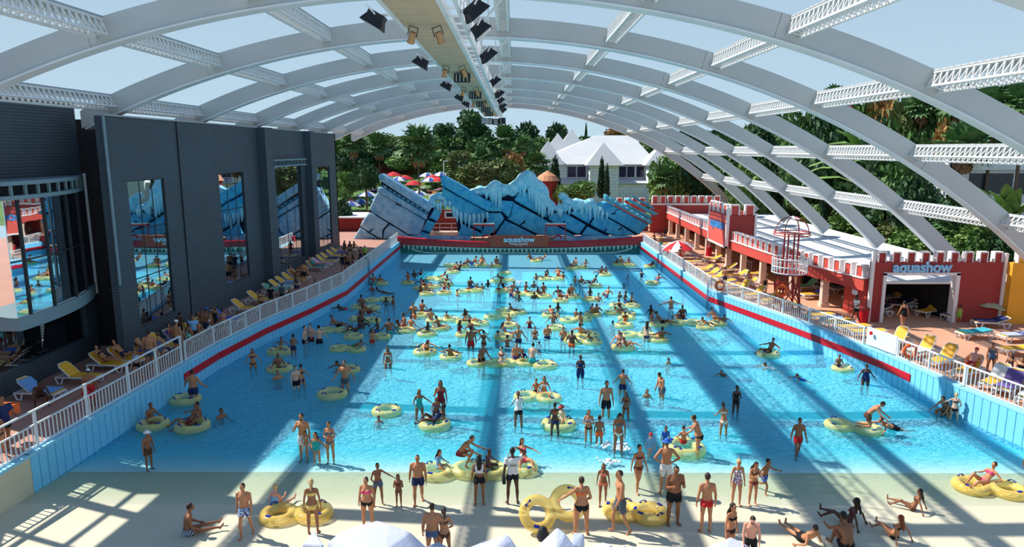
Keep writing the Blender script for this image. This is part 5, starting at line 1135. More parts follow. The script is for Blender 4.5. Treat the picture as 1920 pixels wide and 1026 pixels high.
# ------------------------------------------------------------------ pale concrete rocks along the bottom edge
m_prock = mat('pale_rock', s2l(196, 202, 222), .8, noise=(1.5, .12), bump=(7, .4, .04))
def fore_rock(pts, label):
    """pts: (px, py, Y) corner points of a faceted rock; hull closed down to the ground"""
    vs = [atY(px, py, Y) for px, py, Y in pts]
    bm = bmesh.new()
    for v in vs: bm.verts.new(v)
    zb = .3
    c = sum(vs, Vector()) / len(vs)
    for v in vs: bm.verts.new((c.x + (v.x - c.x) * 1.25, c.y + (v.y - c.y) * 1.1, zb))
    bmesh.ops.convex_hull(bm, input=bm.verts); me = bpy.data.meshes.new('faceted_rock'); 
    bmesh.ops.bevel(bm, geom=bm.edges[:], offset=.03, segments=1, affect='EDGES')
    bm.to_mesh(me); bm.free(); me.materials.append(m_prock)
    o_ = bpy.data.objects.new('faceted_rock', me); COL.objects.link(o_); tag(o_, label, 'rock', 'pale rocks along the bottom edge')
fore_rock([(589, 994, 17.6), (566, 1022, 17.2), (608, 1024, 17.0), (600, 1034, 17.5)], 'small pale cone rock at the bottom edge')
fore_rock([(615, 1016, 17.0), (640, 996, 17.4), (672, 985, 17.6), (708, 976, 17.8), (730, 985, 17.4), (770, 998, 17.2), (800, 1026, 17.0), (720, 1034, 16.4), (640, 1036, 16.6)], 'largest pale dome rock at the bottom edge')
fore_rock([(860, 1032, 17.2), (905, 1018, 17.3), (952, 1000, 17.5), (958, 1014, 17.3), (972, 1030, 17.2), (920, 1040, 16.8)], 'slanting pale rock left of the tilted float')
fore_rock([(1000, 1030, 17.2), (1035, 1000, 17.5), (1045, 987, 17.6), (1060, 1000, 17.4), (1080, 1026, 17.2), (1040, 1040, 16.8)], 'peaked pale rock below the tilted float')
fore_rock([(1070, 1026, 17.2), (1075, 997, 17.5), (1096, 1000, 17.4), (1090, 1026, 17.2)], 'upright pale rock beside the peaked one')
fore_rock([(1100, 1026, 17.1), (1130, 1016, 17.3), (1150, 1022, 17.1), (1125, 1040, 16.8)], 'low pale rock tip at the bottom edge, left of the tiny one')
fore_rock([(1165, 1028, 17.1), (1171, 1019, 17.2), (1178, 1028, 17.1)], 'tiny pale rock tip at the bottom edge')
fore_rock([(1325, 1026, 17.2), (1370, 1006, 17.6), (1405, 1024, 17.3), (1360, 1040, 16.8)], 'sharp pale rock in front of the sunburnt couple')
fore_rock([(795, 1026, 17.0), (822, 1015, 17.3), (842, 1026, 17.0)], 'pale rock ledge beside the embracing couple')
# ------------------------------------------------------------------ figures
BODY = {'man': dict(H=1.78, th=.44, sh=.43, sp=.53, ua=.30, fa=.265, shw=.185, hip=.092, hd=1.0, w=1.0, f=0),
        'big': dict(H=1.76, th=.43, sh=.42, sp=.53, ua=.30, fa=.26, shw=.20, hip=.10, hd=1.0, w=1.18, f=0),
        'woman': dict(H=1.66, th=.42, sh=.41, sp=.49, ua=.275, fa=.24, shw=.158, hip=.095, hd=.95, w=.92, f=1),
        'plump': dict(H=1.64, th=.41, sh=.40, sp=.49, ua=.27, fa=.235, shw=.17, hip=.108, hd=.96, w=1.14, f=1),
        'child': dict(H=1.25, th=.29, sh=.285, sp=.375, ua=.20, fa=.18, shw=.122, hip=.066, hd=.86, w=.70, f=0)}
def mir(v): return [(-v[0], v[1], v[2]), v]
POSE = {
 'stand': dict(th=mir((.06, 0, -1)), sh=mir((.02, .04, -1)), ua=mir((.22, .03, -1)), fa=mir((.10, -.18, -1))),
 'walk': dict(th=[(-.04, -.36, -1), (.04, .2, -1)], sh=[(0, .02, -1), (0, .45, -1)], ua=[(-.2, .25, -1), (.2, -.2, -1)], fa=[(-.12, .05, -1), (.1, -.55, -1)]),
 'hips': dict(th=mir((.09, 0, -1)), sh=mir((.03, .04, -1)), ua=mir((.72, .3, -.8)), fa=mir((-.72, -.25, -.62))),
 'cross': dict(th=mir((.04, 0, -1)), sh=mir((.01, .04, -1)), ua=mir((.22, -.12, -1)), fa=mir((-.8, -.62, .12)), hd=(10, 10)),
 'phone': dict(th=mir((.07, 0, -1)), sh=mir((.02, .04, -1)), ua=mir((.2, -.1, -1)), fa=mir((-.32, -.85, .5)), hd=(22, 0)),
 'mouth': dict(th=mir((.05, 0, -1)), sh=mir((.02, .04, -1)), ua=[(-.3, -.35, -.9), (.2, .03, -1)], fa=[(.45, -.45, .85), (.1, -.15, -1)], hd=(4, 0)),
 'brow': dict(th=mir((.1, 0, -1)), sh=mir((.03, .04, -1)), ua=[(-.75, -.35, .5), (.2, .03, -1)], fa=[(.85, -.2, .42), (.1, -.2, -1)]),
 'armout': dict(th=mir((.11, 0, -1)), sh=mir((.05, .04, -1)), ua=[(-.3, .1, -.9), (.78, -.15, -.62)], fa=[(.35, -.6, -.5), (.8, -.2, -.58)]),
 'bothout': dict(th=mir((.06, 0, -1)), sh=mir((.02, .04, -1)), ua=mir((.92, -.02, -.36)), fa=mir((.95, -.1, -.3))),
 'wade': dict(th=mir((.07, -.05, -1)), sh=mir((.02, .08, -1)), ua=mir((.5, -.1, -.85)), fa=mir((.42, -.55, -.5))),
 'hold': dict(th=mir((.06, -.06, -1)), sh=mir((.02, .1, -1)), ua=mir((.22, -.55, -.85)), fa=mir((.12, -.85, -.42)), p=(14, 18), hd=(16, 0)),
 'bend': dict(th=mir((.07, .12, -1)), sh=mir((.02, .02, -1)), ua=mir((.2, -.25, -1)), fa=mir((.05, -.45, -.9)), p=(48, 70), hd=(45, 0)),
 'down': dict(th=mir((.06, .02, -1)), sh=mir((.02, .05, -1)), ua=mir((.16, -.15, -1)), fa=mir((-.05, -.4, -.92)), p=(2, 10), hd=(38, 0)),
 'run': dict(th=[(-.04, -.55, -.8), (.04, .25, -1)], sh=[(0, .1, -1), (0, .95, -.35)], ua=[(-.3, .5, -.8), (.6, -.3, -.6)], fa=[(-.15, -.6, -.6), (.55, -.6, -.1)], p=(8, 12)),
 'sit_out': dict(th=mir((.14, -1, .06)), sh=mir((.07, -1, -.06)), ua=mir((.2, -.2, -.95)), fa=mir((.05, -.8, -.45)), p=(2, 14), seat=1),
 'sit_lean': dict(th=[(-.12, -1, .1), (.1, -.85, .5)], sh=[(-.05, -1, -.1), (.05, -.8, -.6)], ua=mir((.42, .5, -.8)), fa=mir((.22, .32, -.95)), p=(-24, -16), hd=(0, 12), seat=1),
 'sit_hug': dict(th=mir((.14, -.72, .72)), sh=mir((.05, -.35, -.95)), ua=mir((.3, -.75, -.5)), fa=mir((-.1, -.8, -.1)), p=(6, 30), hd=(24, 0), seat=1),
 'recline': dict(th=mir((.05, -1, .03)), sh=mir((-.02, -1, -.05)), ua=mir((.35, .2, -.9)), fa=mir((.5, -.55, -.2)), p=(-58, -40), hd=(0, 0), seat=1),
 'float_sit': dict(th=mir((.28, -.88, .35)), sh=mir((.12, -.75, -.6)), ua=mir((.78, .1, -.35)), fa=mir((.5, -.65, -.15)), p=(-46, -28), hd=(2, 10), seat=1),
 'float_up': dict(th=mir((.32, -.95, .05)), sh=mir((.1, -.5, -.85)), ua=mir((.38, -.3, -.8)), fa=mir((.2, -.75, -.4)), p=(-8, 6), hd=(8, -8), seat=1),
 'float_back': dict(th=[(-.1, -.8, .62), (.12, -.95, .25)], sh=[(-.05, -.6, -.75), (.1, -.95, -.3)], ua=mir((.62, .1, -.6)), fa=mir((.1, -.9, .05)), p=(-55, -38), hd=(-4, 0), seat=1),
 'float_prone': dict(th=mir((.14, .95, -.3)), sh=mir((.1, .95, -.12)), ua=mir((.55, -.75, -.2)), fa=mir((.45, -.75, -.4)), p=(74, 56), hd=(8, 12), seat=2),
 'kneel': dict(th=mir((.14, -.3, -.95)), sh=mir((.06, .97, -.2)), ua=mir((.2, -.55, -.8)), fa=mir((.05, -.8, -.5)), p=(30, 48), hd=(34, 20)),
 'crouch': dict(th=mir((.25, -.9, .1)), sh=mir((.05, .35, -.95)), ua=mir((.25, -.7, -.6)), fa=mir((.1, -.85, -.3)), p=(28, 44), hd=(20, 0)),
 'swim': dict(th=mir((.1, .96, -.35)), sh=mir((.12, .9, -.4)), ua=mir((.55, -.8, -.1)), fa=mir((.35, -.92, -.15)), p=(70, 58), hd=(4, 0), seat=2),
 'lounge': dict(th=mir((.1, -1, .1)), sh=mir((.05, -1, -.06)), ua=mir((.3, -.15, -.85)), fa=mir((-.05, -.85, -.3)), p=(-48, -42), hd=(-30, 0), seat=1),
 'lounge_up': dict(th=[(-.1, -.8, .6), (.1, -1, .1)], sh=[(-.05, -.6, -.78), (.05, -1, -.08)], ua=mir((.45, -.2, -.7)), fa=mir((-.3, -.75, .35)), p=(-48, -40), hd=(-22, 0), seat=1),
 'carry': dict(th=[(-.04, -.36, -1), (.04, .2, -1)], sh=[(0, .02, -1), (0, .45, -1)], ua=mir((.25, -.25, -.95)), fa=mir((-.1, -.92, -.1))),
}
def RX(p, y=0, r=0): return Matrix.Rotation(R(y), 3, 'Z') @ Matrix.Rotation(R(r), 3, 'Y') @ Matrix.Rotation(R(p), 3, 'X')
SKIN = [mat(f'skin_{i}', s2l(*c), .5, noise=(7, .10), spec=.35) for i, c in enumerate([(222, 176, 148), (192, 130, 92), (150, 98, 68), (92, 60, 46), (226, 158, 132)])]
m_eye = mat('eye_dark', (.02, .015, .012), .3); m_lip = mat('lip', s2l(176, 96, 88), .5)
FIG = {}
def body(kind, pose, lod):
    key = (kind, pose, lod)
    if key in FIG: return FIG[key]
    B, Q = BODY[kind], POSE[pose]; w = B['w']; g = B['H'] / 1.75
    p0, p1 = Q.get('p', (2, 2)); R0, R1 = RX(p0), RX(p1); hp, hy = Q.get('hd', (4, 0)); Rh = RX(hp, hy)
    pel = Vector((0, 0, 0)); u0, u1 = R0 @ Vector((0, 0, 1)), R1 @ Vector((0, 0, 1)); sp = B['sp']
    wst = pel + u0 * sp * .42; nb = wst + u1 * sp * .58; Rn = RX((p1 + hp) / 2)
    hc = nb + Rn @ Vector((0, -.022, .195 * B['hd'] * (1 if kind != 'child' else .93)))
    mb = MB(); ch = kind == 'child'; fem = B['f']
    if fem: prof = [(-.17, .09, .085), (-.06, .168, .118), (.1, .172, .118), (.30, .136, .098), (.42, .120, .088), (.60, .138, .098), (.78, .150, .10), (.92, .138, .078), (1.0, .085, .058), (1.06, .05, .048)]
    else: prof = [(-.17, .09, .085), (-.06, .152, .112), (.1, .160, .112), (.30, .148, .105), (.42, .142, .100), (.60, .162, .112), (.78, .178, .118), (.92, .168, .092), (1.0, .10, .066), (1.06, .058, .055)]
    rs = []; n = 14
    for t, a, b_ in prof:
        a, b_ = a * w, b_ * w
        if kind in ('big', 'plump') and .05 < t < .6: b_ *= 1.12
        c, Rr = (pel + u0 * sp * t, R0) if t <= .3 else ((wst, RX((p0 + p1) / 2)) if t == .42 else (wst + u1 * sp * (t - .42), R1))
        if kind == 'big' and .05 < t < .6: c = c + Rr @ Vector((0, -.02, 0))
        rs.append([c + Rr @ Vector((a * math.cos(2 * PI * j / n), b_ * math.sin(2 * PI * j / n), 0)) for j in range(n)])
    mb.rings(rs)
    for s in (-1, 1):
        mb.ell(pel + R0 @ Vector((s * .072 * w, .062 * w, -.07 * g)), (.083 * w, .075 * w, .085 * w), M=R0)
        if fem: mb.ell(wst + R1 @ Vector((s * .068 * w, -.082 * w, sp * .30)), (.062 * w, .055 * w, .06 * w), M=R1)
        elif not ch: mb.ell(wst + R1 @ Vector((s * .075 * w, -.07 * w, sp * .36)), (.08 * w, .05, .06), M=R1)
        mb.ell(nb + R1 @ Vector((s * .09 * w, .012, -.015)), (.085 * w, .045 * w, .038 * w), M=R1 @ Matrix.Rotation(s * -.32, 3, 'Y'))
    if kind == 'big': mb.ell(wst + R0 @ Vector((0, -.075, -.06)), (.13, .085, .13), M=R0)
    mb.tube([nb - Rn @ Vector((0, -.01, .05)), nb + (hc - nb) * .62], [.058 * w ** .5 * (1 if not fem else .86), .050 * w ** .5 * (1 if not fem else .84)], 10)
    # head: skull, jaw, brow, nose, ears
    k = B['hd']
    hr = [(-.118, .022, .028, -.03), (-.105, .042, .048, -.022), (-.075, .056, .066, -.012), (-.04, .066, .082, -.002), (0, .072, .092, .002), (.04, .075, .097, .004), (.08, .066, .086, .008), (.105, .044, .058, .01), (.118, .018, .024, .01)]
    mb.rings([[hc + Rh @ (Vector((a * math.cos(2 * PI * j / 14), o_ + b_ * math.sin(2 * PI * j / 14), z)) * k) for j in range(14)] for z, a, b_, o_ in hr])
    mb.ell(hc + Rh @ (Vector((0, -.096, -.022)) * k), (.015 * k, .02 * k, .027 * k), 8, 6, Rh)
    for s in (-1, 1): mb.ell(hc + Rh @ (Vector((s * .074, .01, -.008)) * k), (.014 * k, .022 * k, .034 * k), 8, 6, Rh)
    # limbs
    seg = {}; hands = []; feet = []
    lim = w if not ch else .74
    for i, s in enumerate((-1, 1)):
        hip = pel + R0 @ Vector((s * B['hip'], 0, -.035 * g)); td = Vector(Q['th'][i]).normalized(); sd_ = Vector(Q['sh'][i]).normalized()
        kn = hip + td * B['th']; an = kn + sd_ * B['sh']
        tk = lim * (1.06 if fem else 1.0); cr = td.cross(Vector((1, 0, 0))); bk = (td - sd_ * td.dot(sd_)); bk = bk.normalized() if bk.length > .15 else R0 @ Vector((0, 1, 0))
        mb.tube([hip - td * .03, hip + td * B['th'] * .2, hip + td * B['th'] * .55, hip + td * B['th'] * .85, kn + td * .02], [.080 * tk, .088 * tk, .070 * tk, .055 * tk, .050 * tk], 12)
        mb.ell(kn, (.053 * tk, .053 * tk, .053 * tk))
        mb.tube([kn - sd_ * .02, kn + sd_ * B['sh'] * .25 + bk * .012, kn + sd_ * B['sh'] * .5 + bk * .006, kn + sd_ * B['sh'] * .8, an], [.049 * tk, .056 * tk, .048 * tk, .035 * tk, .032 * tk], 10)
        F = R0 @ Vector((s * .22, -1, 0)); F = F - sd_ * F.dot(sd_)
        if F.length < .45: F = Vector((0, 0, 1)); F = F - sd_ * F.dot(sd_); F = F * .85 + sd_ * .5
        if sd_.y > .7: F = sd_ * .9 + Vector((0, 0, -.25))
        F.normalize(); L_ = F.cross(sd_).normalized(); Uf = L_.cross(F).normalized()
        if Uf.dot(sd_) < 0: Uf = -Uf
        Mf = Matrix((L_, F, Uf)).transposed(); fl = .125 * g
        mb.ell(an + F * fl * .42 + Uf * .038 * g, (.040 * lim, fl, .030 * lim), 10, 7, Mf); mb.ell(an + Uf * .03 * g - F * .012, (.034 * lim, .045 * lim, .036 * lim), 8, 6, Mf); mb.ell(an + F * fl * .85 + Uf * .045 * g, (.046 * lim, fl * .5, .020 * lim), 8, 6, Mf)
        feet.append(an + F * .04 + Uf * .07 * g)
        seg[f'th{i}'] = (hip, kn, .075 * lim); seg[f'sh{i}'] = (kn, an + F * .08, .05 * lim)
        S = nb + R1 @ Vector((s * B['shw'], .005, -.05 * g)); ud = Vector(Q['ua'][i]).normalized(); fd = Vector(Q['fa'][i]).normalized(); el_ = S + ud * B['ua']; wr = el_ + fd * B['fa']
        ak = lim * (.84 if fem else 1.0)
        mb.ell(S, (.060 * ak, .056 * ak, .058 * ak)); mb.tube([S, S + ud * B['ua'] * .45, el_], [.053 * ak, .049 * ak, .039 * ak], 10); mb.ell(el_, (.039 * ak,) * 3)
        mb.tube([el_ - fd * .015, el_ + fd * B['fa'] * .3, wr + fd * .01], [.040 * ak, .042 * ak, .026 * ak], 10)
        Z = Vector((-s, 0, 0)); Z = Z - fd * Z.dot(fd); Z = Z.normalized() if Z.length > .2 else R1 @ Vector((0, -1, 0)); W = fd.cross(Z).normalized()
        hands.append((wr, fd, Z, W, g * (.9 if fem else 1.0), s)); seg[f'ua{i}'] = (S, el_, .05 * ak); seg[f'fa{i}'] = (el_, wr + fd * .1, .04 * ak)
        hs = g * (.9 if fem else 1.0); Mp = Matrix((W, fd, Z)).transposed()
        mb.ell(wr + fd * .05 * hs, (.040 * hs, .055 * hs, .017 * hs), 10, 7, Mp)
    seg['to'] = (pel, nb, .15 * w)
    # fuse into one skin
    tmp = mb.build('fig', SKIN[0]); md = tmp.modifiers.new('r', 'REMESH'); md.mode = 'VOXEL'; md.voxel_size = {0: .0125, 1: .017, 2: .026}[lod] * (1 if not ch else .8)
    sm = tmp.modifiers.new('s', 'SMOOTH'); sm.iterations = 4; sm.factor = .5
    dc = tmp.modifiers.new('d', 'DECIMATE'); dc.ratio = {0: .45, 1: .45, 2: .6}[lod]
    me = bpy.data.meshes.new_from_object(tmp.evaluated_get(bpy.context.evaluated_depsgraph_get())); old = tmp.data; bpy.data.objects.remove(tmp); bpy.data.meshes.remove(old)
    nv = len(me.vertices); co = np.zeros(nv * 3, 'f'); me.vertices.foreach_get('co', co); co = co.reshape(-1, 3); nn = np.zeros(nv * 3, 'f'); me.vertices.foreach_get('normal', nn); nn = nn.reshape(-1, 3)
    tri = [tuple(p.vertices) for p in me.polygons]; bpy.data.meshes.remove(me)
    names = list(seg); D = []; T = []
    for nm in names:
        a, b_, r_ = seg[nm]; a = np.array(a, 'f'); d = np.array(b_, 'f') - a; t = ((co - a) @ d) / (d @ d); tc = np.clip(t, 0, 1); dist = np.linalg.norm(co - (a + tc[:, None] * d), axis=1) / r_; D.append(dist); T.append(t)
    D = np.array(D); T = np.array(T); bi = D.argmin(0); tb_ = T[bi, np.arange(nv)]
    hd_mask = np.linalg.norm(co - np.array(hc, 'f'), axis=1) < .135 * k
    F_ = dict(kind=kind, co=co, nn=nn, tri=tri, names=names, bi=bi, t=tb_, head=hd_mask, hc=hc, Rh=Rh, k=k, cl={}, hair={}, R0=R0, R1=R1, w=w, sp=sp, pel=pel, wst=wst)
    # final mesh: skin + fingers + eyes + lips
    fin = MB(); fin.v = [tuple(map(float, v)) for v in co]; fin.f = [list(t_) for t_ in tri]; fin.m = [0] * len(tri)
    for wr, fd, Z, W, hs, s in hands:
        for q, (off, ln) in enumerate(((-1.5, .068), (-.5, .078), (.5, .073), (1.5, .058))):
            b0 = wr + fd * .085 * hs + W * off * .0195 * hs; pts = [b0 - fd * .02 * hs]; d = fd.copy()
            for a_ in (.12, .38, .45):
                d = (d + Z * a_).normalized() if q or True else d; pts.append(pts[-1] + d * ln * hs * .42)
            fin.tube(pts, [.0095 * hs, .009 * hs, .008 * hs, .0055 * hs], 5)
        sgn = -s; b0 = wr + fd * .022 * hs - W * sgn * .028 * hs; d = (fd * .75 - W * sgn * .7 + Z * .25).normalized(); d2 = (fd * .95 - W * sgn * .15 + Z * .35).normalized()
        fin.tube([b0, b0 + d * .04 * hs, b0 + d * .04 * hs + d2 * .032 * hs], [.012 * hs, .0105 * hs, .007 * hs], 5)
    if lod < 2:
        fin.mi = 1
        for s in (-1, 1):
            fin.ell(hc + Rh @ (Vector((s * .031, -.083, .004)) * k), (.012 * k, .006 * k, .006 * k), 6, 4, Rh); fin.ell(hc + Rh @ (Vector((s * .032, -.086, .026)) * k), (.019 * k, .006 * k, .004 * k), 6, 4, Rh)
        fin.mi = 2; fin.ell(hc + Rh @ (Vector((0, -.086, -.064)) * k), (.023 * k, .007 * k, .008 * k), 8, 5, Rh)
    me = fin.mesh('person', [SKIN[0], m_eye, m_lip], True)
    allz = co[:, 2]
    if Q.get('seat') == 1: org = Vector((0, 0, float(np.percentile(co[(bi == names.index('to')) | (bi == names.index('th0')) | (bi == names.index('th1'))][:, 2], 1))))
    elif Q.get('seat') == 2: org = Vector((0, 0, -.1))
    else: c_ = (feet[0] + feet[1]) / 2; org = Vector((c_.x, c_.y * .6, float(allz.min())))
    F_['org'] = org; F_['top'] = float(allz.max()) - org.z
    me.transform(Matrix.Translation(-org)); F_['me'] = me
    FIG[key] = F_
    return F_
def garment(F, g):
    """a garment grown off the body surface: its own mesh over the covered region"""
    if g in F['cl']: return F['cl'][g]
    nm = F['names']; bi, t = F['bi'], F['t']; to = bi == nm.index('to'); L = (bi == nm.index('th0')) | (bi == nm.index('th1')); A = (bi == nm.index('ua0')) | (bi == nm.index('ua1')); nh = ~F['head']
    fr = ((F['co'] - np.array(F['wst'], 'f')) @ np.array(F['R1'] @ Vector((0, -1, 0)), 'f'))
    off = .007; flare = 0
    if g == 'trunks': m = (to & (t < .20)) | (L & (t < .52)); off = .013; flare = .022
    elif g == 'long_trunks': m = (to & (t < .20)) | (L & (t < .72)); off = .014; flare = .022
    elif g == 'shorts': m = (to & (t < .24)) | (L & (t < .34)); off = .010; flare = .01
    elif g == 'boxer': m = (to & (t < .16)) | (L & (t < .22)); off = .007
    elif g == 'briefs': m = (to & (t < .12)) | (L & (t < .10)); off = .006
    elif g == 'bikini_bottom': m = (to & (t < .07)) | (L & (t < .07)); off = .006
    elif g == 'bikini_top': m = to & (t > .60) & (t < .80); off = .007
    elif g == 'swimsuit': m = (to & (t < .84)) | (L & (t < .07)); off = .006
    elif g == 'tee': m = (to & (t > .02) & (t < 1.02)) | (A & (t < .55)); off = .014; m &= nh
    elif g == 'crop': m = (to & (t > .34) & (t < 1.0)); off = .010; m &= nh
    elif g == 'rash': m = (to & (t > -.1) & (t < 1.02)) | (A & (t < .98)) | (L & (t < .3)); off = .007; m &= nh
    elif g == 'wrap': m = (to & (t < .86)) | (L & (t < .8)); off = .02
    tri = [f for f in F['tri'] if m[f[0]] and m[f[1]] and m[f[2]] and (len(f) < 4 or m[f[3]])]
    used = sorted({i for f in tri for i in f}); mp_ = {v: i for i, v in enumerate(used)}
    mb = MB(); o = np.array(F['org'], 'f')
    for v in used:
        e = off + (flare * max(0, float(t[v])) if L[v] else 0)
        mb.v.append(tuple(map(float, F['co'][v] + F['nn'][v] * e - o)))
    mb.f = [[mp_[i] for i in f] for f in tri]; mb.m = [0] * len(tri)
    me = mb.mesh(g, m_white, True); F['cl'][g] = me
    return me
def hair_mesh(F, st):
    if st in F['hair']: return F['hair'][st]
    k, hc, Rh = F['k'], F['hc'] - F['org'], F['Rh']; mb = MB()
    def E(c, r, nu=12, nv=8): mb.ell(hc + Rh @ (Vector(c) * k), [q * k for q in r], nu, nv, Rh)
    if st == 'crop': E((0, .016, .024), (.078, .096, .102))
    elif st in ('short', 'long', 'bun', 'tail', 'beard'): E((0, .018, .024), (.083, .100, .108))
    if st == 'beard': E((0, -.055, -.09), (.05, .05, .035))
    if st == 'bun': E((0, .085, .085), (.036, .034, .034), 10, 7)
    if st == 'tail': mb.tube([hc + Rh @ (Vector(v) * k) for v in ((0, .1, .05), (0, .135, .0), (0, .13, -.12), (0, .11, -.24))], [.022, .032, .028, .01], 8)
    if st == 'long':
        dn = Rh @ Vector((0, .15, -1)) if (F['R1'] @ Vector((0, 0, 1))).z > .8 else F['R1'] @ Vector((0, 0.05, -1))
        rs = []
        for q, (l, a, b_) in enumerate(((-.02, .084, .05), (.08, .09, .05), (.18, .088, .042), (.28, .078, .034), (.38, .05, .02))):
            c = hc + Rh @ (Vector((0, .055, .0)) * k) + dn * l * k + (F['R1'] @ Vector((0, .035, 0))) * (l > .1)
            rs.append([c + Rh @ Vector((a * k * math.cos(2 * PI * j / 12), b_ * k * math.sin(2 * PI * j / 12), 0)) for j in range(12)])
        mb.rings(rs)
    if st == 'hat':
        E((0, .005, .055), (.09, .108, .085)); rs = []
        for z, r_ in ((.05, .09), (.035, .15), (.028, .15)): rs.append([hc + Rh @ (Vector((r_ * math.cos(2 * PI * j / 18), .005 + 1.1 * r_ * math.sin(2 * PI * j / 18), z)) * k) for j in range(18)])
        mb.rings(rs)
    if st == 'cap':
        E((0, .008, .045), (.083, .102, .085)); mb.rings([[hc + Rh @ (Vector((a * .07, y_, z)) * k) for a in (-1, -.4, .4, 1)] for y_, z in ((-.07, .06), (-.15, .045), (-.15, .038), (-.07, .05))])
    me = mb.mesh('hair' if st not in ('hat', 'cap') else st, m_white, True); F['hair'][st] = me
    return me
COLS = {'red': (206, 44, 46), 'black': (26, 28, 34), 'navy': (34, 46, 92), 'blue': (50, 104, 190), 'sky': (126, 178, 220), 'grey': (84, 92, 104), 'white': (232, 232, 230), 'pink': (232, 74, 128), 'orange': (238, 104, 48), 'yellow': (232, 196, 108), 'green': (72, 150, 96), 'teal': (40, 170, 168), 'mint': (140, 220, 200), 'purple': (120, 74, 156), 'wine': (120, 40, 48), 'brown': (100, 66, 50), 'coral': (236, 130, 110), 'lime': (150, 190, 70), 'slate': (90, 110, 140), 'nude': (206, 170, 140), 'cream': (228, 216, 190)}
def cloth(c):
    nm = 'cloth_' + c
    if nm in MATS: return MATS[nm]
    if c in ('floral', 'stripe', 'multi'):
        m = mat(nm, s2l(60, 84, 140), .85); nt = m.node_tree; b = nt.nodes['Principled BSDF']; tc = nt.nodes.new('ShaderNodeTexCoord'); rp = nt.nodes.new('ShaderNodeValToRGB'); rp.color_ramp.interpolation = 'CONSTANT'
        if c == 'stripe': x = nt.nodes.new('ShaderNodeTexWave'); x.bands_direction = 'DIAGONAL'; x.inputs['Scale'].default_value = 7; cs_ = [(0, (26, 34, 72)), (.62, (222, 226, 232))]
        else: x = nt.nodes.new('ShaderNodeTexNoise'); x.inputs['Scale'].default_value = 18; cs_ = [(0, (44, 62, 120)), (.46, (120, 150, 196)), (.56, (214, 222, 232))] if c == 'floral' else [(0, (220, 110, 60)), (.44, (70, 130, 200)), (.54, (236, 226, 214))]
        for i, (p_, col) in enumerate(cs_):
            e = rp.color_ramp.elements[i] if i < 2 else rp.color_ramp.elements.new(p_); e.position = p_; e.color = (*s2l(*col), 1)
        nt.links.new(tc.outputs['Object'], x.inputs['Vector']); nt.links.new(x.outputs[0], rp.inputs[0]); nt.links.new(rp.outputs[0], b.inputs['Base Color']); return m
    return mat(nm, s2l(*COLS[c]), .85, noise=(6, .14))
HC = {'k': mat('hair_black', (.016, .013, .012), .5, noise=(20, .3)), 'd': mat('hair_dark_brown', s2l(58, 42, 34), .5, noise=(20, .3)), 'n': mat('hair_brown', s2l(104, 72, 50), .5, noise=(20, .3)), 'b': mat('hair_blond', s2l(206, 172, 118), .5, noise=(20, .25)), 'r': mat('hair_auburn', s2l(140, 62, 40), .5, noise=(20, .3)), 'g': mat('hair_grey', s2l(150, 146, 142), .6, noise=(20, .2))}
OUT = {'trunks': ('trunks',), 'long_trunks': ('long_trunks',), 'boxer': ('boxer',), 'briefs': ('briefs',), 'shorts': ('shorts',), 'bikini': ('bikini_bottom', 'bikini_top'), 'swimsuit': ('swimsuit',), 'tee': ('shorts', 'tee'), 'crop': ('shorts', 'crop'), 'rash': ('rash',), 'wrap': ('wrap',), 'bottoms': ('bikini_bottom',), 'teeb': ('briefs', 'tee')}
def person(loc, kind, pose, rot, outfit, hair, skin, label, lod=1, sc=1.0, group=None):
    """outfit 'trunks red' / 'bikini black/pink' (bottom/top); hair 'kshort' = colour letter + style"""
    F = body(kind, pose, lod)
    o = inst('person', F['me'], None, loc, (0, 0, R(rot)), sc)
    for i, m in enumerate((SKIN[skin], m_eye, m_lip)): o.material_slots[i].link = 'OBJECT'; o.material_slots[i].material = m
    st, cl = outfit.split(); cs_ = cl.split('/')
    for i, g in enumerate(OUT[st]): inst(g, garment(F, g), o, mats=[cloth(cs_[min(i, len(cs_) - 1)])])
    if hair and hair[1:] != 'bald':
        h = hair[1:]; hm = hair_mesh(F, h)
        if h in ('hat', 'cap'):
            inst('hair', hair_mesh(F, 'crop'), o, mats=[HC['d']]); inst(h, hm, o, mats=[cloth({'w': 'white', 'b': 'blue', 'r': 'red'}[hair[0]])])
        else: inst('hair', hm, o, mats=[HC[hair[0]]])
    return tag(o, label, 'person', group)
def std_h(kind): return BODY[kind]['H']
def inpool(p, m):
    p.x = min(max(p.x, along(LW, p.y) + m), along(RW, p.y) - m) if p.y < 77 else p.x
    return p
def P_(px, yt, yb, kind, pose, rot, outfit, hair, skin, label, lod=None, water=None, z=None, group=None):
    """a standing or sitting figure from its head top and ground contact in the photograph"""
    F = body(kind, pose, 1 if lod is None else lod)
    if z is None:
        p = on_floor(px, yb) if water is None else inpool(at(px, yb, 0.0), .42)
        zf = floor_z(p.y)
    else: p = at(px, yb, z); zf = z
    head = atY(px, yt, p.y).z; h = head - zf
    sc = max(.86, min(1.16, h / F['top']))
    if water: zf = head - F['top'] * sc       # the soles follow from the head height; shallow floor is checked
    zf = max(zf, floor_z(p.y)) if z is None else zf
    person((p.x, p.y, zf), kind, pose, rot, outfit, hair, skin, label, 1 if lod is None else lod, sc, group)
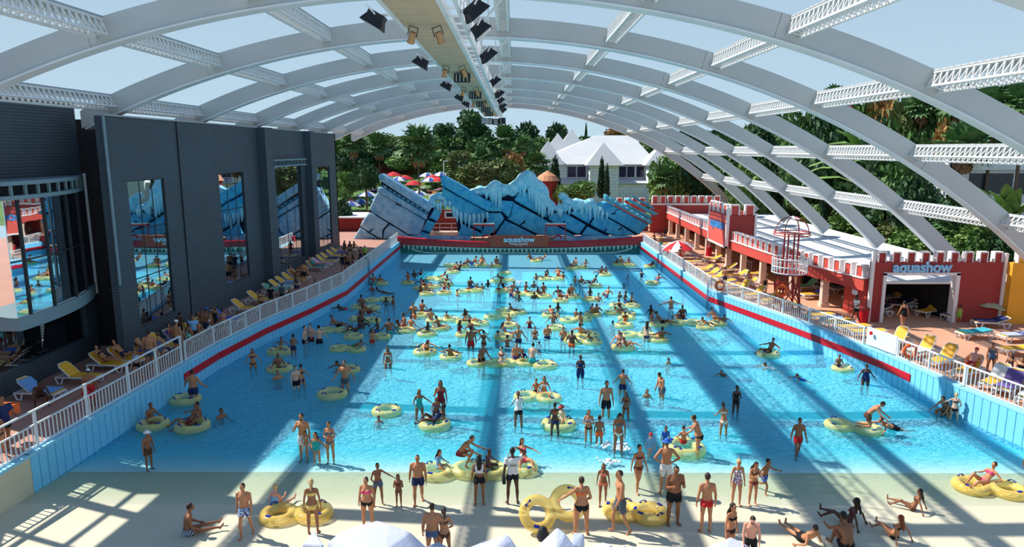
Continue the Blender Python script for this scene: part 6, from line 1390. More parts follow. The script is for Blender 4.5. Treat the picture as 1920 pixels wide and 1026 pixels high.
# ------------------------------------------------------------------ inflatable rings
RR, RT = .42, .165
def ring_obj(ells=None): pass
m_tube = {}
def tube_mesh(double):
    mb = MB(); out = []
    cs_ = (-.52, .52) if double else (0,)
    for cx in cs_:
        mb.tube([(cx + RR * math.cos(2 * PI * j / 28), RR * math.sin(2 * PI * j / 28), 0) for j in range(28)], RT, 10, closed=True)
    if double: mb.ell((0, 0, 0), (.2, .34, .13), 12, 8)
    o = mb.build('tube', m_vinyl)
    if double:
        md = o.modifiers.new('r', 'REMESH'); md.mode = 'VOXEL'; md.voxel_size = .035; sm = o.modifiers.new('s', 'SMOOTH'); sm.iterations = 3; dc = o.modifiers.new('d', 'DECIMATE'); dc.ratio = .5
    me = bpy.data.meshes.new_from_object(o.evaluated_get(bpy.context.evaluated_depsgraph_get())); bpy.data.objects.remove(o); me.polygons.foreach_set('use_smooth', [True] * len(me.polygons)); me.name = 'tube'
    return me
TUBE = {False: tube_mesh(False), True: tube_mesh(True)}
hb = MB(); hb.tube([(-.09, 0, 0), (-.07, 0, .05), (.07, 0, .05), (.09, 0, 0)], .014, 6); hb.box((-.09, 0, 0), (.07, .06, .018)); hb.box((.09, 0, 0), (.07, .06, .018)); hb_me = hb.mesh('handle', m_blue_handle)
nub = MB().box((0, 0, 0), (.17, .085, .025)).mesh('handle_patch', m_blue_handle)
wm = MB().lathe([(.40, -.02), (.36, .0), (.005, .0)], n=20).mesh('floor_sheet', m_vinyl2)
def ring(loc, double, rz, label, sc=1.0, tilt=(0, 0), pale=False, gold=False, handles=True, group='yellow swim rings in the pool'):
    r_ = inst('swim_ring', TUBE[double], None, loc, (tilt[0], tilt[1], rz), sc, [m_vinyl if gold else m_vinyl2])
    tag(r_, label, 'swim ring', group)
    if handles:
        hs = [(-.52 + RR * math.cos(a), RR * math.sin(a), a) for a in (2.1, 4.2)] + [(.52 + RR * math.cos(a), RR * math.sin(a), a) for a in (1.0, 5.2)] if double else [(RR * math.cos(a), RR * math.sin(a), a) for a in (.6, 2.5, 4.0, 5.6)]
        for i, (x, y, a) in enumerate(hs): inst('handle' if i % 2 == 0 else 'handle_patch', hb_me if i % 2 == 0 else nub, r_, (x, y, RT - .004), (0, 0, a + PI / 2))
    return r_
# ------------------------------------------------------------------ people on the beach and in the shallows (nearest first)
N_ = P_
N_(463, 905, 1006, 'man', 'walk', 0, 'trunks floral', 'dshort', 1, 'person in blue patterned trunks walking up the beach with a long shadow', 0)
N_(352, 946, 1003, 'man', 'sit_out', 118, 'trunks stripe', 'dshort', 2, 'person in navy striped trunks sitting in the shaded shallows', 0)
N_(515, 911, 960, 'woman', 'sit_out', 165, 'swimsuit sky', 'bbun', 4, 'blond person in pale one-piece sitting at the water edge behind the double ring', 0)
N_(588, 899, 1000, 'woman', 'stand', 188, 'bikini yellow', 'btail', 2, 'person in yellow bikini standing with back turned beside the double ring', 0)
N_(690, 895, 990, 'plump', 'stand', -8, 'bikini black/pink', 'dbun', 1, 'person in pink bikini top and black bottoms above the dome rock', 0)
N_(710, 868, 948, 'woman', 'armout', 28, 'shorts slate', 'kcrop', 2, 'bare-chested young person in grey-blue shorts behind the pink bikini', 0)
N_(748, 889, 950, 'child', 'cross', 0, 'bikini brown', 'dlong', 2, 'small child in brown two-piece standing at the wet line', 0)
N_(785, 852, 944, 'big', 'walk', 6, 'trunks navy', 'kcrop', 1, 'broad person in navy trunks walking out of the shallows', 0)
N_(899, 853, 947, 'woman', 'stand', 184, 'crop black/white', 'klong', 2, 'person with very long black hair in white top and black shorts', 0)
N_(961, 840, 944, 'man', 'brow', 188, 'tee black/white', 'kshort', 3, 'person in white printed T-shirt shading the eyes with one hand', 0)
N_(1089, 895, 1003, 'plump', 'armout', 190, 'bikini black/orange', 'dbun', 1, 'person in orange top and black bottoms holding the tilted double ring', 0)
N_(1130, 872, 946, 'woman', 'walk', -6, 'bikini coral', 'dlong', 2, 'slim person in coral bikini with long hair walking ashore', 0)
N_(1163, 882, 999, 'man', 'walk', -82, 'long_trunks grey', 'dcrop', 1, 'thin person with shaved head in grey shorts seen from the side', 0)
N_(1195, 833, 920, 'woman', 'walk', 22, 'bikini wine', 'kbun', 1, 'person in dark red one-shoulder two-piece wading ashore', 0)
N_(1247, 824, 925, 'man', 'hips', 178, 'long_trunks white', 'bhat', 1, 'person in white shorts and blue hat with hands on hips', 0)
N_(1262, 872, 984, 'big', 'phone', 8, 'trunks black', 'kcrop', 2, 'heavy person in black shorts with a hand raised to the chest', 0)
N_(1322, 888, 998, 'man', 'stand', 184, 'boxer red', 'dshort', 1, 'person in bright red trunks with white waistband, back turned', 0)
N_(1380, 861, 949, 'woman', 'stand', 4, 'swimsuit multi', 'bbun', 1, 'person in patterned swimsuit facing the camera', 0)
N_(1411, 865, 947, 'woman', 'phone', 18, 'bikini wine/brown', 'dlong', 1, 'slim person in dark red bikini with hands at the face', 0)
N_(1428, 857, 921, 'child', 'run', 35, 'trunks blue', 'kshort', 2, 'child in bright blue trunks running through the shallows', 0)
N_(1367, 943, 1048, 'woman', 'stand', 34, 'bikini black', 'klong', 1, 'person in black bikini in front of the sharp pale rock', 0)
N_(1404, 963, 1066, 'man', 'down', -12, 'trunks black', 'dbeard', 4, 'sunburnt bearded person beside the black bikini', 0)
N_(812, 945, 1052, 'big', 'stand', 176, 'briefs slate', 'dcrop', 1, 'broad person seen from behind embraced at the bottom edge', 0)
N_(834, 953, 1052, 'woman', 'armout', 200, 'bikini brown', 'dtail', 1, 'person in brown bikini leaning on the broad bather', 0)
N_(1506, 971, 1016, 'man', 'recline', 200, 'trunks black', 'dshort', 1, 'person in black trunks leaning on the elbows on dry sand-coloured floor', 0)
N_(1590, 930, 984, 'woman', 'sit_lean', 226, 'bikini wine', 'klong', 3, 'dark-haired person sitting in the shaded strip with one leg stretched out', 0)
N_(1588, 958, 1034, 'man', 'sit_hug', 184, 'trunks black', 'kshort', 2, 'person in black trunks hugging the knees with back turned', 0)
N_(1711, 914, 957, 'woman', 'sit_lean', 232, 'bikini brown', 'klong', 2, 'person with long black hair leaning back on the hands by the wet line', 0)
N_(1676, 961, 1010, 'woman', 'sit_lean', 200, 'bikini black', 'rlong', 1, 'red-haired person in black bikini leaning back on both arms', 0)
N_(1926, 842, 912, 'woman', 'walk', -30, 'bikini navy', 'dbun', 1, 'person cut by the right frame edge wading near the double ring', 0)
# beach floats
g_ = on_floor(556, 972); ring((g_.x, g_.y, g_.z + RT), True, R(6), 'double yellow swim ring lying on the beach left of the yellow bikini', 1.05, gold=True)
g_ = on_floor(1036, 988); ring((g_.x, g_.y, g_.z + .62), True, R(22), 'tilted double yellow swim ring held up by the orange bikini top', 1.0, (R(48), R(-8)), gold=True)
g_ = on_floor(1165, 966); ring((g_.x, g_.y, g_.z + RT), False, .3, 'single swim ring behind the thin walker', 1.05, gold=True)
g_ = on_floor(1218, 972); ring((g_.x, g_.y, g_.z + RT), False, 1.3, 'single swim ring at the feet of the heavy bather', 1.05, gold=True)
g_ = at(1854, 920, 0.02); ring((g_.x, g_.y, .12), True, R(-16), 'double ring carrying the reclining bather at the right edge', 1.05, gold=True)
g_ = at(1838, 915, 0.02); person((g_.x + .1, g_.y, .14), 'woman', 'float_back', -72, 'bikini pink', 'dbun', 1, 'person in pink bikini reclining on the double ring at the right edge', 0)
g_ = on_floor(1018, 1012); MB().lathe([(.16, 0), (.2, .12), (.12, .34), (.05, .42)], n=14).build('black_bag', m_black, loc=g_, label='black drawstring bag beside the tilted double ring', cat='bag')
ts_ = [o_ for o_ in SC.objects if o_.get('label', '').startswith('person in white printed T-shirt')][0]; tee_ = [c_ for c_ in ts_.children if c_.name.startswith('tee')][0]
text('lettering', 'STAFF', (0, .155, 1.30), .085, m_black, tee_, rot=(PI / 2 - .08, 0, PI), ext=.006)
bg_ = MB().box((.27, .03, .83), (.1, .2, .24)).tube([(.27, .03, .95), (.24, .02, 1.15), (.05, -.02, 1.44)], .012, 5).build('shoulder_bag', m_black, ts_)
# ------------------------------------------------------------------ people standing in the pool
W_ = lambda *a, **k: P_(*a, water=1, **k)
M_ = [(1494, 783, 853, 'man', 'walk', 0, 'trunks red', 'dshort', 2, 'person in red trunks striding alone through the water'),
 (1356, 758, 816, 'woman', 'hold', 182, 'bikini cream', 'ntail', 1, 'person in pale bikini standing with back turned right of the plump wader'),
 (1379, 723, 774, 'woman', 'cross', 8, 'swimsuit black', 'kbun', 3, 'person in black swimsuit standing in the diagonal shade'),
 (1308, 780, 853, 'plump', 'hold', -110, 'bikini black/coral', 'dbun', 1, 'plump person in black bottoms pushing a ring with a child on it'),
 (1247, 799, 842, 'child', 'stand', 0, 'rash blue', 'kshort', 2, 'child in blue and red rash vest behind the blue hat'),
 (1218, 811, 856, 'child', 'walk', 0, 'rash sky', 'rcap', 0, 'child in light blue swimsuit and pink cap'),
 (1159, 772, 850, 'woman', 'down', 2, 'bikini white/grey', 'dlong', 2, 'person in white bikini bottoms looking down at the foam'),
 (1123, 779, 832, 'child', 'stand', 176, 'trunks orange', 'kcrop', 2, 'child in orange trunks with back turned'),
 (1103, 768, 829, 'woman', 'cross', -4, 'bikini black/multi', 'nlong', 1, 'person in multicoloured top with striped float round the waist'),
 (1173, 735, 784, 'woman', 'phone', -20, 'bikini wine', 'klong', 2, 'person in dark red bikini with hands at the chest, behind the white bikini'),
 (1136, 714, 782, 'man', 'stand', 4, 'long_trunks black', 'dbeard', 1, 'tall person in black trunks facing the camera in the pool middle'),
 (1167, 693, 738, 'man', 'wade', 172, 'trunks navy', 'kcrop', 1, 'person in navy trunks seen from behind with arms held out'),
 (1240, 698, 746, 'big', 'down', -70, 'trunks slate', 'kshort', 1, 'person in slate blue trunks looking down at the water'),
 (1040, 755, 816, 'woman', 'brow', 186, 'bikini navy/orange', 'kcrop', 3, 'person in orange top and navy bottoms with a hand to the head'),
 (972, 737, 800, 'woman', 'hold', 184, 'teeb black/white', 'ntail', 2, 'person in white T-shirt with ponytail standing knee deep'),
 (787, 730, 787, 'woman', 'armout', 14, 'swimsuit teal', 'nlong', 2, 'person in teal swimsuit with one arm held out'),
 (827, 713, 785, 'woman', 'mouth', 4, 'swimsuit wine', 'klong', 2, 'tall person in dark swimsuit with a hand at the mouth'),
 (818, 746, 790, 'woman', 'hold', 10, 'bikini purple', 'nbun', 2, 'person leaning over the ring in front of the tall dark swimsuit'),
 (728, 650, 690, 'woman', 'walk', 0, 'bikini cream', 'dlong', 2, 'person in pale bikini wading alone left of the pool middle'),
 (648, 676, 732, 'man', 'wade', 0, 'trunks grey', 'kbeard', 1, 'person in grey trunks standing behind the tilted ring in the half shade'),
 (570, 775, 860, 'man', 'mouth', -8, 'long_trunks white', 'kbeard', 1, 'person in white trunks carrying a small child'),
 (594, 810, 868, 'child', 'armout', -14, 'swimsuit teal', 'dlong', 1, 'child in turquoise swimsuit between two adults'),
 (620, 790, 864, 'woman', 'cross', -10, 'bikini slate', 'dtail', 1, 'person in grey-blue bikini with folded arms right of the turquoise child'),
 (281, 808, 877, 'man', 'stand', 70, 'trunks brown', 'what', 2, 'person in a white hat standing alone in the deep left shade'),
 (364, 694, 752, 'big', 'wade', 176, 'trunks navy', 'kcrop', 1, 'person seen from behind beside the left wall band start'),
 (556, 686, 730, 'man', 'stand', 40, 'trunks black', 'kshort', 0, 'person in black trunks with a red float in the left shade'),
 (566, 683, 724, 'woman', 'wade', 200, 'bikini navy', 'dbun', 1, 'person behind the black trunks in the left shade'),
 (475, 654, 690, 'woman', 'wade', 20, 'bikini wine', 'klong', 1, 'lone person waist deep in the left shade'),
 (551, 628, 668, 'child', 'hold', 190, 'trunks navy', 'kshort', 2, 'child holding the ring with a smaller child in the left shade'),
 (572, 611, 645, 'man', 'wade', 90, 'trunks black', 'kcrop', 0, 'left one of three people standing together in the shade'),
 (583, 607, 640, 'man', 'stand', -10, 'trunks wine', 'dshort', 0, 'middle one of three people standing together in the shade'),
 (599, 610, 644, 'man', 'wade', -170, 'trunks black', 'kshort', 0, 'right one of three people standing together in the shade'),
 (1088, 666, 709, 'woman', 'cross', -6, 'wrap navy', 'kbun', 3, 'person in a long dark wet dress standing alone'),
 (1622, 683, 722, 'plump', 'wade', -10, 'swimsuit navy', 'kbun', 3, 'person in navy swimsuit by the end of the right red band'),
 (1812, 737, 786, 'woman', 'armout', 150, 'bikini black', 'btail', 0, 'person in black bikini by the right wall casting a shadow on it'),
 (1788, 741, 778, 'woman', 'crouch', -60, 'swimsuit teal', 'kshort', 1, 'person in teal swimsuit crouching by the right wall'),
 (1777, 752, 780, 'child', 'crouch', -50, 'trunks brown', 'kshort', 2, 'child crouching against the right wall'),
 (698, 616, 645, 'child', 'hold', 30, 'trunks red', 'dlong', 1, 'child with red float in front of the tilted ring at the shade edge'),
 (883, 612, 652, 'man', 'stand', 180, 'trunks red', 'kcrop', 2, 'person in red shorts with back turned in the crowd'),
 (907, 620, 646, 'woman', 'wade', 184, 'bikini black', 'kbun', 2, 'person in black bikini with back turned right of the red shorts'),
 (903, 644, 684, 'man', 'hold', 30, 'trunks black', 'kcrop', 2, 'person leaning over the double ring beside the red top'),
 (900, 655, 680, 'woman', 'hold', 24, 'swimsuit red', 'dbun', 1, 'person in red top leaning on the double ring'),
 (941, 650, 686, 'woman', 'hips', -40, 'bikini white/wine', 'dbun', 0, 'slim person between the double ring and the green ring'),
 (968, 642, 675, 'big', 'hold', 6, 'trunks purple', 'kcrop', 1, 'person in purple trunks on the green-tinted ring'),
 (998, 645, 686, 'man', 'hold', 168, 'trunks teal', 'dshort', 0, 'person in teal trunks with pale back bending to the ring'),
 (980, 654, 676, 'child', 'wade', 0, 'rash navy', 'kshort', 2, 'child in navy rash vest behind the purple trunks'),
 (972, 610, 643, 'man', 'wade', 5, 'trunks navy', 'dshort', 1, 'person standing tall among the rings, arms spread'),
 (951, 628, 650, 'child', 'bothout', 184, 'trunks black', 'kcrop', 2, 'child with both arms spread and back turned in the crowd'),
 (1003, 612, 636, 'woman', 'cross', 4, 'bikini brown', 'kshort', 1, 'person with folded arms waist deep in the crowd'),
 (1026, 608, 634, 'big', 'phone', 20, 'trunks navy', 'kcrop', 1, 'broad person with bent arms waist deep in the crowd'),
 (1056, 613, 638, 'man', 'phone', -10, 'trunks grey', 'kshort', 1, 'person with hands at the face beside the clustered rings'),
 (1212, 604, 640, 'woman', 'hold', 170, 'bikini navy/cream', 'klong', 0, 'person with long dark hair seen from behind by two rings'),
 (1258, 556, 578, 'man', 'bothout', 184, 'trunks navy', 'kcrop', 1, 'person with both arms flung wide near the right wall bend')]
for row in M_: W_(*row)
def sw(px, py, kind, pose, rot, outfit, hair, skin, label, z=-.12, lod=1, sc=1.0, group=None):
    p = inpool(at(px, py, 0), .5); zz = z
    person((p.x, p.y, zz), kind, pose, rot, outfit, hair, skin, label, lod, sc, group)
    return p
def rg(px, py, dbl, rz, label, **k):
    p = inpool(at(px, py, .05), 1.15 if dbl else .7); ring((p.x, p.y, .06), dbl, R(rz), label, **k); return p
# rings and riders one can single out
rg(623, 740, False, 12, 'tilted ring pushed by the grey trunks at the shade edge', sc=1.25)
sw(652, 690, 'man', 'float_prone', -60, 'trunks navy', 'kshort', 2, 'person sprawled over a ring behind the grey trunks'); rg(655, 694, False, 0, 'ring under the sprawled rider behind the grey trunks')
rg(725, 772, False, 0, 'empty ring with a child reaching for it', sc=1.15); sw(710, 791, 'child', 'float_up', 20, 'rash coral', 'kshort', 2, 'child reaching for the empty ring', z=-.45)
rg(815, 797, False, 30, 'ring with a rider lying back in front of the tall dark swimsuit', sc=1.2); sw(815, 795, 'woman', 'float_back', -75, 'swimsuit navy', 'kbun', 3, 'person in navy swimsuit lying back on the ring with legs out left', z=.06)
rg(1008, 746, True, -10, 'double ring carrying two people in the pool middle', sc=1.05); sw(1005, 738, 'child', 'float_up', 0, 'trunks navy', 'kshort', 1, 'child riding the double ring in the pool middle', z=.02); sw(1020, 740, 'woman', 'float_up', 0, 'bikini white', 'klong', 1, 'person in white bikini riding the double ring in the pool middle', z=.0)
rg(1048, 797, False, 0, 'ring with a child wrapped in a towel beside the orange top', sc=1.3); sw(1053, 792, 'child', 'float_up', -30, 'rash cream', 'rhat', 1, 'child in pale shirt and red hat sitting in the ring', z=.04)
rg(1284, 842, False, 0, 'ring with a child on it pushed by the plump wader', sc=1.4); sw(1281, 836, 'child', 'float_up', 180, 'trunks red', 'kcrop', 1, 'child with back turned sitting on the pushed ring', z=.10)
rg(848, 884, True, 8, 'front double ring with two riders left of the white T-shirt', sc=1.12); sw(872, 878, 'man', 'crouch', 80, 'trunks wine', 'kcrop', 1, 'person crouching on the front double ring', z=.12); sw(823, 883, 'child', 'float_up', 70, 'rash sky', 'klong', 1, 'child in blue and pink rash suit on the front double ring', z=.10)
rg(948, 880, True, 12, 'double ring behind the white T-shirt', sc=1.1); sw(916, 880, 'child', 'float_up', 60, 'bikini purple', 'kcrop', 3, 'child sitting at the left end of the ring behind the white T-shirt', z=.08); sw(982, 872, 'woman', 'float_sit', 10, 'bikini pink', 'klong', 1, 'person with flying hair at the right end of the ring behind the white T-shirt', z=.08)
rg(1600, 802, True, -24, 'double ring under the kneeling rider by the right wall', sc=1.05)
sw(1614, 808, 'man', 'kneel', 58, 'trunks brown', 'kshort', 1, 'person kneeling up on the double ring by the right wall', z=.2)
sw(1672, 806, 'man', 'float_prone', -75, 'trunks black', 'kshort', 1, 'person swimming with arms stretched to the double ring', z=.02)
rg(1440, 664, False, 0, 'ring with a waving rider in the right half', sc=1.15); sw(1441, 663, 'man', 'float_sit', -60, 'trunks black', 'kcrop', 2, 'person lying in a ring with one arm waving in the right half', z=.0)
sw(1447, 693, 'child', 'swim', -80, 'rash white', 'kshort', 1, 'swimmer in white shirt face down in the right half', z=-.08); sw(1506, 713, 'child', 'swim', -70, 'rash blue', 'klong', 1, 'swimmer in blue top in the right half', z=-.1); sw(1356, 704, 'child', 'swim', -30, 'trunks black', 'kcrop', 2, 'child swimming over the diagonal shade', z=-.1)
rg(1580, 692, False, 0, 'pale ring with a small child by the right wall', pale=True); sw(1572, 690, 'child', 'float_up', -10, 'trunks navy', 'kshort', 2, 'small child in the pale ring by the right wall', z=.02)
sw(1253, 682, 'child', 'wade', 30, 'trunks coral', 'kcrop', 1, 'child alone chest deep in the pool middle', z=-.95); sw(1213, 746, 'child', 'wade', 0, 'trunks navy', 'klong', 1, 'child chest deep beside the slate blue trunks', z=-.85)
sw(415, 783, 'man', 'wade', 60, 'trunks black', 'kcrop', 2, 'lone swimmer up to the shoulders in the left shade', z=-1.38); sw(521, 710, 'man', 'wade', 40, 'trunks navy', 'kcrop', 1, 'swimmer up to the shoulders below the ring in the left shade', z=-1.35)
rg(287, 797, False, 0, 'ring in the left shade near the white hat', sc=1.15); sw(284, 792, 'man', 'float_up', 70, 'trunks black', 'kcrop', 2, 'person sitting in the ring near the white hat', z=-.1)
rg(361, 800, False, 0, 'ring with two riders in the left shade', sc=1.25); sw(355, 796, 'man', 'float_sit', -50, 'trunks wine', 'kcrop', 2, 'left rider on the ring with two people', z=-.02); sw(374, 792, 'man', 'float_up', -60, 'trunks black', 'kcrop', 2, 'right rider on the ring with two people', z=-.05)
rg(333, 750, False, 0, 'empty ring beside the person at the left wall band start', sc=1.2)
rg(525, 660, False, 0, 'ring with a small child by the left wall', sc=1.3); sw(526, 656, 'child', 'float_sit', 0, 'trunks navy', 'kcrop', 2, 'small child lying in the ring by the left wall', z=.05); rg(524, 692, False, 0, 'ring carrying a rider below the wall child', sc=1.2); sw(522, 690, 'man', 'float_up', 30, 'trunks black', 'kcrop', 2, 'person sitting in the ring below the wall child', z=-.15)
rg(652, 655, True, -5, 'double ring with a child sprawling on it by the shade edge'); sw(666, 655, 'child', 'float_prone', 70, 'trunks green', 'kcrop', 2, 'child in green trunks sprawling on the double ring at the shade edge', z=.15)
rg(628, 620, True, 0, 'double ring beside the three people in the shade'); sw(634, 617, 'man', 'float_back', 80, 'trunks black', 'kcrop', 2, 'person lying on the double ring beside the three people', z=.1)
rg(797, 661, False, 0, 'ring with two embracing people below the crowd', sc=1.2); sw(793, 655, 'man', 'float_prone', 40, 'trunks green', 'kshort', 4, 'left one of the embracing people below the crowd', z=.1); sw(801, 662, 'woman', 'wade', 180, 'bikini black', 'kshort', 1, 'right one of the embracing people below the crowd', z=-1.0)
rg(845, 670, False, 0, 'ring with a lone rider left of the leaning people', sc=1.1); sw(846, 668, 'man', 'float_sit', 170, 'trunks orange', 'kcrop', 2, 'lone rider with back turned in the ring left of the leaning people', z=-.1)
rg(912, 682, True, 0, 'double ring with two people leaning over it'); rg(968, 681, True, 4, 'green-tinted double ring under the purple trunks'); rg(1022, 686, False, 0, 'empty pale ring right of the teal trunks', sc=1.15, pale=True)
rg(1168, 652, False, 0, 'ring with two riders in the right middle', sc=1.2); sw(1160, 650, 'man', 'float_up', -30, 'trunks navy', 'kshort', 4, 'left rider on the ring in the right middle', z=.0); sw(1175, 651, 'woman', 'float_back', 50, 'bikini wine', 'kbun', 1, 'right rider with legs out on the ring in the right middle', z=.06)
sw(1011, 647, 'child', 'wade', 180, 'trunks navy', 'kcrop', 2, 'child up to the chin behind the teal trunks', z=-1.05)
# the carried child
g_ = at(574, 858, 0); person((g_.x + .1, g_.y - .22, .62), 'child', 'float_up', 20, 'bikini mint', 'dlong', 1, 'small child in mint two-piece carried by the white trunks', 1, .72)
# ------------------------------------------------------------------ the far crowd: every head and every ring
rf = random.Random(21)
FR = [(853,499,1),(870,500,0),(903,498,0),(930,500,0),(850,511,0),(819,524,1),(838,534,0),(833,550,0),(801,552,0),(800,540,1),(880,547,1),(765,531,0),(715,532,0),(710,563,1),(685,577,1),(684,600,1),(663,632,0),(714,632,0),(763,620,0),(790,592,0),(830,601,1),(800,627,0),(826,616,0),(872,628,0),(886,606,1),(947,513,0),(942,527,1),(942,546,0),
      (1005,490,0),(1082,503,1),(1170,497,1),(1135,516,0),(1116,537,0),(1033,524,1),(988,553,1),(1021,557,0),(1051,565,0),(1075,557,0),(1107,562,0),(1172,574,1),(1162,588,1),(1175,597,0),(1112,590,0),(1080,600,1),(1032,592,0),(937,594,1),(956,611,0),(944,632,0),(1170,611,0),(1042,616,0),(1090,630,1),(1110,642,0),(1076,640,0),(1195,629,1),(958,585,1),
      (1220,500,0),(1223,531,0),(1235,609,0),(1285,606,1),(1323,614,0),(1346,607,0),(1235,638,0)]
FP = [(850,507,'f'),(860,507,'f'),(871,498,'p'),(885,497,'b'),(900,498,'f'),(904,496,'u'),(922,500,'w'),(931,498,'u'),(765,529,'u'),(777,519,'w'),(789,517,'b'),(825,522,'p'),(834,533,'f'),(833,548,'f'),(841,542,'w'),(882,541,'u'),(879,546,'w'),(904,542,'w'),(915,537,'w'),(895,544,'w'),(858,555,'w'),(700,535,'u'),(713,531,'w'),(698,546,'w'),(719,552,'p'),(738,572,'w'),(724,572,'w'),(678,578,'u'),(645,580,'s'),(680,592,'w'),(691,590,'b'),
      (676,612,'u'),(668,624,'b'),(708,624,'u'),(730,625,'w'),(746,623,'w'),(758,615,'u'),(771,618,'w'),(775,588,'w'),(777,598,'w'),(792,588,'u'),(808,602,'w'),(838,598,'f'),(800,624,'f'),(826,616,'f'),(793,538,'p'),(800,541,'b'),(789,550,'w'),(801,549,'f'),(872,604,'u'),(885,606,'b'),(862,627,'w'),(889,626,'f'),(940,525,'p'),(935,546,'w'),(946,542,'f'),
      (997,489,'f'),(1017,488,'b'),(1073,501,'b'),(1080,500,'u'),(1096,501,'f'),(1156,496,'p'),(1169,495,'f'),(1179,494,'u'),(1125,515,'f'),(1135,514,'f'),(1177,521,'h'),(1170,538,'h'),(1005,525,'w'),(1020,522,'f'),(1027,521,'f'),(1047,520,'b'),(1056,522,'w'),(1078,530,'w'),(1090,530,'w'),(1109,535,'b'),(1001,539,'w'),(963,540,'w'),
      (986,550,'u'),(970,553,'w'),(959,557,'b'),(973,565,'w'),(1002,560,'w'),(1012,555,'f'),(1019,553,'u'),(1071,555,'u'),(1050,560,'b'),(1059,563,'f'),(1106,560,'u'),(1122,566,'w'),(1137,559,'b'),(1162,559,'w'),(1172,569,'u'),(1184,567,'u'),(1046,584,'w'),(1080,597,'u'),(1037,593,'p'),(1037,606,'w'),(1089,609,'w'),(1110,588,'u'),(1117,590,'b'),(1164,583,'f'),(1166,591,'p'),(1172,608,'u'),(1149,609,'h'),(963,586,'b'),(954,608,'u'),
      (993,615,'w'),(951,629,'f'),(933,628,'h'),(1072,650,'w'),(1109,640,'p'),(1091,629,'f'),(1220,500,'p'),(1231,530,'p'),(1220,590,'w'),(1222,604,'w'),(1242,609,'b'),(1273,600,'f'),(1279,598,'u'),(1341,602,'b'),(1353,605,'p'),(1330,612,'p'),(1239,636,'f'),(1203,520,'w') ]
def zone(px, py):
    d = 'end wall row' if py < 512 else 'far crowd' if py < 545 else 'middle crowd' if py < 580 else 'near crowd' if py < 612 else 'front of the crowd'
    return d, 'left part' if px < 860 else 'centre' if px < 1060 else 'right part'
def ordlabels(items, base):
    """labels singled out by zone and by rank from the left among look-alikes"""
    grp = {}
    for i, (px, py, ph) in enumerate(items): grp.setdefault((ph, zone(px, py)), []).append(i)
    out = [None] * len(items)
    for (ph, (d, s)), ids in grp.items():
        ids.sort(key=lambda i: (items[i][0], items[i][1]))
        for k, i in enumerate(ids): out[i] = f'{ph}, {d}, {s}' + (f', {ORD[k]} from left' if len(ids) > 1 else '')
    return out
lr = ordlabels([(x, y, 'double yellow swim ring' if d else 'single yellow swim ring') for x, y, d in FR], '')
for (x, y, d), lb in zip(FR, lr): rg(x, y, bool(d), rf.uniform(-25, 25), lb, sc=1.08, handles=True, pale=rf.random() < .3)
PH = {'f': 'sitting back in a ring', 'u': 'sitting up on a ring', 'b': 'lying back on a ring', 'p': 'sprawled over a ring', 'w': 'deep in the water', 's': 'swimming', 'h': 'with only the head above water'}
PM = {'f': 'float_sit', 'u': 'float_up', 'b': 'float_back', 'p': 'float_prone', 'w': 'wade', 's': 'swim', 'h': 'wade'}
spec = []
for x, y, c in FP:
    kd = rf.choice(['man', 'man', 'woman', 'woman', 'child', 'big'] if c != 'h' else ['man', 'woman'])
    col = rf.choice(['black', 'navy', 'red', 'blue', 'wine', 'grey', 'teal', 'orange'])
    of = 'trunks' if kd in ('man', 'big', 'child') else rf.choice(['bikini', 'swimsuit'])
    if c == 'w' and kd == 'child': kd = 'woman'; of = 'bikini'
    if (x, y) == (1172, 608): kd, of, col = 'woman', 'swimsuit', 'orange'
    spec.append((kd, of, col, rf.choice(['kshort', 'kcrop', 'dshort']) if kd in ('man', 'big', 'child') else rf.choice(['klong', 'kbun', 'dlong']), rf.choice([1, 1, 2, 2, 3, 3]), rf.choice([0, 20, -30, 60, -70, 150, 180, 200])))
lp = ordlabels([(x, y, f'person in {s_[2]} {s_[1]} {PH[c]}') for (x, y, c), s_ in zip(FP, spec)], '')
for (x, y, c), (kd, of, col, hr_, sk_, rt), lb in zip(FP, spec, lp):
    z = {'f': -.05, 'u': .0, 'b': .04, 'p': .08, 's': -.1}.get(c)
    p = inpool(at(x, y, 0), .6)
    if z is None:
        H_ = std_h(kd); z = max(floor_z(p.y), -(H_ * (.80 if c == 'h' else rf.uniform(.62, .74)) if p.y > 38 else 9)) if c != 'h' else -(H_ - .26)
    person((p.x, p.y, z), kd, PM[c], rt, f'{of} {col}', hr_, sk_, lb, 2, rf.uniform(.96, 1.05))
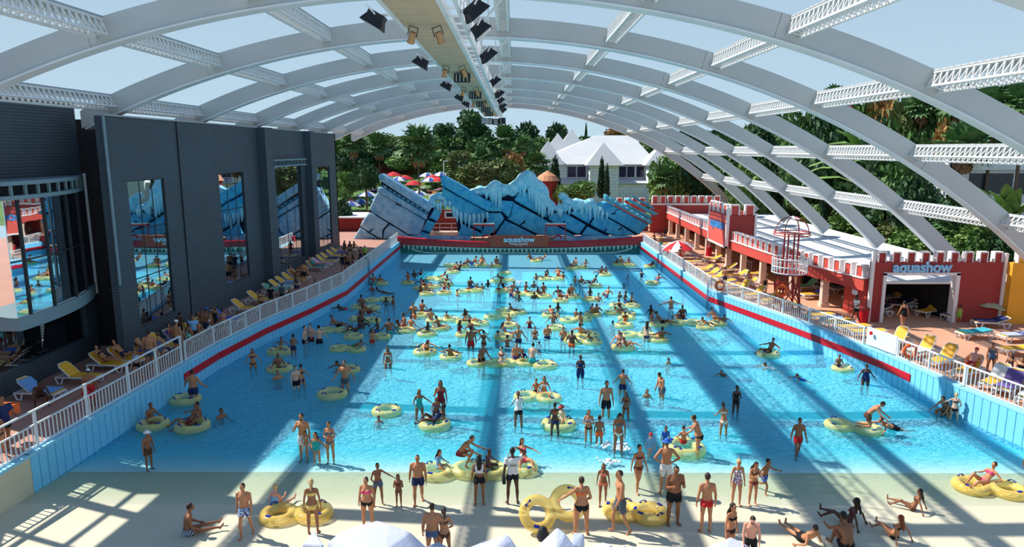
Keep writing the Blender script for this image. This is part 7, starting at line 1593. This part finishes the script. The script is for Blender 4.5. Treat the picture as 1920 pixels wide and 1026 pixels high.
# ------------------------------------------------------------------ people on the decks
def dk(px, yt, yb, kind, pose, rot, outfit, hair, skin, label, lod=1):
    F = body(kind, pose, lod); p = at(px, yb, DZ); h = atY(px, yt, p.y).z - DZ
    if px < 900: p.x = min(p.x, along(LW, p.y) - .85)
    else: p.x = max(p.x, along(RW, p.y) + .85)
    person((p.x, p.y, DZ), kind, pose, rot, outfit, hair, skin, label, lod, max(.86, min(1.16, h / F['top'])))
DK = [(172, 692, 760, 'big', 'stand', 200, 'trunks red', 'wcap', 2, 'person in red trunks and white cap on the brown deck'), (200, 716, 764, 'child', 'crouch', -30, 'rash red', 'bshort', 2, 'child in red crouching beside the red trunks on the deck'),
 (272, 660, 714, 'woman', 'walk', 10, 'crop black/sky', 'kbun', 1, 'person in pale top and black shorts walking by the left railing'), (301, 624, 690, 'woman', 'walk', 200, 'swimsuit slate', 'nbun', 1, 'person in slate swimsuit walking away along the left deck'),
 (328, 612, 700, 'big', 'stand', 182, 'trunks grey', 'dshort', 1, 'broad bare-backed person in grey trunks on the left deck'), (345, 600, 672, 'man', 'stand', 160, 'trunks navy', 'wcap', 1, 'person in a white cap behind the broad bare back'),
 (352, 612, 668, 'woman', 'stand', 190, 'bikini slate', 'dlong', 1, 'person in slate bikini right of the broad bare back'), (372, 612, 660, 'woman', 'phone', 150, 'bikini wine', 'nlong', 2, 'person in dark red bikini facing the hall in the left deck crowd'),
 (366, 590, 655, 'man', 'stand', 30, 'tee black/sky', 'kshort', 2, 'person in bright blue shirt in the left deck crowd'), (368, 606, 660, 'woman', 'stand', 180, 'swimsuit mint', 'dbun', 1, 'person in mint swimsuit in the left deck crowd'),
 (385, 600, 650, 'woman', 'stand', 20, 'bikini orange', 'nlong', 1, 'person in orange bikini in the left deck crowd'), (392, 577, 640, 'man', 'stand', 200, 'trunks navy', 'bcap', 2, 'person in a blue cap in the left deck crowd'),
 (399, 592, 640, 'child', 'stand', 160, 'trunks black', 'kshort', 2, 'child in black trunks in the left deck crowd'), (407, 572, 635, 'woman', 'stand', 10, 'swimsuit black', 'klong', 2, 'person in black swimsuit in the left deck crowd'),
 (412, 586, 640, 'woman', 'hips', 150, 'swimsuit white', 'nlong', 1, 'person in white swimsuit with hands on hips in the left deck crowd'), (420, 580, 628, 'plump', 'stand', 190, 'bikini white', 'dbun', 1, 'person in white bikini at the right end of the left deck crowd'),
 (340, 585, 640, 'man', 'stand', 170, 'trunks black', 'kshort', 3, 'person in black trunks close to the hall wall'), (382, 580, 630, 'man', 'stand', 20, 'trunks grey', 'kshort', 2, 'person in grey trunks between the loungers and the deck crowd'),
 (490, 546, 588, 'woman', 'walk', 190, 'bikini black', 'kbun', 1, 'person in black bikini walking past the towel-covered loungers'), (509, 535, 580, 'man', 'walk', 180, 'tee black', 'kshort', 1, 'person in black shirt walking along the left deck'),
 (530, 533, 575, 'man', 'walk', 170, 'tee black/grey', 'kshort', 2, 'person in grey shirt walking along the left deck'), (545, 545, 568, 'child', 'walk', 10, 'trunks black', 'kshort', 2, 'child walking beside the grey shirt on the left deck'),
 (558, 515, 562, 'woman', 'stand', 160, 'crop navy/grey', 'nlong', 1, 'person in grey top near the far loungers'), (571, 490, 535, 'big', 'stand', 180, 'trunks black', 'kcrop', 1, 'bare-backed person in black trunks by the far loungers'), (592, 530, 552, 'child', 'stand', 200, 'trunks red', 'kshort', 2, 'child in red trunks by the left railing'), (560, 500, 535, 'woman', 'stand', 20, 'bikini navy', 'dlong', 1, 'person in navy bikini beside the far bare back'),
 (647, 451, 482, 'woman', 'stand', 160, 'swimsuit brown', 'nlong', 1, 'leftmost person on the sunlit corner of the far left deck'), (657, 452, 486, 'woman', 'stand', 200, 'bikini black', 'klong', 2, 'person in black bikini on the far left deck corner'), (665, 452, 485, 'woman', 'hips', 20, 'shorts cream', 'klong', 2, 'person in cream shorts on the far left deck corner'),
 (677, 467, 494, 'man', 'stand', 180, 'trunks navy', 'kshort', 2, 'person in navy trunks on the far left deck corner'), (692, 466, 492, 'man', 'stand', 190, 'tee black/lime', 'kcrop', 1, 'person in green shirt by the far left railing'), (643, 476, 512, 'man', 'walk', 180, 'tee navy/black', 'kshort', 2, 'person in black shirt at the shade edge of the far left deck'), (652, 474, 512, 'big', 'walk', 170, 'trunks black', 'kshort', 2, 'broad person in black trunks at the shade edge'), (663, 478, 508, 'woman', 'stand', 200, 'bikini wine', 'dlong', 2, 'person in dark red bikini at the shade edge'), (672, 488, 508, 'child', 'stand', 150, 'tee white', 'kshort', 2, 'child in white shirt at the far left railing'), (685, 477, 500, 'child', 'stand', 180, 'trunks black', 'kshort', 3, 'child in black trunks beside the green shirt'),
 (14, 738, 850, 'man', 'carry', 60, 'tee black/navy', 'kshort', 2, 'person at the left frame edge carrying an orange bag'), (42, 772, 860, 'woman', 'walk', 30, 'bikini black', 'dbun', 1, 'person in black bikini walking at the left frame edge'), (78, 712, 762, 'man', 'crouch', 40, 'trunks black', 'kshort', 3, 'person sitting hunched beside the second lounger'),
 (1692, 565, 617, 'plump', 'walk', 186, 'swimsuit black', 'kbun', 1, 'person in black swimsuit walking into the gate pavilion'), (1797, 572, 606, 'child', 'stand', 150, 'wrap lime', 'kshort', 1, 'child in lime shorts leaning on the maroon gate wall'), (1604, 553, 608, 'man', 'carry', -85, 'tee black/white', 'kshort', 3, 'person in white shirt striding left with a bundle'),
 (1856, 653, 700, 'plump', 'stand', -24, 'swimsuit slate', 'nbun', 1, 'person in patterned swimsuit standing on the near right deck'), (1890, 668, 722, 'woman', 'armout', -60, 'swimsuit brown', 'klong', 2, 'person in dark swimsuit pointing left at the right edge'), (1910, 672, 730, 'plump', 'walk', -50, 'swimsuit black', 'klong', 1, 'person half cut by the right frame edge on the deck'),
 (1358, 501, 541, 'man', 'phone', 170, 'trunks navy', 'kshort', 1, 'person in navy trunks standing by the far yellow loungers'), (1403, 506, 548, 'woman', 'stand', 10, 'bikini coral', 'nlong', 1, 'person in coral bikini standing before the arcade'), (1433, 518, 556, 'woman', 'stand', 6, 'swimsuit black', 'dbun', 2, 'person in black swimsuit left of the lifeguard tower'),
 (1275, 471, 494, 'man', 'stand', 190, 'trunks red', 'kshort', 2, 'person in red trunks right of the red and white parasol'), (1239, 451, 470, 'man', 'stand', 170, 'trunks teal', 'kshort', 2, 'person in teal trunks at the far right railing'), (1247, 431, 449, 'man', 'hips', 180, 'trunks black', 'kshort', 3, 'person with hands on hips near the far arcade corner'), (1283, 423, 446, 'man', 'stand', 0, 'trunks sky', 'kshort', 2, 'person in light blue trunks under the far arcade'), (1228, 436, 451, 'woman', 'sit_lean', 30, 'bikini black', 'kbun', 1, 'person sitting on the floor near the far arcade corner')]
for row in DK: dk(*row)
# bathers lying on loungers
def on_l(x, y, rz, kind, pose, outfit, hair, skin, label): person((x, y, DZ + .42), kind, pose, rz + 90, outfit, hair, skin, label, 1)
for x, y, k_, of, lb in [(-18.9, 32.2, 'man', 'trunks navy', 'person sunbathing on the third lounger of the left row'), (-19.3, 31.4, 'woman', 'bikini black', 'person lying on the lounger nearest the white cap'), (-18.6, 33.4, 'man', 'trunks slate', 'person reading on a lounger under a blue towel'), (-17.9, 35.5, 'woman', 'wrap pink', 'person wrapped in pink on a left row lounger'), (-17.5, 38.1, 'woman', 'bikini black', 'person lying on the teal towel of the left row'), (-17.3, 53.9, 'man', 'trunks wine', 'person lying on the wine red towel of the left row'), (-17.2, 58.6, 'woman', 'swimsuit teal', 'person lying on the far teal towel of the left row')]:
    on_l(x, y, -8, k_, 'lounge', of, 'kshort' if k_ == 'man' else 'kbun', 1, lb)
L_ = [o_ for o_ in SC.objects if o_.get('label') == 'yellow lounger carrying the bather in red trunks'][0]
on_l(L_.location.x, L_.location.y, math.degrees(L_.rotation_euler.z), 'man', 'lounge_up', 'trunks red', 'rcap', 4, 'person in red trunks reclining on a near right lounger')
L_ = [o_ for o_ in SC.objects if o_.get('label') == 'yellow lounger with folded towel before the reclining bather'][0]
# orange bag, foam splashes
g_ = at(18, 775, DZ + 1.0); MB().rings([[(.28 * a, .16 * b_, z) for a, b_ in ((-1, -1), (1, -1), (1, 1), (-1, 1))] for z in (0, .3, .36)]).build('tote_bag', cloth('orange'), loc=(g_.x, g_.y, g_.z), label='bright orange bag carried at the left frame edge', cat='bag')
m_foam = mat('foam_white', (.86, .92, .95), .9, noise=(3, .06))
for i, (px, py, s_) in enumerate([(1148, 836, .8), (1143, 868, .5), (972, 530, 1.4), (1165, 843, .5)]):
    p = at(px, py, 0); mb = MB(); r_ = random.Random(i)
    for _ in range(46):
        mb.ell((r_.gauss(0, .38) * s_, r_.gauss(0, .2) * s_, abs(r_.gauss(0, .05))), [r_.uniform(.02, .09)] * 2 + [r_.uniform(.015, .05)], 6, 4)
    mb.build('splash_foam', m_foam, loc=(p.x, p.y, .01), smooth=True, kind='stuff', label='white foam thrown up in the water')


v_ = atY(1622, 212, 82); ws = empty('water_slide', (v_.x, 82, 0), 0, 'magenta slide tube with white band glimpsed through the right hand palms', 'slide')
MB().tube([(-3.5, 0, v_.z - .6), (0, .3, v_.z), (3.2, 0, v_.z + .5)], 1.15, 14).build('tube', mat('slide_magenta', s2l(206, 40, 96), .4, noise=(.5, .12)), ws); MB().tube([(-.5, .26, v_.z - .1), (.4, .3, v_.z + .05)], 1.2, 14).build('white_band', m_white, ws)
for dx in (-2.6, 2.4): MB().tube([(dx, 0, .5), (dx, 0, v_.z - .9)], .16, 8).build('support', m_white, ws)
